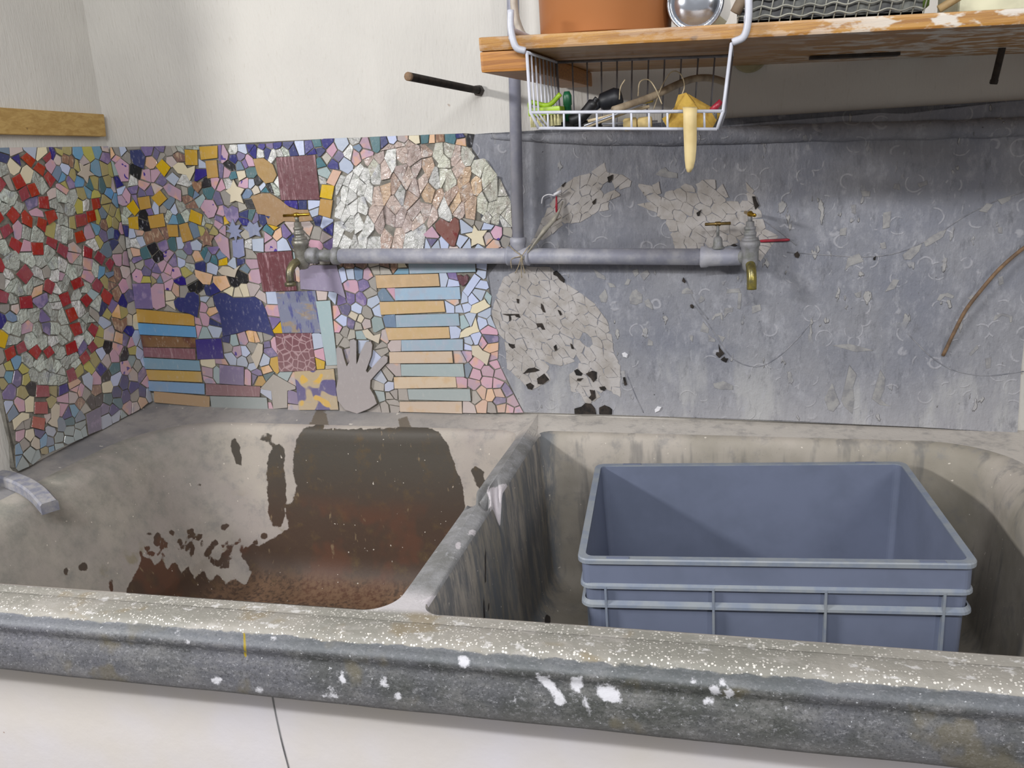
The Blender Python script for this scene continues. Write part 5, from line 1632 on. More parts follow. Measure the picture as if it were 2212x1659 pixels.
# ------------------------------------------------------------------ grey cement slab right of the mosaic
def px_uv(x,y,d=.014):
    p=at_wall(x,y,d*1.0008)-FRAME['b'][0]; return (p.dot(ub),p.z)
slab_root=empty('cement_slab',wp('b',1.0,.87,0),'grey cement splashback slab with pale tile scars, right of the mosaic','backsplash')
LEFT=[(1024,290),(1018,318),(1030,345),(1060,378),(1085,412),(1105,455),(1108,500),(1098,540),(1052,572),(1050,600),(1062,640),(1060,680),(1077,720),(1075,780),(1100,835),(1131,891)]
TOPE=[(2268,212),(2180,219),(2100,229),(2060,226),(2020,238),(1960,246),(1900,244),(1885,236),(1868,240),(1840,250),(1760,253),(1690,259),(1620,264),(1560,272),(1500,281),(1400,285),(1300,287),(1200,286),(1140,289),(1060,287)]
BOT=[(1400,899),(1700,909),(2000,924),(2100,929),(2198,938)]
outline=[px_uv(*p) for p in LEFT+BOT+[(2206,800)]+TOPE]
extr('slab','b',outline,-.004,.0125,M_slab,slab_root)
# raised rounded lip along the top of the slab
bm=bmesh.new()
lip=[(1060,296),(1200,299),(1400,297),(1560,293),(1700,288),(1850,284),(2000,281),(2150,276),(2262,271)]
tube(bm,curve([wp('b',*px_uv(*p),.0115) for p in lip],6),[(.0175+.004*noise.noise(Vector((i*.4,0,0))))*min(1,.25+i/16) for i in range(49)],10); bm_obj('slab_lip',bm,M_slab,slab_root,True)
for ln in PATCHES.strip().split('\n'):
    P=parse(ln); cu=sum(p[0] for p in P)/len(P); cv=sum(p[1] for p in P)/len(P); Q=[]
    for i in range(len(P)):
        a,b=P[i],P[(i+1)%len(P)]; Q+= [a,((a[0]+b[0])/2,(a[1]+b[1])/2)]
    Q=[(cu+(u-cu)*random.uniform(.9,1.14),cv+(v-cv)*random.uniform(.9,1.14)) for u,v in Q]
    prism('plaster_patch','b',Q,.011,.0024+random.random()*.001,[M_patch,M_patch],slab_root,.0007,.02)
for ln in CHIPS.strip().split('\n'): prism('lime_chip','b',parse(ln),.011,.0026,[M_patch2,M_patch2],slab_root,.0008,.03)
for ln in HOLLOW_SHADES.strip().split('\n'): prism('hollow_shade','b',parse(ln),.011,.0052,[M_hole_shade,M_hole_shade],slab_root,.0003)  # near-black plates on the surface, painting the shade inside small holes
for ln in WHITE_CHIPS.strip().split('\n'): prism('chalk_chip','b',parse(ln),.011,.006,[M_chalk,M_chalk],slab_root,.002,.1)
M_cut=simple('scored_line',(112,114,122),.9,scale=50,c2=(150,150,154))
for pts in ([(1700,545),(1800,552),(1880,555),(1950,543),(2020,510),(2080,470),(2150,435),(2212,415)],[(1500,660),(1530,700),(1570,760),(1600,785),(1640,792),(1680,772),(1720,735),(1750,700)],[(1960,720),(2010,770),(2060,800),(2130,812),(2212,803)],[(1350,800),(1375,860),(1390,892)],[(1640,470),(1690,505),(1720,530)],[(1480,600),(1500,650),(1530,690)]):
    bm=bmesh.new(); tube(bm,curve([wp('b',*px_uv(*p),.0122) for p in pts],6),.0013,6); bm_obj('scored_line',bm,M_cut,slab_root,True)
# ------------------------------------------------------------------ sink
sink=empty('sink',(-.44,1.35,0),'long cast grey cement double sink with wet stain in left basin','sink')
def wall_y(x): return 1.81-.04*x
def zb(x): return .865-.013*(x+.5)
def warp(x,y,z):
    t=np.clip((y-.97)/.78,0,1); return x, y-.04*(x+.45)*t, z-.008*t
def rrect(x0,x1,y0,y1,rc,ns,na):
    P=[]; (a,b,c,d)=rc; (nf,nr,nk,nle)=ns
    def arc(cx,cy,r,t0,n): return [(cx+r*math.cos(t0+math.pi/2*i/n),cy+r*math.sin(t0+math.pi/2*i/n)) for i in range(n)]
    def ln(p,q,n): return [(p[0]+(q[0]-p[0])*i/n,p[1]+(q[1]-p[1])*i/n) for i in range(n)]
    P+=ln((x0+a,y0),(x1-b,y0),nf)+arc(x1-b,y0+b,b,-math.pi/2,na)+ln((x1,y0+b),(x1,y1-c),nr)+arc(x1-c,y1-c,c,0,na)
    P+=ln((x1-c,y1),(x0+d,y1),nk)+arc(x0+d,y1-d,d,math.pi/2,na)+ln((x0,y1-d),(x0,y0+a),nle)+arc(x0+a,y0+a,a,math.pi,na)
    return np.array(P)
def profile(top,bot,fil,nw):   # top = list of (dz,(l,r,f,b)); bot=(dz,(..)) start of fillet ; fil radius
    pr=list(top); a=pr[-1]
    for i in range(1,nw+1):
        t=i/nw; pr.append((a[0]+(bot[0]-a[0])*t,tuple(a[1][k]+(bot[1][k]-a[1][k])*t for k in range(4))))
    for i in range(1,11):
        th=math.pi/2*i/10; pr.append((bot[0]-fil*math.sin(th),tuple(bot[1][k]+fil*(1-math.cos(th)) for k in range(4))))
    return pr
def notch(x,y,z):
    d=np.abs(y-1.372); w=np.clip(1-np.abs(x+.443)/.034,0,1)>0
    k=np.where(w & (z>.78),np.clip(1-d/.032,0,1),0); hgt=np.clip((z-.78)/.07,0,1)
    return z-.055*k*hgt
def stains(V,polys):
    V=np.asarray(V)-EYE; q=V@FW; X=CX+FPX*(V@RT)/q; Y=CY-FPX*(V@UP)/q; best=np.full(len(V),-60.)
    for P in polys:
        P=np.array(P,float); A=P; B=np.roll(P,-1,0); dm=np.full(len(V),1e9); ins=np.zeros(len(V),bool)
        for (ax,ay),(bx,by) in zip(A,B):
            dx,dy=bx-ax,by-ay; L=dx*dx+dy*dy+1e-9; t=np.clip(((X-ax)*dx+(Y-ay)*dy)/L,0,1); dm=np.minimum(dm,np.hypot(X-ax-t*dx,Y-ay-t*dy))
            c=(ay>Y)!=(by>Y)
            with np.errstate(all='ignore'): ins^= c&(X<(bx-ax)*(Y-ay)/(by-ay+1e-12)+ax)
        best=np.maximum(best,np.where(ins,dm,-dm))
    return best
def add_attr(o,name,vals):
    a=o.data.attributes.new(name,'FLOAT','POINT'); a.data.foreach_set('value',np.asarray(vals,dtype=np.float32))
def blob(cx,cy,a,b,n=9,ang=0): return [(cx+a*math.cos(t)*math.cos(ang)-b*math.sin(t)*math.sin(ang),cy+a*math.cos(t)*math.sin(ang)+b*math.sin(t)*math.cos(ang)) for t in [2*math.pi*i/n for i in range(n)]]
WET=[[(640,950),(655,925),(680,918),(685,895),(700,892),(700,925),(760,927),(850,925),(870,918),(920,922),(945,932),(965,955),(985,1010),(1000,1050),(1004,1090),(998,1120),(1000,1150),(1010,1200),(1010,1330),(900,1400),(700,1400),(560,1360),(430,1330),(260,1310),(275,1270),(300,1225),(305,1200),(322,1205),(335,1222),(350,1205),(362,1230),(378,1212),(392,1238),(408,1222),(420,1250),(440,1232),(452,1258),(470,1240),(490,1262),(505,1248),(530,1262),(545,1240),(525,1205),(525,1190),(545,1175),(560,1180),(585,1165),(610,1150),(625,1140),(612,1090),(632,1085),(640,1050),(632,1010),(635,980)],
[(590,965),(608,955),(616,975),(614,1010),(618,1050),(620,1080),(617,1105),(612,1130),(605,1140),(590,1135),(580,1115),(577,1060),(577,1000),(582,980)],[(497,952),(508,947),(517,960),(522,995),(520,1005),(510,1003),(500,975)],[(1017,1015),(1027,1005),(1045,1020),(1050,1055),(1045,1065),(1030,1050)],
blob(575,945,15,10),blob(428,1049,6,6),blob(412,1150,8,11),blob(430,1160,9,8),blob(483,1180,5,4),blob(490,1202,14,9,9,-.2),blob(450,1192,8,15,9,.5),blob(415,1190,6,14,9,.2),blob(572,1158,9,7),blob(462,1172,6,5),blob(545,1190,10,8),blob(560,1198,16,12),blob(475,1218,22,9,9,.3),blob(350,1170,5,9),blob(318,1185,6,6),blob(340,1165,9,16),blob(143,1235,6,10),blob(180,1225,11,9),blob(240,1265,4,14)]
_r=random.Random(3)
for _ in range(46):
    a_=_r.uniform(0,1); WET.append(blob(300+a_*290+_r.gauss(0,12),1222-44*math.sin(a_*3.1)-_r.expovariate(1/16.),_r.uniform(2.2,7),_r.uniform(3,10),8,_r.uniform(-.3,.6)))
def inner_mat(left):
    t=NT('basin_cement'); z=t.sep(); a=t.noise(4,4); b=t.noise(22,5,.7); c=t.noise(90,4,.7,(1,1,.4)); fine=t.noise(300,2)
    k=t.mix(t.ramp(a,.35,.65),(184,176,166),(170,161,156) if left else (150,144,132)); k=t.mix(t.ramp(b,.5,.72,0,.5),k,(128,128,130)); k=t.mix(t.ramp(fine,.6,.8,0,.3),k,(120,112,104))
    k=t.mix(t.math('MULTIPLY',t.ramp(z[0],-1.5,-1.1,1,0),t.ramp(b,.35,.6,.3,.7)),k,(130,132,122))
    if left:
        k=t.mix(t.math('MULTIPLY',t.ramp(t.noise(13,3,.6,None,(3,1,2)),.60,.7,0,.6),t.ramp(z[2],.6,.7,1,0)),k,(128,116,60))
        s=t.attr('stain'); e=t.math('ADD',s,t.math('MULTIPLY',t.math('SUBTRACT',t.noise(60,4,.6),.5),13)); m=t.ramp(e,-1.0,1.4)
        wet=t.mix(t.ramp(z[2],.58,.80),(80,64,54),(82,77,70)); wet=t.mix(t.ramp(b,.5,.75,0,.65),wet,(104,86,60)); wet=t.mix(t.math('MULTIPLY',t.ramp(t.noise(7,3),.5,.62),t.ramp(z[2],.62,.7,.8,0)),wet,(98,68,54))
        wet=t.mix(t.ramp(t.noise(60,3,.6,(1,1,.35),(1,5,2)),.66,.74,0,.7),wet,(140,122,96)); wet=t.mix(t.math('MULTIPLY',t.ramp(z[2],.46,.5,1,0),t.ramp(c,.35,.6)),wet,(122,96,76))
        k=t.mix(m,k,wet); t.set(Roughness=t.math('MULTIPLY_ADD',m,-.18,.74)); t.b.inputs['Specular IOR Level'].default_value=.35
    else:
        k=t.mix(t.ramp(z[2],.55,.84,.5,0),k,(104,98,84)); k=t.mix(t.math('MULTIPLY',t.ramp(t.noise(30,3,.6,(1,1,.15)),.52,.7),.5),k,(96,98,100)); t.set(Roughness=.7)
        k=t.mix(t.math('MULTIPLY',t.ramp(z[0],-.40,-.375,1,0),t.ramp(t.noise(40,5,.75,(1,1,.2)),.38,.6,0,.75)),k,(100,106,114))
        s=t.attr('stain'); k=t.mix(t.ramp(s,-.6,.6,0,.9),k,(30,20,20))
    sp=t.noise(130,1,.3,None,(6,6,6)); k=t.mix(t.ramp(sp,.78,.80,0,.8),k,(222,214,202))
    t.col(k).bump(t.math('ADD',b,t.math('MULTIPLY',c,.4)),.3,.003); return t.m
def crust(t,z):
    a=t.noise(5,4); b=t.noise(30,5,.75,(.5,1,1))
    top=t.mix(t.ramp(a,.4,.6),(154,150,142),(138,136,128)); top=t.mix(t.ramp(b,.52,.68,0,.7),top,(172,168,162)); top=t.mix(t.ramp(t.noise(9,3,.6,None,(7,1,1)),.6,.68,0,.5),top,(130,112,74))
    vo=t.n('ShaderNodeTexVoronoi',i_Vector=t.pos(),i_Scale=250.); d=vo.outputs['Distance']; rs=t.n('ShaderNodeSeparateColor',i_0=vo.outputs['Color']).outputs[0]
    th=t.math('MULTIPLY_ADD',rs,.46,.04); dd=t.math('SUBTRACT',th,d); edge=t.ramp(z[1],.912,.93,1,.62)
    dots=t.math('MULTIPLY',t.ramp(dd,0,.07),t.ramp(t.math('ADD',t.noise(20,3,.6,None,(1,7,3)),t.ramp(z[1],.905,.925,.2,0)),.36,.50))
    top=t.mix(t.math('MULTIPLY',dots,edge),top,(226,222,214)); top=t.mix(t.ramp(t.noise(55,4,.7,(.6,1,1),(2,2,8)),.58,.66,0,.8),top,(206,204,202))
    t.dots=dots; return top
def ledge_mat():
    t=NT('ledge_cement'); z=t.sep(); a=t.noise(6,4); b=t.noise(30,5,.7); c=t.noise(150,3)
    k=t.mix(t.ramp(z[0],-.7,-.45),(162,157,153),(198,192,184)); k=t.mix(t.ramp(b,.45,.72,0,.55),k,(132,130,130)); k=t.mix(t.math('MULTIPLY',t.ramp(a,.42,.6),t.ramp(z[0],-1.1,-.6,.7,0)),k,(122,122,126))
    k=t.mix(t.ramp(c,.74,.77,0,.8),k,(70,62,56)); k=t.mix(t.ramp(t.noise(60,2,.5,None,(2,3,4)),.72,.75,0,.8),k,(214,208,198))
    k=t.mix(t.math('MULTIPLY',t.ramp(z[1],1.06,1.0),t.math('MULTIPLY',t.ramp(z[0],-.54,-.48),t.ramp(z[0],-.36,-.41))),k,(192,188,190))
    k=t.mix(t.ramp(z[1],.985,.965),k,crust(t,z))
    s=t.attr('stain'); e=t.math('ADD',s,t.math('MULTIPLY',t.math('SUBTRACT',t.noise(45,5,.7),.5),10)); k=t.mix(t.ramp(e,-1,1.5,0,.85),k,(104,94,80))
    t.col(k).set(Roughness=.7).bump(t.math('ADD',b,c),.3,.002); return t.m
def divider_mat():
    t=NT('divider_cement'); b=t.noise(24,5,.7); c=t.noise(90,4,.7); k=t.mix(t.ramp(b,.3,.7),(148,148,150),(120,120,118)); k=t.mix(t.ramp(c,.6,.72,0,.5),k,(196,196,202))
    k=t.mix(t.ramp(t.sep()[1],1.05,1.0),k,(196,192,194)); k=t.mix(t.ramp(t.sep()[1],1.66,1.73),k,(182,176,170))
    s=t.attr('white'); e=t.math('ADD',s,t.math('MULTIPLY',t.math('SUBTRACT',t.noise(60,4),.5),20)); k=t.mix(t.ramp(e,-1,1.5,0,.85),k,(206,200,204))
    t.col(k).set(Roughness=.75).bump(t.math('ADD',b,c),.5,.003); return t.m
M_inL=inner_mat(True); M_inR=inner_mat(False); M_ledge=ledge_mat(); M_div=divider_mat()
DRIPS=[[(1047,1170),(1050,1170),(1050,1260),(1047,1265)],[(1043,1290),(1046,1290),(1049,1350),(1045,1350)],[(1054,1300),(1057,1300),(1057,1320),(1054,1322)],blob(1183,1340,7,14),blob(1058,1270,3,3),blob(1027,1211,3,3)]
def basin(x0,x1,rc,ns,na,prof,outer,mat,nw,white=None):
    y0,y1=.972,1.752; rings=[]
    for dz,(l,r,f,b) in prof:
        rr=[max(rc[0]-.5*(l+f),.02),max(rc[1]-.5*(r+f),.02),max(rc[2]-.5*(r+b),.02),max(rc[3]-.5*(l+b),.02)]
        P=rrect(x0+l,x1-r,y0+f,y1-b,rr,ns,na); X,Y,Z=warp(P[:,0],P[:,1],np.full(len(P),.86+dz)); rings.append(np.stack([X,Y,notch(X,Y,Z)],1))
    # floor
    last=rings[-1]; c=last.mean(0); fl=[]
    for t in (.82,.64,.46,.28,.1): q=c+(last-c)*t; q[:,2]=last[:,2]-.004*(1-t); fl.append(q)
    # top surface out to the cell rectangle
    ox0,ox1,oy0,oy1=outer; O=rrect(ox0,ox1,oy0,oy1,[.0008]*4,ns,na); bk=O[:,1]>oy1-.002
    OY=np.where(bk,wall_y(O[:,0]),O[:,1]); tt=np.clip((OY-.97)/.85,0,1); OZ=.86+(zb(O[:,0])-.86)*tt; outr=np.stack([O[:,0],OY,notch(O[:,0],OY,OZ)],1)
    tops=[]
    for k in range(5,0,-1):
        s=k/5; q=rings[0]*(1-s)+outr*s; q[:,2]=(rings[0][:,2]*(1-s)+(.86+(zb(q[:,0])-.86)*np.clip((q[:,1]-.97)/.85,0,1))*s) if False else q[:,2]; tops.append(q)
    allr=tops+rings+fl; N=len(last); V=np.concatenate(allr); nt=len(tops)
    for i in range(len(V)):
        if i//N>=nt: 
            V[i,0]+=.0016*noise.noise(Vector(V[i])*9); V[i,1]+=.003*noise.noise(Vector(V[i])*6+Vector((3,1,2)))*(V[i,2]<.84)
        else: V[i,2]+=.0015*noise.noise(Vector(V[i])*12)*min(1,max(0,(V[i,1]-.952)/.02))+.0004
    F=[];K=[]
    for r in range(len(allr)-1):
        a=r*N; b=a+N; my=V[a:b]
        for k in range(N):
            k2=(k+1)%N; F.append((a+k,a+k2,b+k2,b+k)); 
            xx,yy,zz=V[a+k]
            if r<nt: K.append(2 if abs(xx+.445)<.024 and 1.0<yy<1.735 else 1)
            else: K.append(2 if (r<nt+2 and abs(xx+.445)<.027 and 1.0<yy<1.735) else 0)
    F.append(tuple(range((len(allr)-1)*N,len(allr)*N))); K.append(0)
    return V,F,K
PARTS={1:([],[]),2:([],[])}
def emit(V,F,K,mat,stain):
    K=np.array(K)
    for kk in (0,1,2):
        idx=[f for f,k in zip(F,K) if k==kk]; used=sorted({i for f in idx for i in f}); mp={u:i for i,u in enumerate(used)}
        vs=[tuple(V[u]) for u in used]; fs=[tuple(mp[i] for i in f) for f in idx]
        if kk==0:
            o=mesh('basin',vs,fs,mat,sink,True); add_attr(o,'stain',stains(vs,stain))
        else:
            v0,f0=PARTS[kk]; b=len(v0); v0+=vs; f0+=[tuple(i+b for i in f) for f in fs]
topL=[(0,(0,0,0,0)),(-.0015,(.012,.0016,.004,.007)),(-.005,(.026,.003,.008,.013)),(-.011,(.040,.004,.011,.017)),(-.020,(.052,.005,.013,.020)),(-.035,(.064,.006,.015,.022)),(-.055,(.074,.007,.016,.023))]
topR=[(0,(0,0,0,0)),(-.0015,(.0016,.010,.004,.007)),(-.005,(.003,.020,.008,.013)),(-.011,(.004,.030,.011,.017)),(-.020,(.005,.038,.013,.020)),(-.035,(.006,.046,.015,.022)),(-.055,(.007,.052,.016,.023))]
V,F,K=basin(-1.44,-.467,(.14,.05,.055,.2),(130,120,190,110),16,profile(topL,(-.31,(.17,.03,.03,.05)),.09,70),(-1.53,-.445,.95,1.87),M_inL,70)
emit(V,F,K,M_inL,WET)
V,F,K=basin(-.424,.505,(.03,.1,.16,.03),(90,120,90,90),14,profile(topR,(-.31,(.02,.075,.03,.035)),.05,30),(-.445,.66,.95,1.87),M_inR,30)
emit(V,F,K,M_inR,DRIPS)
o=mesh('ledge',*PARTS[1],M_ledge,sink,True); add_attr(o,'stain',stains(PARTS[1][0],[[(685,885),(704,885),(712,925),(660,930),(672,910)],[(860,905),(880,900),(890,925),(865,928)]]))
o=mesh('divider',*PARTS[2],M_div,sink,True); add_attr(o,'white',stains(PARTS[2][0],[[(1052,1055),(1098,1045),(1090,1140),(1060,1135)],[(930,1285),(965,1290),(960,1335),(880,1330),(905,1300)],blob(1020,1150,9,5),blob(990,1180,6,8)]))
# front rim
SPL=[[(1155,1452),(1165,1460),(1190,1458),(1200,1478),(1218,1500),(1225,1515),(1210,1530),(1198,1522),(1190,1498),(1172,1482),(1160,1470)],[(1235,1462),(1255,1460),(1262,1478),(1250,1500),(1238,1490),(1228,1482)],[(1290,1475),(1320,1478),(1340,1495),(1345,1515),(1325,1520),(1300,1515),(1285,1495)],
 [(988,1420),(1000,1413),(1012,1420),(1013,1440),(1003,1447),(992,1438)],blob(830,1475,14,13),blob(860,1505,10,13),blob(1110,1510,24,6),blob(1445,1515,8,4),[(1255,1500),(1268,1505),(1278,1530),(1272,1545),(1262,1525)],blob(1515,1480,5,12),blob(1560,1475,12,9,9,.4),blob(590,1378,9,5),blob(715,1478,6,12),blob(1050,1490,14,6),blob(1475,1508,5,7),blob(1545,1490,16,12,9,.5),blob(1575,1500,12,12),blob(1532,1515,14,10),blob(1497,1470,9,6),blob(1150,1540,4,3),blob(1425,1530,9,5),blob(1700,1527,4,5),blob(1563,1550,3,3),blob(385,1368,7,5),blob(402,1385,10,3,9,.5),blob(102,1358,4,9,9,.6),blob(325,1380,10,3,9,-.5),blob(738,1460,4,14,9,.1),blob(740,1470,8,8),blob(470,1470,16,8),blob(560,1490,14,8),blob(715,1500,22,10),blob(353,1424,4,3),blob(388,1462,4,3)]
YEL=[[(525,1360),(529,1360),(531,1390),(534,1420),(528,1422),(526,1400)]]
pr=[(.960,.8560),(.950,.8600),(.935,.8607),(.92,.8605),(.912,.8592),(.9075,.8570),(.9055,.8535),(.901,.8522),(.895,.851),(.8895,.8478),(.8868,.843),(.8872,.8375),(.890,.8325),(.8908,.8285),(.889,.8235),(.8855,.8175),(.8825,.809),(.881,.80),(.8803,.792),(.8800,.784),(.8802,.776),(.8825,.7705),(.888,.767),(.90,.766),(.960,.766)]
nx=620; xs=np.linspace(-1.53,.66,nx); V=[];
for x in xs:
    w=.0028*noise.noise(Vector((x*14,0,0)))+.0016*noise.noise(Vector((x*50,3,0)))
    for j,(y,z) in enumerate(pr):
        k=1 if 4<=j<=7 else (0 if j<2 else .15)
        V.append((x,y+w*k+.0012*noise.noise(Vector((x*8,j*.5,7))),z+.0012*noise.noise(Vector((x*11,j*.4,1)))*(j>1)+(.0014*noise.noise(Vector((x*120,y*300,0))) if 1<j<6 else 0)))
m=len(pr); F=[(i*m+j,i*m+j+1,(i+1)*m+j+1,(i+1)*m+j) for i in range(nx-1) for j in range(m-1)]; F+=[tuple(range(m-1,-1,-1)),tuple((nx-1)*m+j for j in range(m))]
def rim_mat():
    t=NT('rim_cement'); z=t.sep(); a=t.noise(5,4); b=t.noise(30,5,.75,(.5,1,1)); c=t.noise(210,2,.5)
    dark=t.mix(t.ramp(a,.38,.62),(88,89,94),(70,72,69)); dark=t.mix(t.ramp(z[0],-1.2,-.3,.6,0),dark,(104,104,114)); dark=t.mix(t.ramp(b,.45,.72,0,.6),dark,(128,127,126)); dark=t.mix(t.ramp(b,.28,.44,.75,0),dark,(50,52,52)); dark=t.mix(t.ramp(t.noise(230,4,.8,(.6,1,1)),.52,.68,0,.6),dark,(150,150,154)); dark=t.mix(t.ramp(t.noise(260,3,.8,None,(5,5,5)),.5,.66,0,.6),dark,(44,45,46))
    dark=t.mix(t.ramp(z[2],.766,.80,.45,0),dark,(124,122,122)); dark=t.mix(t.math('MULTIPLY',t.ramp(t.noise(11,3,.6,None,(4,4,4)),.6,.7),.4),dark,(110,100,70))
    band=t.math('MULTIPLY',t.ramp(z[2],.842,.848),t.ramp(z[2],.8525,.855,1,0)); dark=t.mix(t.math('MULTIPLY',band,.35),dark,(122,128,134))
    sp=t.attr('splash'); e=t.math('ADD',sp,t.math('MULTIPLY',t.math('SUBTRACT',t.noise(70,5,.75),.5),34)); dark=t.mix(t.ramp(e,-1,6,0,.85),dark,(214,214,220))
    y=t.attr('yellow'); dark=t.mix(t.ramp(y,-1,1),dark,(150,130,30))
    dark=t.mix(t.ramp(c,.72,.75,0,.8),dark,(190,192,196))
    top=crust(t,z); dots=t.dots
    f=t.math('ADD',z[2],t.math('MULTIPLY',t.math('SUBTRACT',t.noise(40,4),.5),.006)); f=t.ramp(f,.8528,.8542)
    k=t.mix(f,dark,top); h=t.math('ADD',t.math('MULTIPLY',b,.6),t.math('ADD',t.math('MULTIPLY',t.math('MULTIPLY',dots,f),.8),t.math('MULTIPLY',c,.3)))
    t.col(k).set(Roughness=.62).bump(h,.55,.003); return t.m
o=mesh('front_rim',V,F,rim_mat(),sink,True); add_attr(o,'splash',stains(V,SPL)); add_attr(o,'yellow',stains(V,YEL))
bm=bmesh.new(); box(bm,(-1.52,.956,0),(.655,.968,.768)); box(bm,(.62,.955,0),(.655,1.77,.84)); bm_obj('plinth',bm,M_plinth,sink)
bm=bmesh.new(); tube(bm,curve([at_y(588,1500,.9555),at_y(596,1545,.9555),at_y(608,1600,.9555),at_y(625,1665,.9555)],6),.0012,6); bm_obj('paint_run',bm,simple('grey_run',(140,140,142),.5),sink,True)
# curved bar on the left end
A=[at_z(-70,1030,.876),at_z(0,1031,.876),at_z(45,1044,.872),at_z(80,1065,.864),at_z(108,1095,.855)]; A=[tuple(q) for q in A]
pts=curve(A,8); bm=bmesh.new(); prev=None
for i,p in enumerate(pts):
    t=(pts[min(i+1,len(pts)-1)]-pts[max(i-1,0)]).normalized(); s=t.cross(Vector((0,0,1))).normalized(); up=s.cross(t)
    q=[bm.verts.new(p+s*a+up*b) for a,b in ((-.016,-.012),(-.0165,.007),(-.013,.011),(.013,.011),(.0165,.007),(.016,-.012))]
    if prev:
        for k in range(6): bm.faces.new((prev[k],prev[(k+1)%6],q[(k+1)%6],q[k]))
    else: bm.faces.new(q)
    prev=q
bm.faces.new(prev[::-1])
tag(bm_obj('curved_bar',bm,simple('bar_stone',(126,128,142),.6,scale=50,c2=(160,158,158),bump=.4)),'blue-grey curved stone bar lying on the left end of the sink','bar')
# ------------------------------------------------------------------ crate
M_cr=simple('crate_plastic',(114,122,144),.42,var=.03,scale=9,c2=(106,114,134),bump=.05); M_cr2=simple('crate_rim_plastic',(142,148,154),.45,var=.04,scale=30,c2=(124,134,152),bump=.1)
FL,FR_,BR,BL=[Vector(p) for p in((-.254,1.215,.826),(.342,1.263,.826),(.325,1.675,.826),(-.277,1.627,.826))]
cc=(FL+FR_+BR+BL)/4; ang=math.atan2((FR_-FL).y,(FR_-FL).x); CW,CD=.60,.413; zt=.826; zf=.505
cr=empty('storage_crate',(cc.x,cc.y,zf),'blue-grey plastic storage crate standing open in the right basin','crate')
MC=Matrix.Translation((cc.x,cc.y,0))@Matrix.Rotation(ang,4,'Z')
def rr2(w,d,r,z,n=5):
    P=rrect(-w/2,w/2,-d/2,d/2,[r]*4,(1,1,1,1),n); return [MC@Vector((p[0],p[1],z)) for p in P]
def loft(loops,caps=(False,False)):
    bm=bmesh.new(); R=[[bm.verts.new(p) for p in L] for L in loops]; n=len(R[0])
    for a,b in zip(R,R[1:]):
        for k in range(n): bm.faces.new((a[k],a[(k+1)%n],b[(k+1)%n],b[k]))
    if caps[0]: bm.faces.new(R[0])
    if caps[1]: bm.faces.new(R[-1])
    return bm
o_=.012
b=loft([rr2(CW-.026,CD-.026,.012,zt-.002),rr2(CW-.050,CD-.050,.012,zf+.008),rr2(CW-.052,CD-.052,.012,zf+.006),rr2(CW-.10,CD-.10,.01,zf+.006)],(False,True)); bm_obj('inner_wall',b,M_cr,cr)
b=loft([rr2(CW-.012,CD-.012,.012,zt-.004),rr2(CW-.012,CD-.012,.012,zt-.052),rr2(CW-.018,CD-.018,.012,zt-.053),rr2(CW-.020,CD-.020,.012,zt-.085),rr2(CW-.024,CD-.024,.012,zt-.09),rr2(CW-.032,CD-.032,.012,zf)],(False,True)); bm_obj('body',b,M_cr,cr)
b=loft([rr2(CW-.026,CD-.026,.012,zt-.006),rr2(CW-.025,CD-.025,.013,zt),rr2(CW-.003,CD-.003,.018,zt),rr2(CW,CD,.019,zt-.002),rr2(CW,CD,.019,zt-.0085),rr2(CW-.013,CD-.013,.013,zt-.009)]); bm_obj('rim',b,M_cr2,cr)
for zz,ex in ((zt-.047,.0),(zt-.081,.0)):
    b=loft([rr2(CW-.016,CD-.016,.013,zz+.0035),rr2(CW-.004+ex,CD-.004+ex,.02,zz-.002),rr2(CW-.003+ex,CD-.003+ex,.02,zz-.0065),rr2(CW-.020,CD-.020,.013,zz-.0075)]); bm_obj('band',b,M_cr2,cr)
for xx in (-.257,-.087,.083,.254):
    bm=bmesh.new(); box(bm,(xx-.0016,-CD/2+.001,zf+.01),(xx+.0022,-CD/2+.014,zt-.05),MC,.0006); bm_obj('rib',bm,M_cr2,cr)
    bm=bmesh.new(); box(bm,(xx-.0022,CD/2-.014,zf+.01),(xx+.0022,CD/2-.001,zt-.05),MC,.0006); bm_obj('rib',bm,M_cr2,cr)
for s in(-1,1):
    for yy in(-.1,.1):
        bm=bmesh.new(); box(bm,(s*(CW/2-.0075)-.0065,yy-.0022,zf+.01),(s*(CW/2-.0075)+.0065,yy+.0022,zt-.05),MC,.0006); bm_obj('rib',bm,M_cr2,cr)
for xx,yy in ((-.235,-1),(.235,-1),(-.225,1),(.225,1)):
    bm=bmesh.new(); box(bm,(xx-.018,yy*(CD/2-.006)-.003,zt-.001),(xx+.018,yy*(CD/2-.006)+.003,zt+.0012),MC,.0005); bm_obj('stacking_lug',bm,M_cr,cr)
# ------------------------------------------------------------------ pipes and taps
M_pipe=simple('galvanised_pipe',(150,152,166),.55,metal=.1,scale=26,c2=(182,182,188),bump=.4)
M_vp=simple('galvanised_riser',(146,148,164),.5,metal=.1,scale=14,c2=(176,176,184),bump=.3)
M_tap=simple('weathered_brass',(124,122,112),.4,metal=.55,scale=50,c2=(150,148,142),bump=.4)
M_brass=simple('polished_brass',(206,166,66),.22,metal=.95,scale=40,c2=(150,116,40),bump=.05)
M_lime=simple('limescaled_brass',(150,150,154),.6,metal=.3,scale=50,c2=(120,122,116),bump=.5)
PD=.058
pipe=empty('water_pipe',at_wall(1120,553,PD),'grey galvanised water pipe running along the wall with a riser between two taps','pipe')
p0,p1,p2=at_wall(724,553,PD),at_wall(1120,553,PD),at_wall(1530,555,PD)
bm=bmesh.new(); tube(bm,[p0,p1,p2],.0168,20); bm_obj('horizontal_pipe',bm,M_pipe,pipe,True)
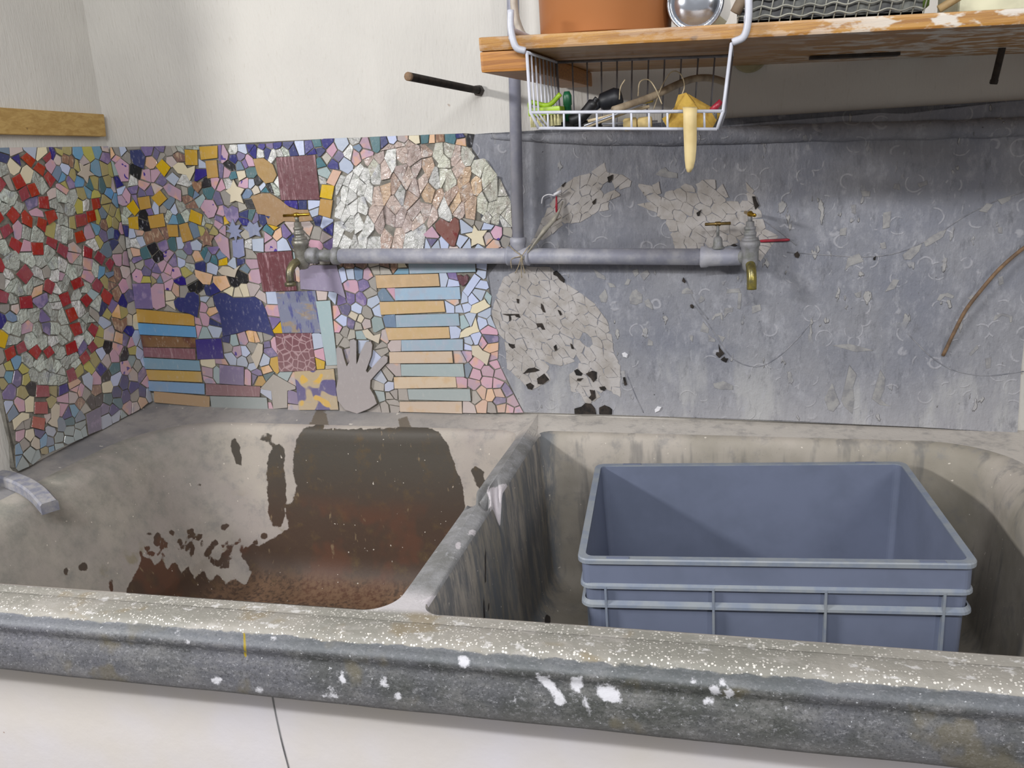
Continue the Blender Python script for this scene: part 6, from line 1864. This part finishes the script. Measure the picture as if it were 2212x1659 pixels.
v0=at_wall(1120,553,PD); v1=at_wall(1107,-40,PD); v1=v0+(v1-v0)*1.9
bm=bmesh.new(); tube(bm,[v0,v1],.0122,18); bm_obj('riser',bm,M_vp,pipe,True)
ax=(p2-p0).normalized(); az=(v1-v0).normalized()
bm=bmesh.new(); lathe(bm,p1-ax*.026,ax,[(0,.0172),(.002,.0205),(.006,.0205),(.008,.019),(.044,.019),(.046,.0205),(.050,.0205),(.052,.0172)],20); lathe(bm,p1,az,[(0,.015),(.024,.0155),(.028,.0175),(.038,.0175),(.040,.013)],18); bm_obj('tee_fitting',bm,M_pipe,pipe,True)
bm=bmesh.new(); lathe(bm,p0-ax*.004,ax,[(-.003,.012),(0,.0195),(.009,.0205),(.014,.0195),(.017,.017)],20); bm_obj('end_collar',bm,M_lime,pipe,True)
bm=bmesh.new(); lathe(bm,p2-ax*.016,ax,[(0,.017),(.002,.0215),(.012,.0215),(.018,.019),(.050,.0175),(.080,.0165),(.082,.012)],20); bm_obj('end_collar',bm,M_pipe,pipe,True)
for x_ in (905,1330):
    q=at_wall(x_,553,PD); bm=bmesh.new(); tube(bm,[q+Vector(nb)*-.055,q+Vector(nb)*-.012],.006,10); bm_obj('pipe_bracket',bm,M_pipe,pipe,True)
# left tap
def tapper(name,label,cx,cy,D,handle_dir,brassy,sc=1.0,fwd=.03):
    c=at_wall(cx,cy,D); t=empty(name,c,label,'tap','brass taps on the water pipe'); Z=Vector((0,0,1)); k=.00098*sc
    def L(nm,pr,m,base=c,axis=Z,n=22): bm=bmesh.new(); lathe(bm,base,axis,pr,n); return bm_obj(nm,bm,m,t,True)
    L('body',[(-.036*sc,.004),(-.034*sc,.010),(-.026*sc,.0145),(-.012*sc,.0165),(.006*sc,.0165),(.018*sc,.0175),(.021*sc,.0195),(.030*sc,.0195),(.032*sc,.017)],brassy[0])
    L('bonnet',[(.031*sc,.0165),(.037*sc,.016),(.038*sc,.0115),(.043*sc,.0115),(.044*sc,.0125),(.049*sc,.0125),(.050*sc,.0105),(.055*sc,.0105),(.056*sc,.0115),(.060*sc,.0115),(.061*sc,.0085),(.071*sc,.008),(.072*sc,.0055)],brassy[0])
    L('stem',[(.070*sc,.0045),(.086*sc,.0045)],brassy[0])
    hb=c+Z*.087*sc; hd=Vector(handle_dir).normalized()
    h=L('handle',[(-.033,.002),(-.0325,.0036),(-.008,.0034),(-.006,.005),(0,.0062),(.006,.005),(.008,.0034),(.0325,.0036),(.033,.002)],brassy[1],hb,hd,14)
    return t,c
t,c=tapper('tap','left brass tap with T handle, hanging over the left basin beside a maroon tile',652,548,.075,(1,-.03,0),(M_tap,M_brass))
bm=bmesh.new(); tube(bm,[c+Vector((.010,0,-.004)),p0+Vector((.004,0,0))],.0135,18); lathe(bm,c+Vector((.016,0,-.005)),ax,[(0,.017),(.008,.0185),(.02,.0185),(.024,.015)],20); bm_obj('connector',bm,M_lime,t,True)
sp=[c+Vector((-.004,-.004,-.016)),c+Vector((-.012,-.022,-.020)),c+Vector((-.018,-.033,-.036)),c+Vector((-.0185,-.036,-.058))]
bm=bmesh.new(); q=curve(sp,6); tube(bm,q,[.0095]*len(q),16); lathe(bm,q[-1]+Vector((0,0,-.010)),(0,0,1),[(0,.0085),(.001,.0135),(.006,.0142),(.009,.0135),(.011,.0095)],18); bm_obj('spout',bm,simple('spout_brass',(132,124,92),.35,metal=.6,scale=60,c2=(96,94,84),bump=.3),t,True)
# right tap
t,c=tapper('tap','right brass tap with end-on handle, above the crate on the cement slab',1620,552,.068,(.25,-1,0),(M_lime,M_brass),.93)
bm=bmesh.new(); tube(bm,[c+Vector((-.01,0,-.002)),p2+ax*.06],.0135,18); bm_obj('connector',bm,M_lime,t,True)
q=curve([c+Vector((.0,-.006,-.014)),c+Vector((.002,-.020,-.022)),c+Vector((.003,-.028,-.040)),c+Vector((.003,-.029,-.062))],6)
bm=bmesh.new(); tube(bm,q,.0095,16); bm_obj('spout',bm,simple('spout_brass_bright',(150,138,70),.3,metal=.6,scale=60,c2=(100,96,74),bump=.2),t,True)
# stop valve
c=at_wall(1551,548,PD); t=empty('stop_valve',c,'small stop valve with thin T handle on the pipe just left of the right tap','valve')
bm=bmesh.new(); lathe(bm,c+Vector((0,0,.010)),(0,0,1),[(0,.013),(.004,.0115),(.006,.0095),(.018,.0088),(.023,.0065),(.025,.003)],18); bm_obj('cap',bm,M_lime,t,True)
bm=bmesh.new(); lathe(bm,c+Vector((0,0,.034)),(0,0,1),[(0,.003),(.022,.003)],12); bm_obj('stem',bm,M_lime,t,True)
bm=bmesh.new(); lathe(bm,c+Vector((0,0,.059)),(1,-.04,0),[(-.025,.002),(-.0245,.0032),(-.006,.003),(-.0045,.0045),(.0045,.0045),(.006,.003),(.0245,.0032),(.025,.002)],12); bm_obj('handle',bm,simple('dull_brass',(132,110,66),.35,metal=.7,scale=60),t,True)
# ------------------------------------------------------------------ string, twigs, sticks, wires on the slab
M_str=simple('string',(186,170,140),.9,scale=120); M_twig=simple('dry_leaf',(150,146,136),.85,scale=60,c2=(176,170,156)); M_red=simple('red_plastic',(168,36,56),.4,scale=40); M_rust=simple('rusty_iron',(104,84,66),.7,scale=60,c2=(134,106,78),bump=.4)
tw=empty('twig_bundle',at_wall(1130,555,.08),'bundle of dry straw and wires tied with string at the pipe tee','straw')
for a in ([(1130,560),(1160,520),(1190,480),(1215,440)],[(1132,556),(1170,505),(1200,470),(1216,435)],[(1128,560),(1165,515),(1180,490),(1212,470)]):
    bm=bmesh.new(); q=curve([at_wall(x,y,.078-.02*i) for i,(x,y) in enumerate(a)],6); tube(bm,q,[.0012+.0035*math.sin(math.pi*i/len(q))**2 for i in range(len(q))],6); bm_obj('straw',bm,M_twig,tw,True)
for a in ([(1127,553),(1110,540),(1100,530)],[(1127,553),(1120,575),(1113,590)],[(1127,553),(1126,580),(1127,600)],[(1127,553),(1130,575),(1134,590)],[(1127,553),(1140,535),(1148,528)],[(1127,553),(1105,560),(1105,580)]):
    bm=bmesh.new(); tube(bm,curve([at_wall(x,y,.082-.006*i) for i,(x,y) in enumerate(a)],5),.0009,6); bm_obj('string_end',bm,M_str,tw,True)
bm=bmesh.new(); tube(bm,[at_wall(1127,553,.058)+Vector((0,math.sin(t)*.018,math.cos(t)*.018)) for t in np.linspace(0,6.1,20)],.0011,6); bm_obj('string_loop',bm,M_str,tw,True)
bm=bmesh.new(); tube(bm,curve([at_wall(x,y,.03) for x,y in((1170,440),(1173,426),(1185,420),(1198,422),(1206,416))],6),.0013,6); lathe(bm,at_wall(1197,421,.03),Vector((1,0,.5)),[(0,.003),(.018,.003)],8); bm_obj('white_wire',bm,M_chalk,tw,True)
bm=bmesh.new(); tube(bm,[at_wall(1202,424,.031),at_wall(1202,446,.03),at_wall(1203,475,.026)],[.0016,.0028,.0008],6); bm_obj('red_wire',bm,M_red,tw,True)
bm=bmesh.new(); tube(bm,curve([at_wall(x,y,.018) for x,y in((1639,521),(1660,520),(1680,519),(1706,518))],4),[.002,.0026,.0028,.003]+[.0028]*8+[.0018],8); tag(bm_obj('stick',bm,M_red,None,True),'thin red stick lying against the slab right of the right tap','stick')
bm=bmesh.new(); tube(bm,curve([at_wall(x,y,d) for x,y,d in((2037,768,.016),(2060,720,.024),(2085,672,.03),(2115,632,.034),(2160,580,.034),(2215,533,.03),(2260,505,.026))],6),.0034,10); tag(bm_obj('iron_rod',bm,M_rust,None,True),'bent rusty iron rod leaning on the right end of the slab','rod')
def threaded(name,a,b,r,label,cap):
    a=Vector(a);b=Vector(b); L=(b-a).length; t=empty(name,a,label,'rod'); pr=[(0,r*.9)]; n=int(L/.0042)
    for i in range(n): h=i*.0042; pr+=[(h+.0012,r),(h+.0034,r*.82)]
    bm=bmesh.new(); lathe(bm,a,b-a,pr,12); bm_obj('thread',bm,M_dark,t,True)
    bm=bmesh.new(); lathe(bm,b-(b-a).normalized()*.006,b-a,[(0,r*1.02),(.005,r*1.02),(.006,r*.8)],12); bm_obj('tip',bm,M_rust,t,True)
    if cap:
        bm=bmesh.new(); lathe(bm,a,b-a,[(0,r*1.5),(.014,r*1.5)],6); bm_obj('nut',bm,M_dark,t)
    return t
M_dark=simple('dark_steel',(62,54,48),.55,metal=.4,scale=60,c2=(36,33,31),bump=.3)
threaded('threaded_rod',at_wall(1036,196),at_y(881,165,1.47),.0075,'brown threaded rod jutting from the wall left of the pipe',True)
b0=at_y(2166,100,1.62); bm=bmesh.new(); tube(bm,[b0,at_y(2146,182,1.62)],.0055,10); lathe(bm,at_y(2148,172,1.62),(at_y(2146,182,1.62)-b0),[(0,.0065),(.006,.0065)],6); tag(bm_obj('hanging_bolt',bm,M_dark),'black bolt hanging down under the right part of the shelf','bolt')
# wooden strip on the left wall
a=[(0,232),(225,247),(230,295),(0,290)]
def at_left(x,y,d=0):
    v=Vector(sight(x,y)); o,U,V,N=FRAME['l']; e=Vector(EYE); t=((o+N*d-e).dot(N))/v.dot(N); return e+v*t
TL,TR,BR2,BL2=[at_left(x,y,.018) for x,y in a]; TL=TL+(TL-TR)*.35; BL2=BL2+(BL2-BR2)*.35
bm=bmesh.new(); f=[bm.verts.new(p) for p in(TL,TR,BR2,BL2)]; g=[bm.verts.new(p-nl*.017) for p in(TL,TR,BR2,BL2)]
bm.faces.new(f);bm.faces.new(g[::-1])
for i in range(4): bm.faces.new((f[i],f[(i+1)%4],g[(i+1)%4],g[i]))
bmesh.ops.bevel(bm,geom=bm.edges[:],offset=.0012,segments=2,affect='EDGES')
def wood(name,c1,c2,white=0,ax=(6,.6,40),rough=.5):
    t=NT(name); g=t.noise(9,5,.65,ax,None,.6); k=t.mix(t.ramp(g,.35,.65),c1,c2); kn=t.noise(26,2,.4,None,(3,2,1)); k=t.mix(t.ramp(kn,.74,.78,0,.7),k,(90,60,36))
    if white: k=t.mix(t.math('MULTIPLY',t.ramp(t.noise(22,4,.6,(1,1,2.5),(1,8,3)),.47,.56),t.ramp(t.sep()[0],-.02,.25,.15,white)),k,(206,200,190))
    t.col(k).set(Roughness=rough).bump(t.noise(60,4,.6,ax),.2,.001); return t.m
tag(bm_obj('wooden_strip',bm,wood('pale_wood',(190,158,96),(168,134,74),0,(1,4,14),.6)),'pale wooden strip screwed to the side wall above the red mosaic','wood strip')
# ------------------------------------------------------------------ shelf
M_sh=wood('varnished_pine',(176,130,62),(146,100,44),.9,(.8,14,30),.38); M_shd=wood('varnished_pine_end',(180,124,56),(144,92,40),.0,(.8,14,30),.45)
shelf=empty('shelf',(0,1.5,1.6),'varnished pine plank shelf running along the top right of the wall','shelf')
SX0,SX1=-.345,1.05; sl=-.0495
def shz(x): return 1.6188+sl*(x+.345)
MS=Matrix(((1,0,0,0),(0,1,0,0),(sl,0,1,1.6188+sl*.345),(0,0,0,1)))
ys=[1.218,1.336,1.452,1.568,1.684,1.796]
for i in range(5):
    bm=bmesh.new(); box(bm,(SX0,ys[i]+.0015,-.0185),(SX1,ys[i+1]-.0015,0),MS,.0035); bm_obj('plank',bm,M_sh,shelf)
bm=bmesh.new(); box(bm,(SX0,1.220,-.0465),(SX0+.066,1.80,-.0188),MS,.004); bm_obj('batten',bm,M_shd,shelf)
bm=bmesh.new(); box(bm,(SX1-.2,1.220,-.0465),(SX1-.14,1.80,-.0188),MS,.004); bm_obj('batten',bm,M_shd,shelf)
q=at_wall(1208,170); 
bm=bmesh.new(); lathe(bm,(q.x,1.80,q.z-.004),(0,-1,0),[(0,.013),(.09,.013),(.092,.0075),(.14,.0075)],12); bm_obj('support_pin',bm,M_dark,shelf,True)
bm=bmesh.new(); box(bm,(.12,1.60,-.024),(.26,1.63,-.0188),MS,.001); bm_obj('gap_shade_strip',bm,M_dark,shelf)  # added dark strip imitating the shaded gap under the shelf
c=at_wall(1620,117,.004); bm=bmesh.new(); lathe(bm,c,nb,[(0,.034),(.006,.034),(.008,.031)],28); tag(bm_obj('wall_disc',bm,simple('pale_disc',(176,168,132),.6,scale=20),None),'pale round disc on the wall half hidden behind the shelf edge','disc')
# ------------------------------------------------------------------ wire basket
M_ww=simple('white_coated_wire',(196,198,208),.35,scale=40,var=.04,bump=0)
M_wb=simple('back_wire',(150,150,158),.4,scale=40,bump=0)
bk=empty('wire_basket',at_y(1350,280,1.3),'white wire basket full of tools hanging under the shelf','basket')
YF,YB=1.212,1.42; R1,R2=.0023,.0015
def wire(pts,r,m=M_ww,n=8,nm='wire'): bm=bmesh.new(); tube(bm,pts,r,n); return bm_obj(nm,bm,m,bk,True)
ftl,ftr=at_y(1138,113,YF),at_y(1580,95,YF); ful,fur=at_y(1146,243,YF),at_y(1562,240,YF); fbl,fbr=at_y(1164,277,YF),at_y(1549,279,YF)
dv=Vector((0,YB-YF,0))
wire(curve([ftl+Vector((-.018,-.002,.055)),ftl+Vector((-.019,-.004,.03)),ftl+Vector((-.014,-.004,.008)),ftl+Vector((-.002,0,.002))],6),.0048,nm='hook'); 
wire(curve([ftr+Vector((.021,-.002,.06)),ftr+Vector((.021,-.004,.03)),ftr+Vector((.016,-.004,.008)),ftr+Vector((.002,0,.002))],6),.0048,nm='hook')
for h_,e in ((ftl,-1),(ftr,1)):
    a=h_+Vector((.0195*e,-.002,.055)); z=shz(a.x)+.006; wire(curve([Vector((a.x,1.209,z-.012)),Vector((a.x,1.213,z-.002)),Vector((a.x,1.225,z)),Vector((a.x,1.40,z))],5),.0042,nm='hook')
wire([ftl,ful,fbl],R1,nm='frame'); wire([ftr,fur,fbr],R1,nm='frame'); wire([ful,fur],R1,nm='rail'); wire([fbl,fbr],.0022,nm='rail')
wire([ftl+dv,ful+dv,fbl+dv],R1,M_wb,nm='frame'); wire([ftr+dv,fur+dv,fbr+dv],R1,M_wb,nm='frame'); wire([fbl+dv,fbr+dv],R2,M_wb,nm='rail')
wire([ftl,ftl+dv],R1,nm='rail'); wire([ftr,ftr+dv],R1,nm='rail'); wire([ftl+dv,ftr+dv],R1,M_wb,nm='rail'); wire([ful,ful+dv],R2,nm='rail'); wire([fur,fur+dv],R2,nm='rail')
for i in range(1,8): 
    t=i/8; wire([ftl+dv*t,ful+dv*t,fbl+dv*t+Vector((.004,0,0))],R2); wire([ftr+dv*t,fur+dv*t,fbr+dv*t],R2,M_wb)
for x in (1185,1221,1256,1294,1330,1369,1407,1446,1485,1523):
    s=(x-1146)/416; a=ful.lerp(fur,s); s2=(x-1164)/385; b=fbl.lerp(fbr,s2); wire([a,b,b+dv],R2)
    e=ftl.lerp(ftr,s)+dv; wire([b+dv,e],.0013,M_wb)
# contents
def single(name,bm,m,label,cat,smooth=True,group=None): return tag(bm_obj(name,bm,m,None,smooth),label,cat,group)
br=empty('scrub_brush',at_y(1187,255,1.30),'lime green scrubbing brush with cream bristles in the left of the basket','brush')
c=at_y(1185,262,1.30); bm=bmesh.new(); box(bm,c+Vector((-.024,-.03,.008)),c+Vector((.024,.05,.020)),None,.004); bm_obj('brush_head',bm,simple('lime_plastic',(158,190,50),.4,scale=20),br)
bm=bmesh.new(); M_bri=simple('bristle',(206,200,150),.8,scale=90)
for i in range(9):
    for j in range(6): 
        q=c+Vector((-.020+.005*i,-.027+.013*j,.009)); tube(bm,[q,q+Vector((0,0,-.016))],.0016,5)
o=bm_obj('bristles',bm,M_bri,br); tag(o,kind='stuff')
bm=bmesh.new(); tube(bm,curve([c+Vector((-.022,-.02,.018)),c+Vector((-.02,-.02,.028)),c+Vector((.005,-.02,.022)),c+Vector((.024,-.02,.036))],5),.0035,8); bm_obj('brush_handle',bm,simple('lime_grip',(150,186,44),.4,scale=20),br,True)
q=at_y(1226,225,1.31); bm=bmesh.new(); lathe(bm,q+Vector((0,0,-.032)),(0,0,1),[(0,.0055),(.03,.0055),(.031,.0065),(.044,.0065),(.050,.004)],14); single('marker_pen',bm,simple('green_cap',(18,84,52),.4,scale=20),'dark green capped pen standing up in the basket','pen')
bm=bmesh.new(); q=at_y(1318,212,1.33); lathe(bm,q+Vector((-.016,0,-.006)),(1,0,.25),[(0,.008),(.004,.013),(.026,.0145),(.034,.010)],12); lathe(bm,q+Vector((-.016,0,-.004)),(-1,0,-.75),[(0,.008),(.03,.005),(.034,.003)],10); single('black_knob_tool',bm,simple('black_rubber',(30,32,38),.5,scale=30),'black rubber-handled tool lying across the basket','tool')
bm=bmesh.new(); tube(bm,curve([at_y(x,y,1.29) for x,y in((1232,262),(1258,250),(1282,222),(1290,212))],5),[.009]*6+[.008]*5+[.004]*5,10); tube(bm,[at_y(1200,272,1.3),at_y(1300,268,1.3)],.006,8); single('pliers',bm,simple('black_grip',(24,24,28),.45,scale=30),'black handled pliers in the basket below the knob tool','pliers')
bm=bmesh.new(); tube(bm,curve([at_y(x,y,d) for x,y,d in((1325,238,1.28),(1400,212,1.33),(1465,182,1.38),(1500,170,1.41),(1535,169,1.43),(1568,178,1.44))],6),[.0055]*31,10); single('bent_cane',bm,simple('cane',(172,156,132),.6,scale=20,c2=(104,90,74)),'bent wooden cane arching up out of the basket','cane')
M_sk=[simple('skewer_steel',(168,170,178),.3,metal=.6),simple('skewer_wood',(196,178,146),.7)]
for i,(a,b) in enumerate((((1262,272),(1388,226)),((1270,262),(1402,230)),((1285,258),(1370,236)),((1256,278),(1360,240)),((1300,268),(1420,262)))):
    bm=bmesh.new(); tube(bm,[at_y(*a,1.24+.01*i),at_y(*b,1.27+.012*i)],.0016+.0006*(i%2),8); single('modelling_tool',bm,M_sk[i%2],['steel modelling stick, lowest of the slanting sticks in the basket','wooden modelling stick lying second in the slanting bunch','short steel modelling stick in the middle of the slanting bunch','wooden modelling stick nearest the basket bottom, under the pliers tip','long steel modelling stick lying flattest, pointing at the corks'][i],'tool',group='modelling sticks in the basket')
for i,P in enumerate((((1338,215),(1340,190),(1350,172)),((1378,208),(1382,178),(1400,172),(1415,190),(1430,225)),((1412,236),(1428,190),(1450,156),(1470,160),(1478,190),(1460,228),(1450,240)))):
    bm=bmesh.new(); tube(bm,curve([at_y(x,y,1.30+.02*i) for x,y in P],7),.0009,6); single('string_loop',bm,M_str,['short curled end of string in the middle of the basket','small string loop rising from the basket beside the cane','large string loop standing highest above the basket'][i],'string',group='strings in the basket')
def cloth(name,P,Y,th,m,label,cat,wav=.006):
    bm=bmesh.new(); F=[bm.verts.new(at_y(x,y,Y+wav*math.sin(i*1.7))) for i,(x,y) in enumerate(P)]; B=[bm.verts.new(v.co+Vector((0,th,0))) for v in F]; n=len(P)
    bm.faces.new(F);bm.faces.new(B[::-1])
    for i in range(n): bm.faces.new((F[i],F[(i+1)%n],B[(i+1)%n],B[i]))
    bmesh.ops.triangulate(bm,faces=bm.faces[:]); return single(name,bm,m,label,cat,False)
cloth('ochre_sponge',[(1458,228),(1465,205),(1482,200),(1500,222),(1545,236),(1556,246),(1540,275),(1480,280),(1440,274),(1430,256),(1450,244)],1.27,.045,simple('ochre_foam',(178,146,64),.9,scale=40,c2=(140,106,40),bump=.5),'ochre yellow sponge in the right of the basket','sponge')
cloth('sponge_offcut',[(1385,215),(1412,206),(1408,220),(1392,224)],1.34,.02,simple('yellow_foam',(190,166,60),.9,scale=40),'small yellow sponge offcut behind the string loops','sponge',.001)
bm=bmesh.new(); S=[]
for i,(xl,xr,y,Y_) in enumerate(((1474,1502,232,1.245),(1474,1505,231,1.222),(1475,1506,234,1.202),(1476,1505,250,1.199),(1476,1505,275,1.200),(1477,1505,300,1.202),(1478,1504,325,1.203),(1479,1502,345,1.204),(1481,1498,362,1.205),(1484,1492,372,1.206))):
    a,b=at_y(xl,y,Y_),at_y(xr,y,Y_); S.append([bm.verts.new(p) for p in(a,a.lerp(b,.5)+Vector((0,-.003,0)),b,b+Vector((0,.003,0)),a.lerp(b,.5),a+Vector((0,.003,0)))])
for A_,B_ in zip(S,S[1:]):
    for k in range(6): bm.faces.new((A_[k],A_[(k+1)%6],B_[(k+1)%6],B_[k]))
bm.faces.new(S[0]);bm.faces.new(S[-1][::-1]); single('rubber_strip',bm,simple('cream_rubber',(208,188,138),.55,scale=16,c2=(190,166,112)),'cream rubber strip hanging down over the basket front','strip')
bm=bmesh.new(); tube(bm,[at_y(1538,240,1.23),at_y(1558,218,1.23)],[.005,.0035],8); single('red_clip',bm,M_red,'small red clip at the right corner of the basket','clip')
for i,(x0,x1,y) in enumerate(((1347,1372,270),(1378,1404,268))):
    bm=bmesh.new(); lathe(bm,at_y(x0,y,1.30),(1,0,.04),[(0,.007),(.002,.009),((x1-x0)*.00072,.009),((x1-x0)*.00078,.007)],12); single('cork',bm,simple('cork%d'%i,(200,176,120),.8,scale=50),['left cork lying on the basket floor','right cork lying on the basket floor'][i],'cork',group='corks in the basket')
bm=bmesh.new(); q=at_y(1530,265,1.27); box(bm,q+Vector((-.016,0,-.01)),q+Vector((.012,.05,.014)),None,.003); single('dark_box',bm,simple('dark_card',(52,52,48),.6,scale=40,c2=(110,110,104)),'small dark box at the right end of the basket','box',False)
# ------------------------------------------------------------------ things on the shelf
x0=at_y(1167,50,1.345).x; x1=at_y(1450,50,1.345).x; cx=(x0+x1)/2; r=(x1-x0)/2; zb0=shz(cx)+.001
pot=empty('plastic_tub',(cx,1.345,zb0),'terracotta orange round tub standing on the left of the shelf','tub')
bm=bmesh.new(); lathe(bm,(cx,1.345,zb0+.001),(.0495,0,1),[(.006,r-.008),(.0,r-.006),(.003,r-.001),(.17,r+.006),(.172,r+.012),(.184,r+.012),(.184,r+.004),(.17,r+.001),(.012,r-.01)],48); bm_obj('tub_wall',bm,simple('terracotta_plastic',(176,116,72),.36,scale=4,var=.03,c2=(184,124,80),bump=.03),pot,True)
c=at_y(1517,2,1.30); rr_=(at_y(1580,2,1.30).x-at_y(1455,2,1.30).x)/2; c.z=shz(c.x)+rr_+.002
t=empty('metal_tin',c,'round silver tin lying on its side beside the orange tub','tin')
M_tin=simple('tinplate',(206,212,222),.16,metal=.9,scale=8,var=.02,bump=.02)
bm=bmesh.new(); lathe(bm,c+Vector((0,.11,0)),(-.08,-1,-.02),[(0,rr_*.97),(.11,rr_*.97),(.113,rr_),(.117,rr_),(.117,rr_*.92),(.113,rr_*.90),(.113,rr_*.80),(.115,rr_*.78),(.115,rr_*.05)],44); bm_obj('tin_body',bm,M_tin,t,True)
bm=bmesh.new(); q=at_y(1150,0,1.42); tube(bm,[q+Vector((math.cos(a)*.03,0,math.sin(a)*.06)) for a in np.linspace(0,2*math.pi,33)[:-1]],.006,10,True,True)
for v in bm.verts: v.co.z+= shz(q.x)+.067-q.z
single('pale_ring',bm,simple('pale_tubing',(196,186,172),.5,scale=20),'pale ring of tubing standing behind the orange tub','ring')
# wire tray with dark contents
xa,xb=at_y(1592,30,1.27).x,at_y(1990,20,1.27).x; tr=empty('wire_tray',((xa+xb)/2,1.33,shz(.1)),'low black wire mesh tray on the middle of the shelf','tray')
M_blk=simple('black_wire',(38,38,40),.4,scale=30,c2=(96,98,92),bump=0)
M_lt=simple('light_wire',(150,150,140),.4,scale=30,bump=0)
for k in range(4):
    bm=bmesh.new(); z=.010+.011*k; tube(bm,[Vector((x,1.255+.001*k,shz(x)+z+.0018*math.sin(x*210+k))) for x in np.linspace(xa,xb,90)],.0011,5); bm_obj('wavy_wire',bm,M_lt,tr,True)
for i in range(18):
    x=xa+(xb-xa)*i/17; bm=bmesh.new(); tube(bm,[Vector((x,1.257,shz(x)+.002)),Vector((x+.012,1.257,shz(x)+.058))],.001,5); bm_obj('cross_wire',bm,M_lt,tr,True)
bm=bmesh.new(); box(bm,(xa,1.262,.002),(xb,1.40,.0065),MS); box(bm,(xa,1.262,.002),(xb,1.266,.05),MS); bm_obj('tray_lining',bm,M_blk,tr)
bm=bmesh.new(); box(bm,(xa+.02,1.30,.007),(xa+.15,1.38,.075),MS,.004); single('grey_carton',bm,simple('grey_card',(150,158,170),.7,scale=20),'grey carton standing in the wire tray','carton',False)
bm=bmesh.new(); box(bm,(xa+.155,1.30,.007),(xb-.05,1.38,.05),MS,.006); single('blue_packet',bm,simple('blue_card',(72,74,112),.6,scale=20),'dark blue packet in the wire tray beside the grey carton','packet',False)
xg=at_y(1960,5,1.29).x; bm=bmesh.new(); lathe(bm,(xg,1.31,shz(xg)+.0085),(0,0,1),[(0,.02),(.008,.03),(.05,.032),(.07,.02)],16); single('green_pot',bm,simple('leaf_green',(96,124,48),.6,scale=20),'leafy green pot at the right end of the wire tray','pot')
bm=bmesh.new(); tube(bm,[at_y(1588,28,1.25),at_y(1615,-25,1.25)],.007,8); single('wood_wedge',bm,simple('grey_wood',(128,112,94),.8,scale=30),'grey wooden stick leaning between tin and tray','stick')
bm=bmesh.new(); tube(bm,[at_y(2028,20,1.25),at_y(2080,-12,1.25)],.005,8); single('bamboo_stick',bm,simple('bamboo',(160,134,92),.6,scale=30),'tan stick leaning on the white box at the right of the shelf','stick')
xs_=at_y(2070,10,1.29).x; bm=bmesh.new(); box(bm,(xs_,1.285,.001),(xs_+.14,1.42,.09),MS,.006); single('white_box',bm,simple('ivory_card',(206,204,176),.7,scale=12),'ivory box standing at the right end of the shelf','box',False)
xs_+=.15; bm=bmesh.new(); lathe(bm,(xs_+.06,1.33,shz(xs_)+.001),(0,0,1),[(0,.05),(.01,.056),(.1,.058)],30); single('amber_jar',bm,simple('amber_glass_jar',(176,128,50),.3,scale=12),'amber jar at the far right of the shelf','jar')
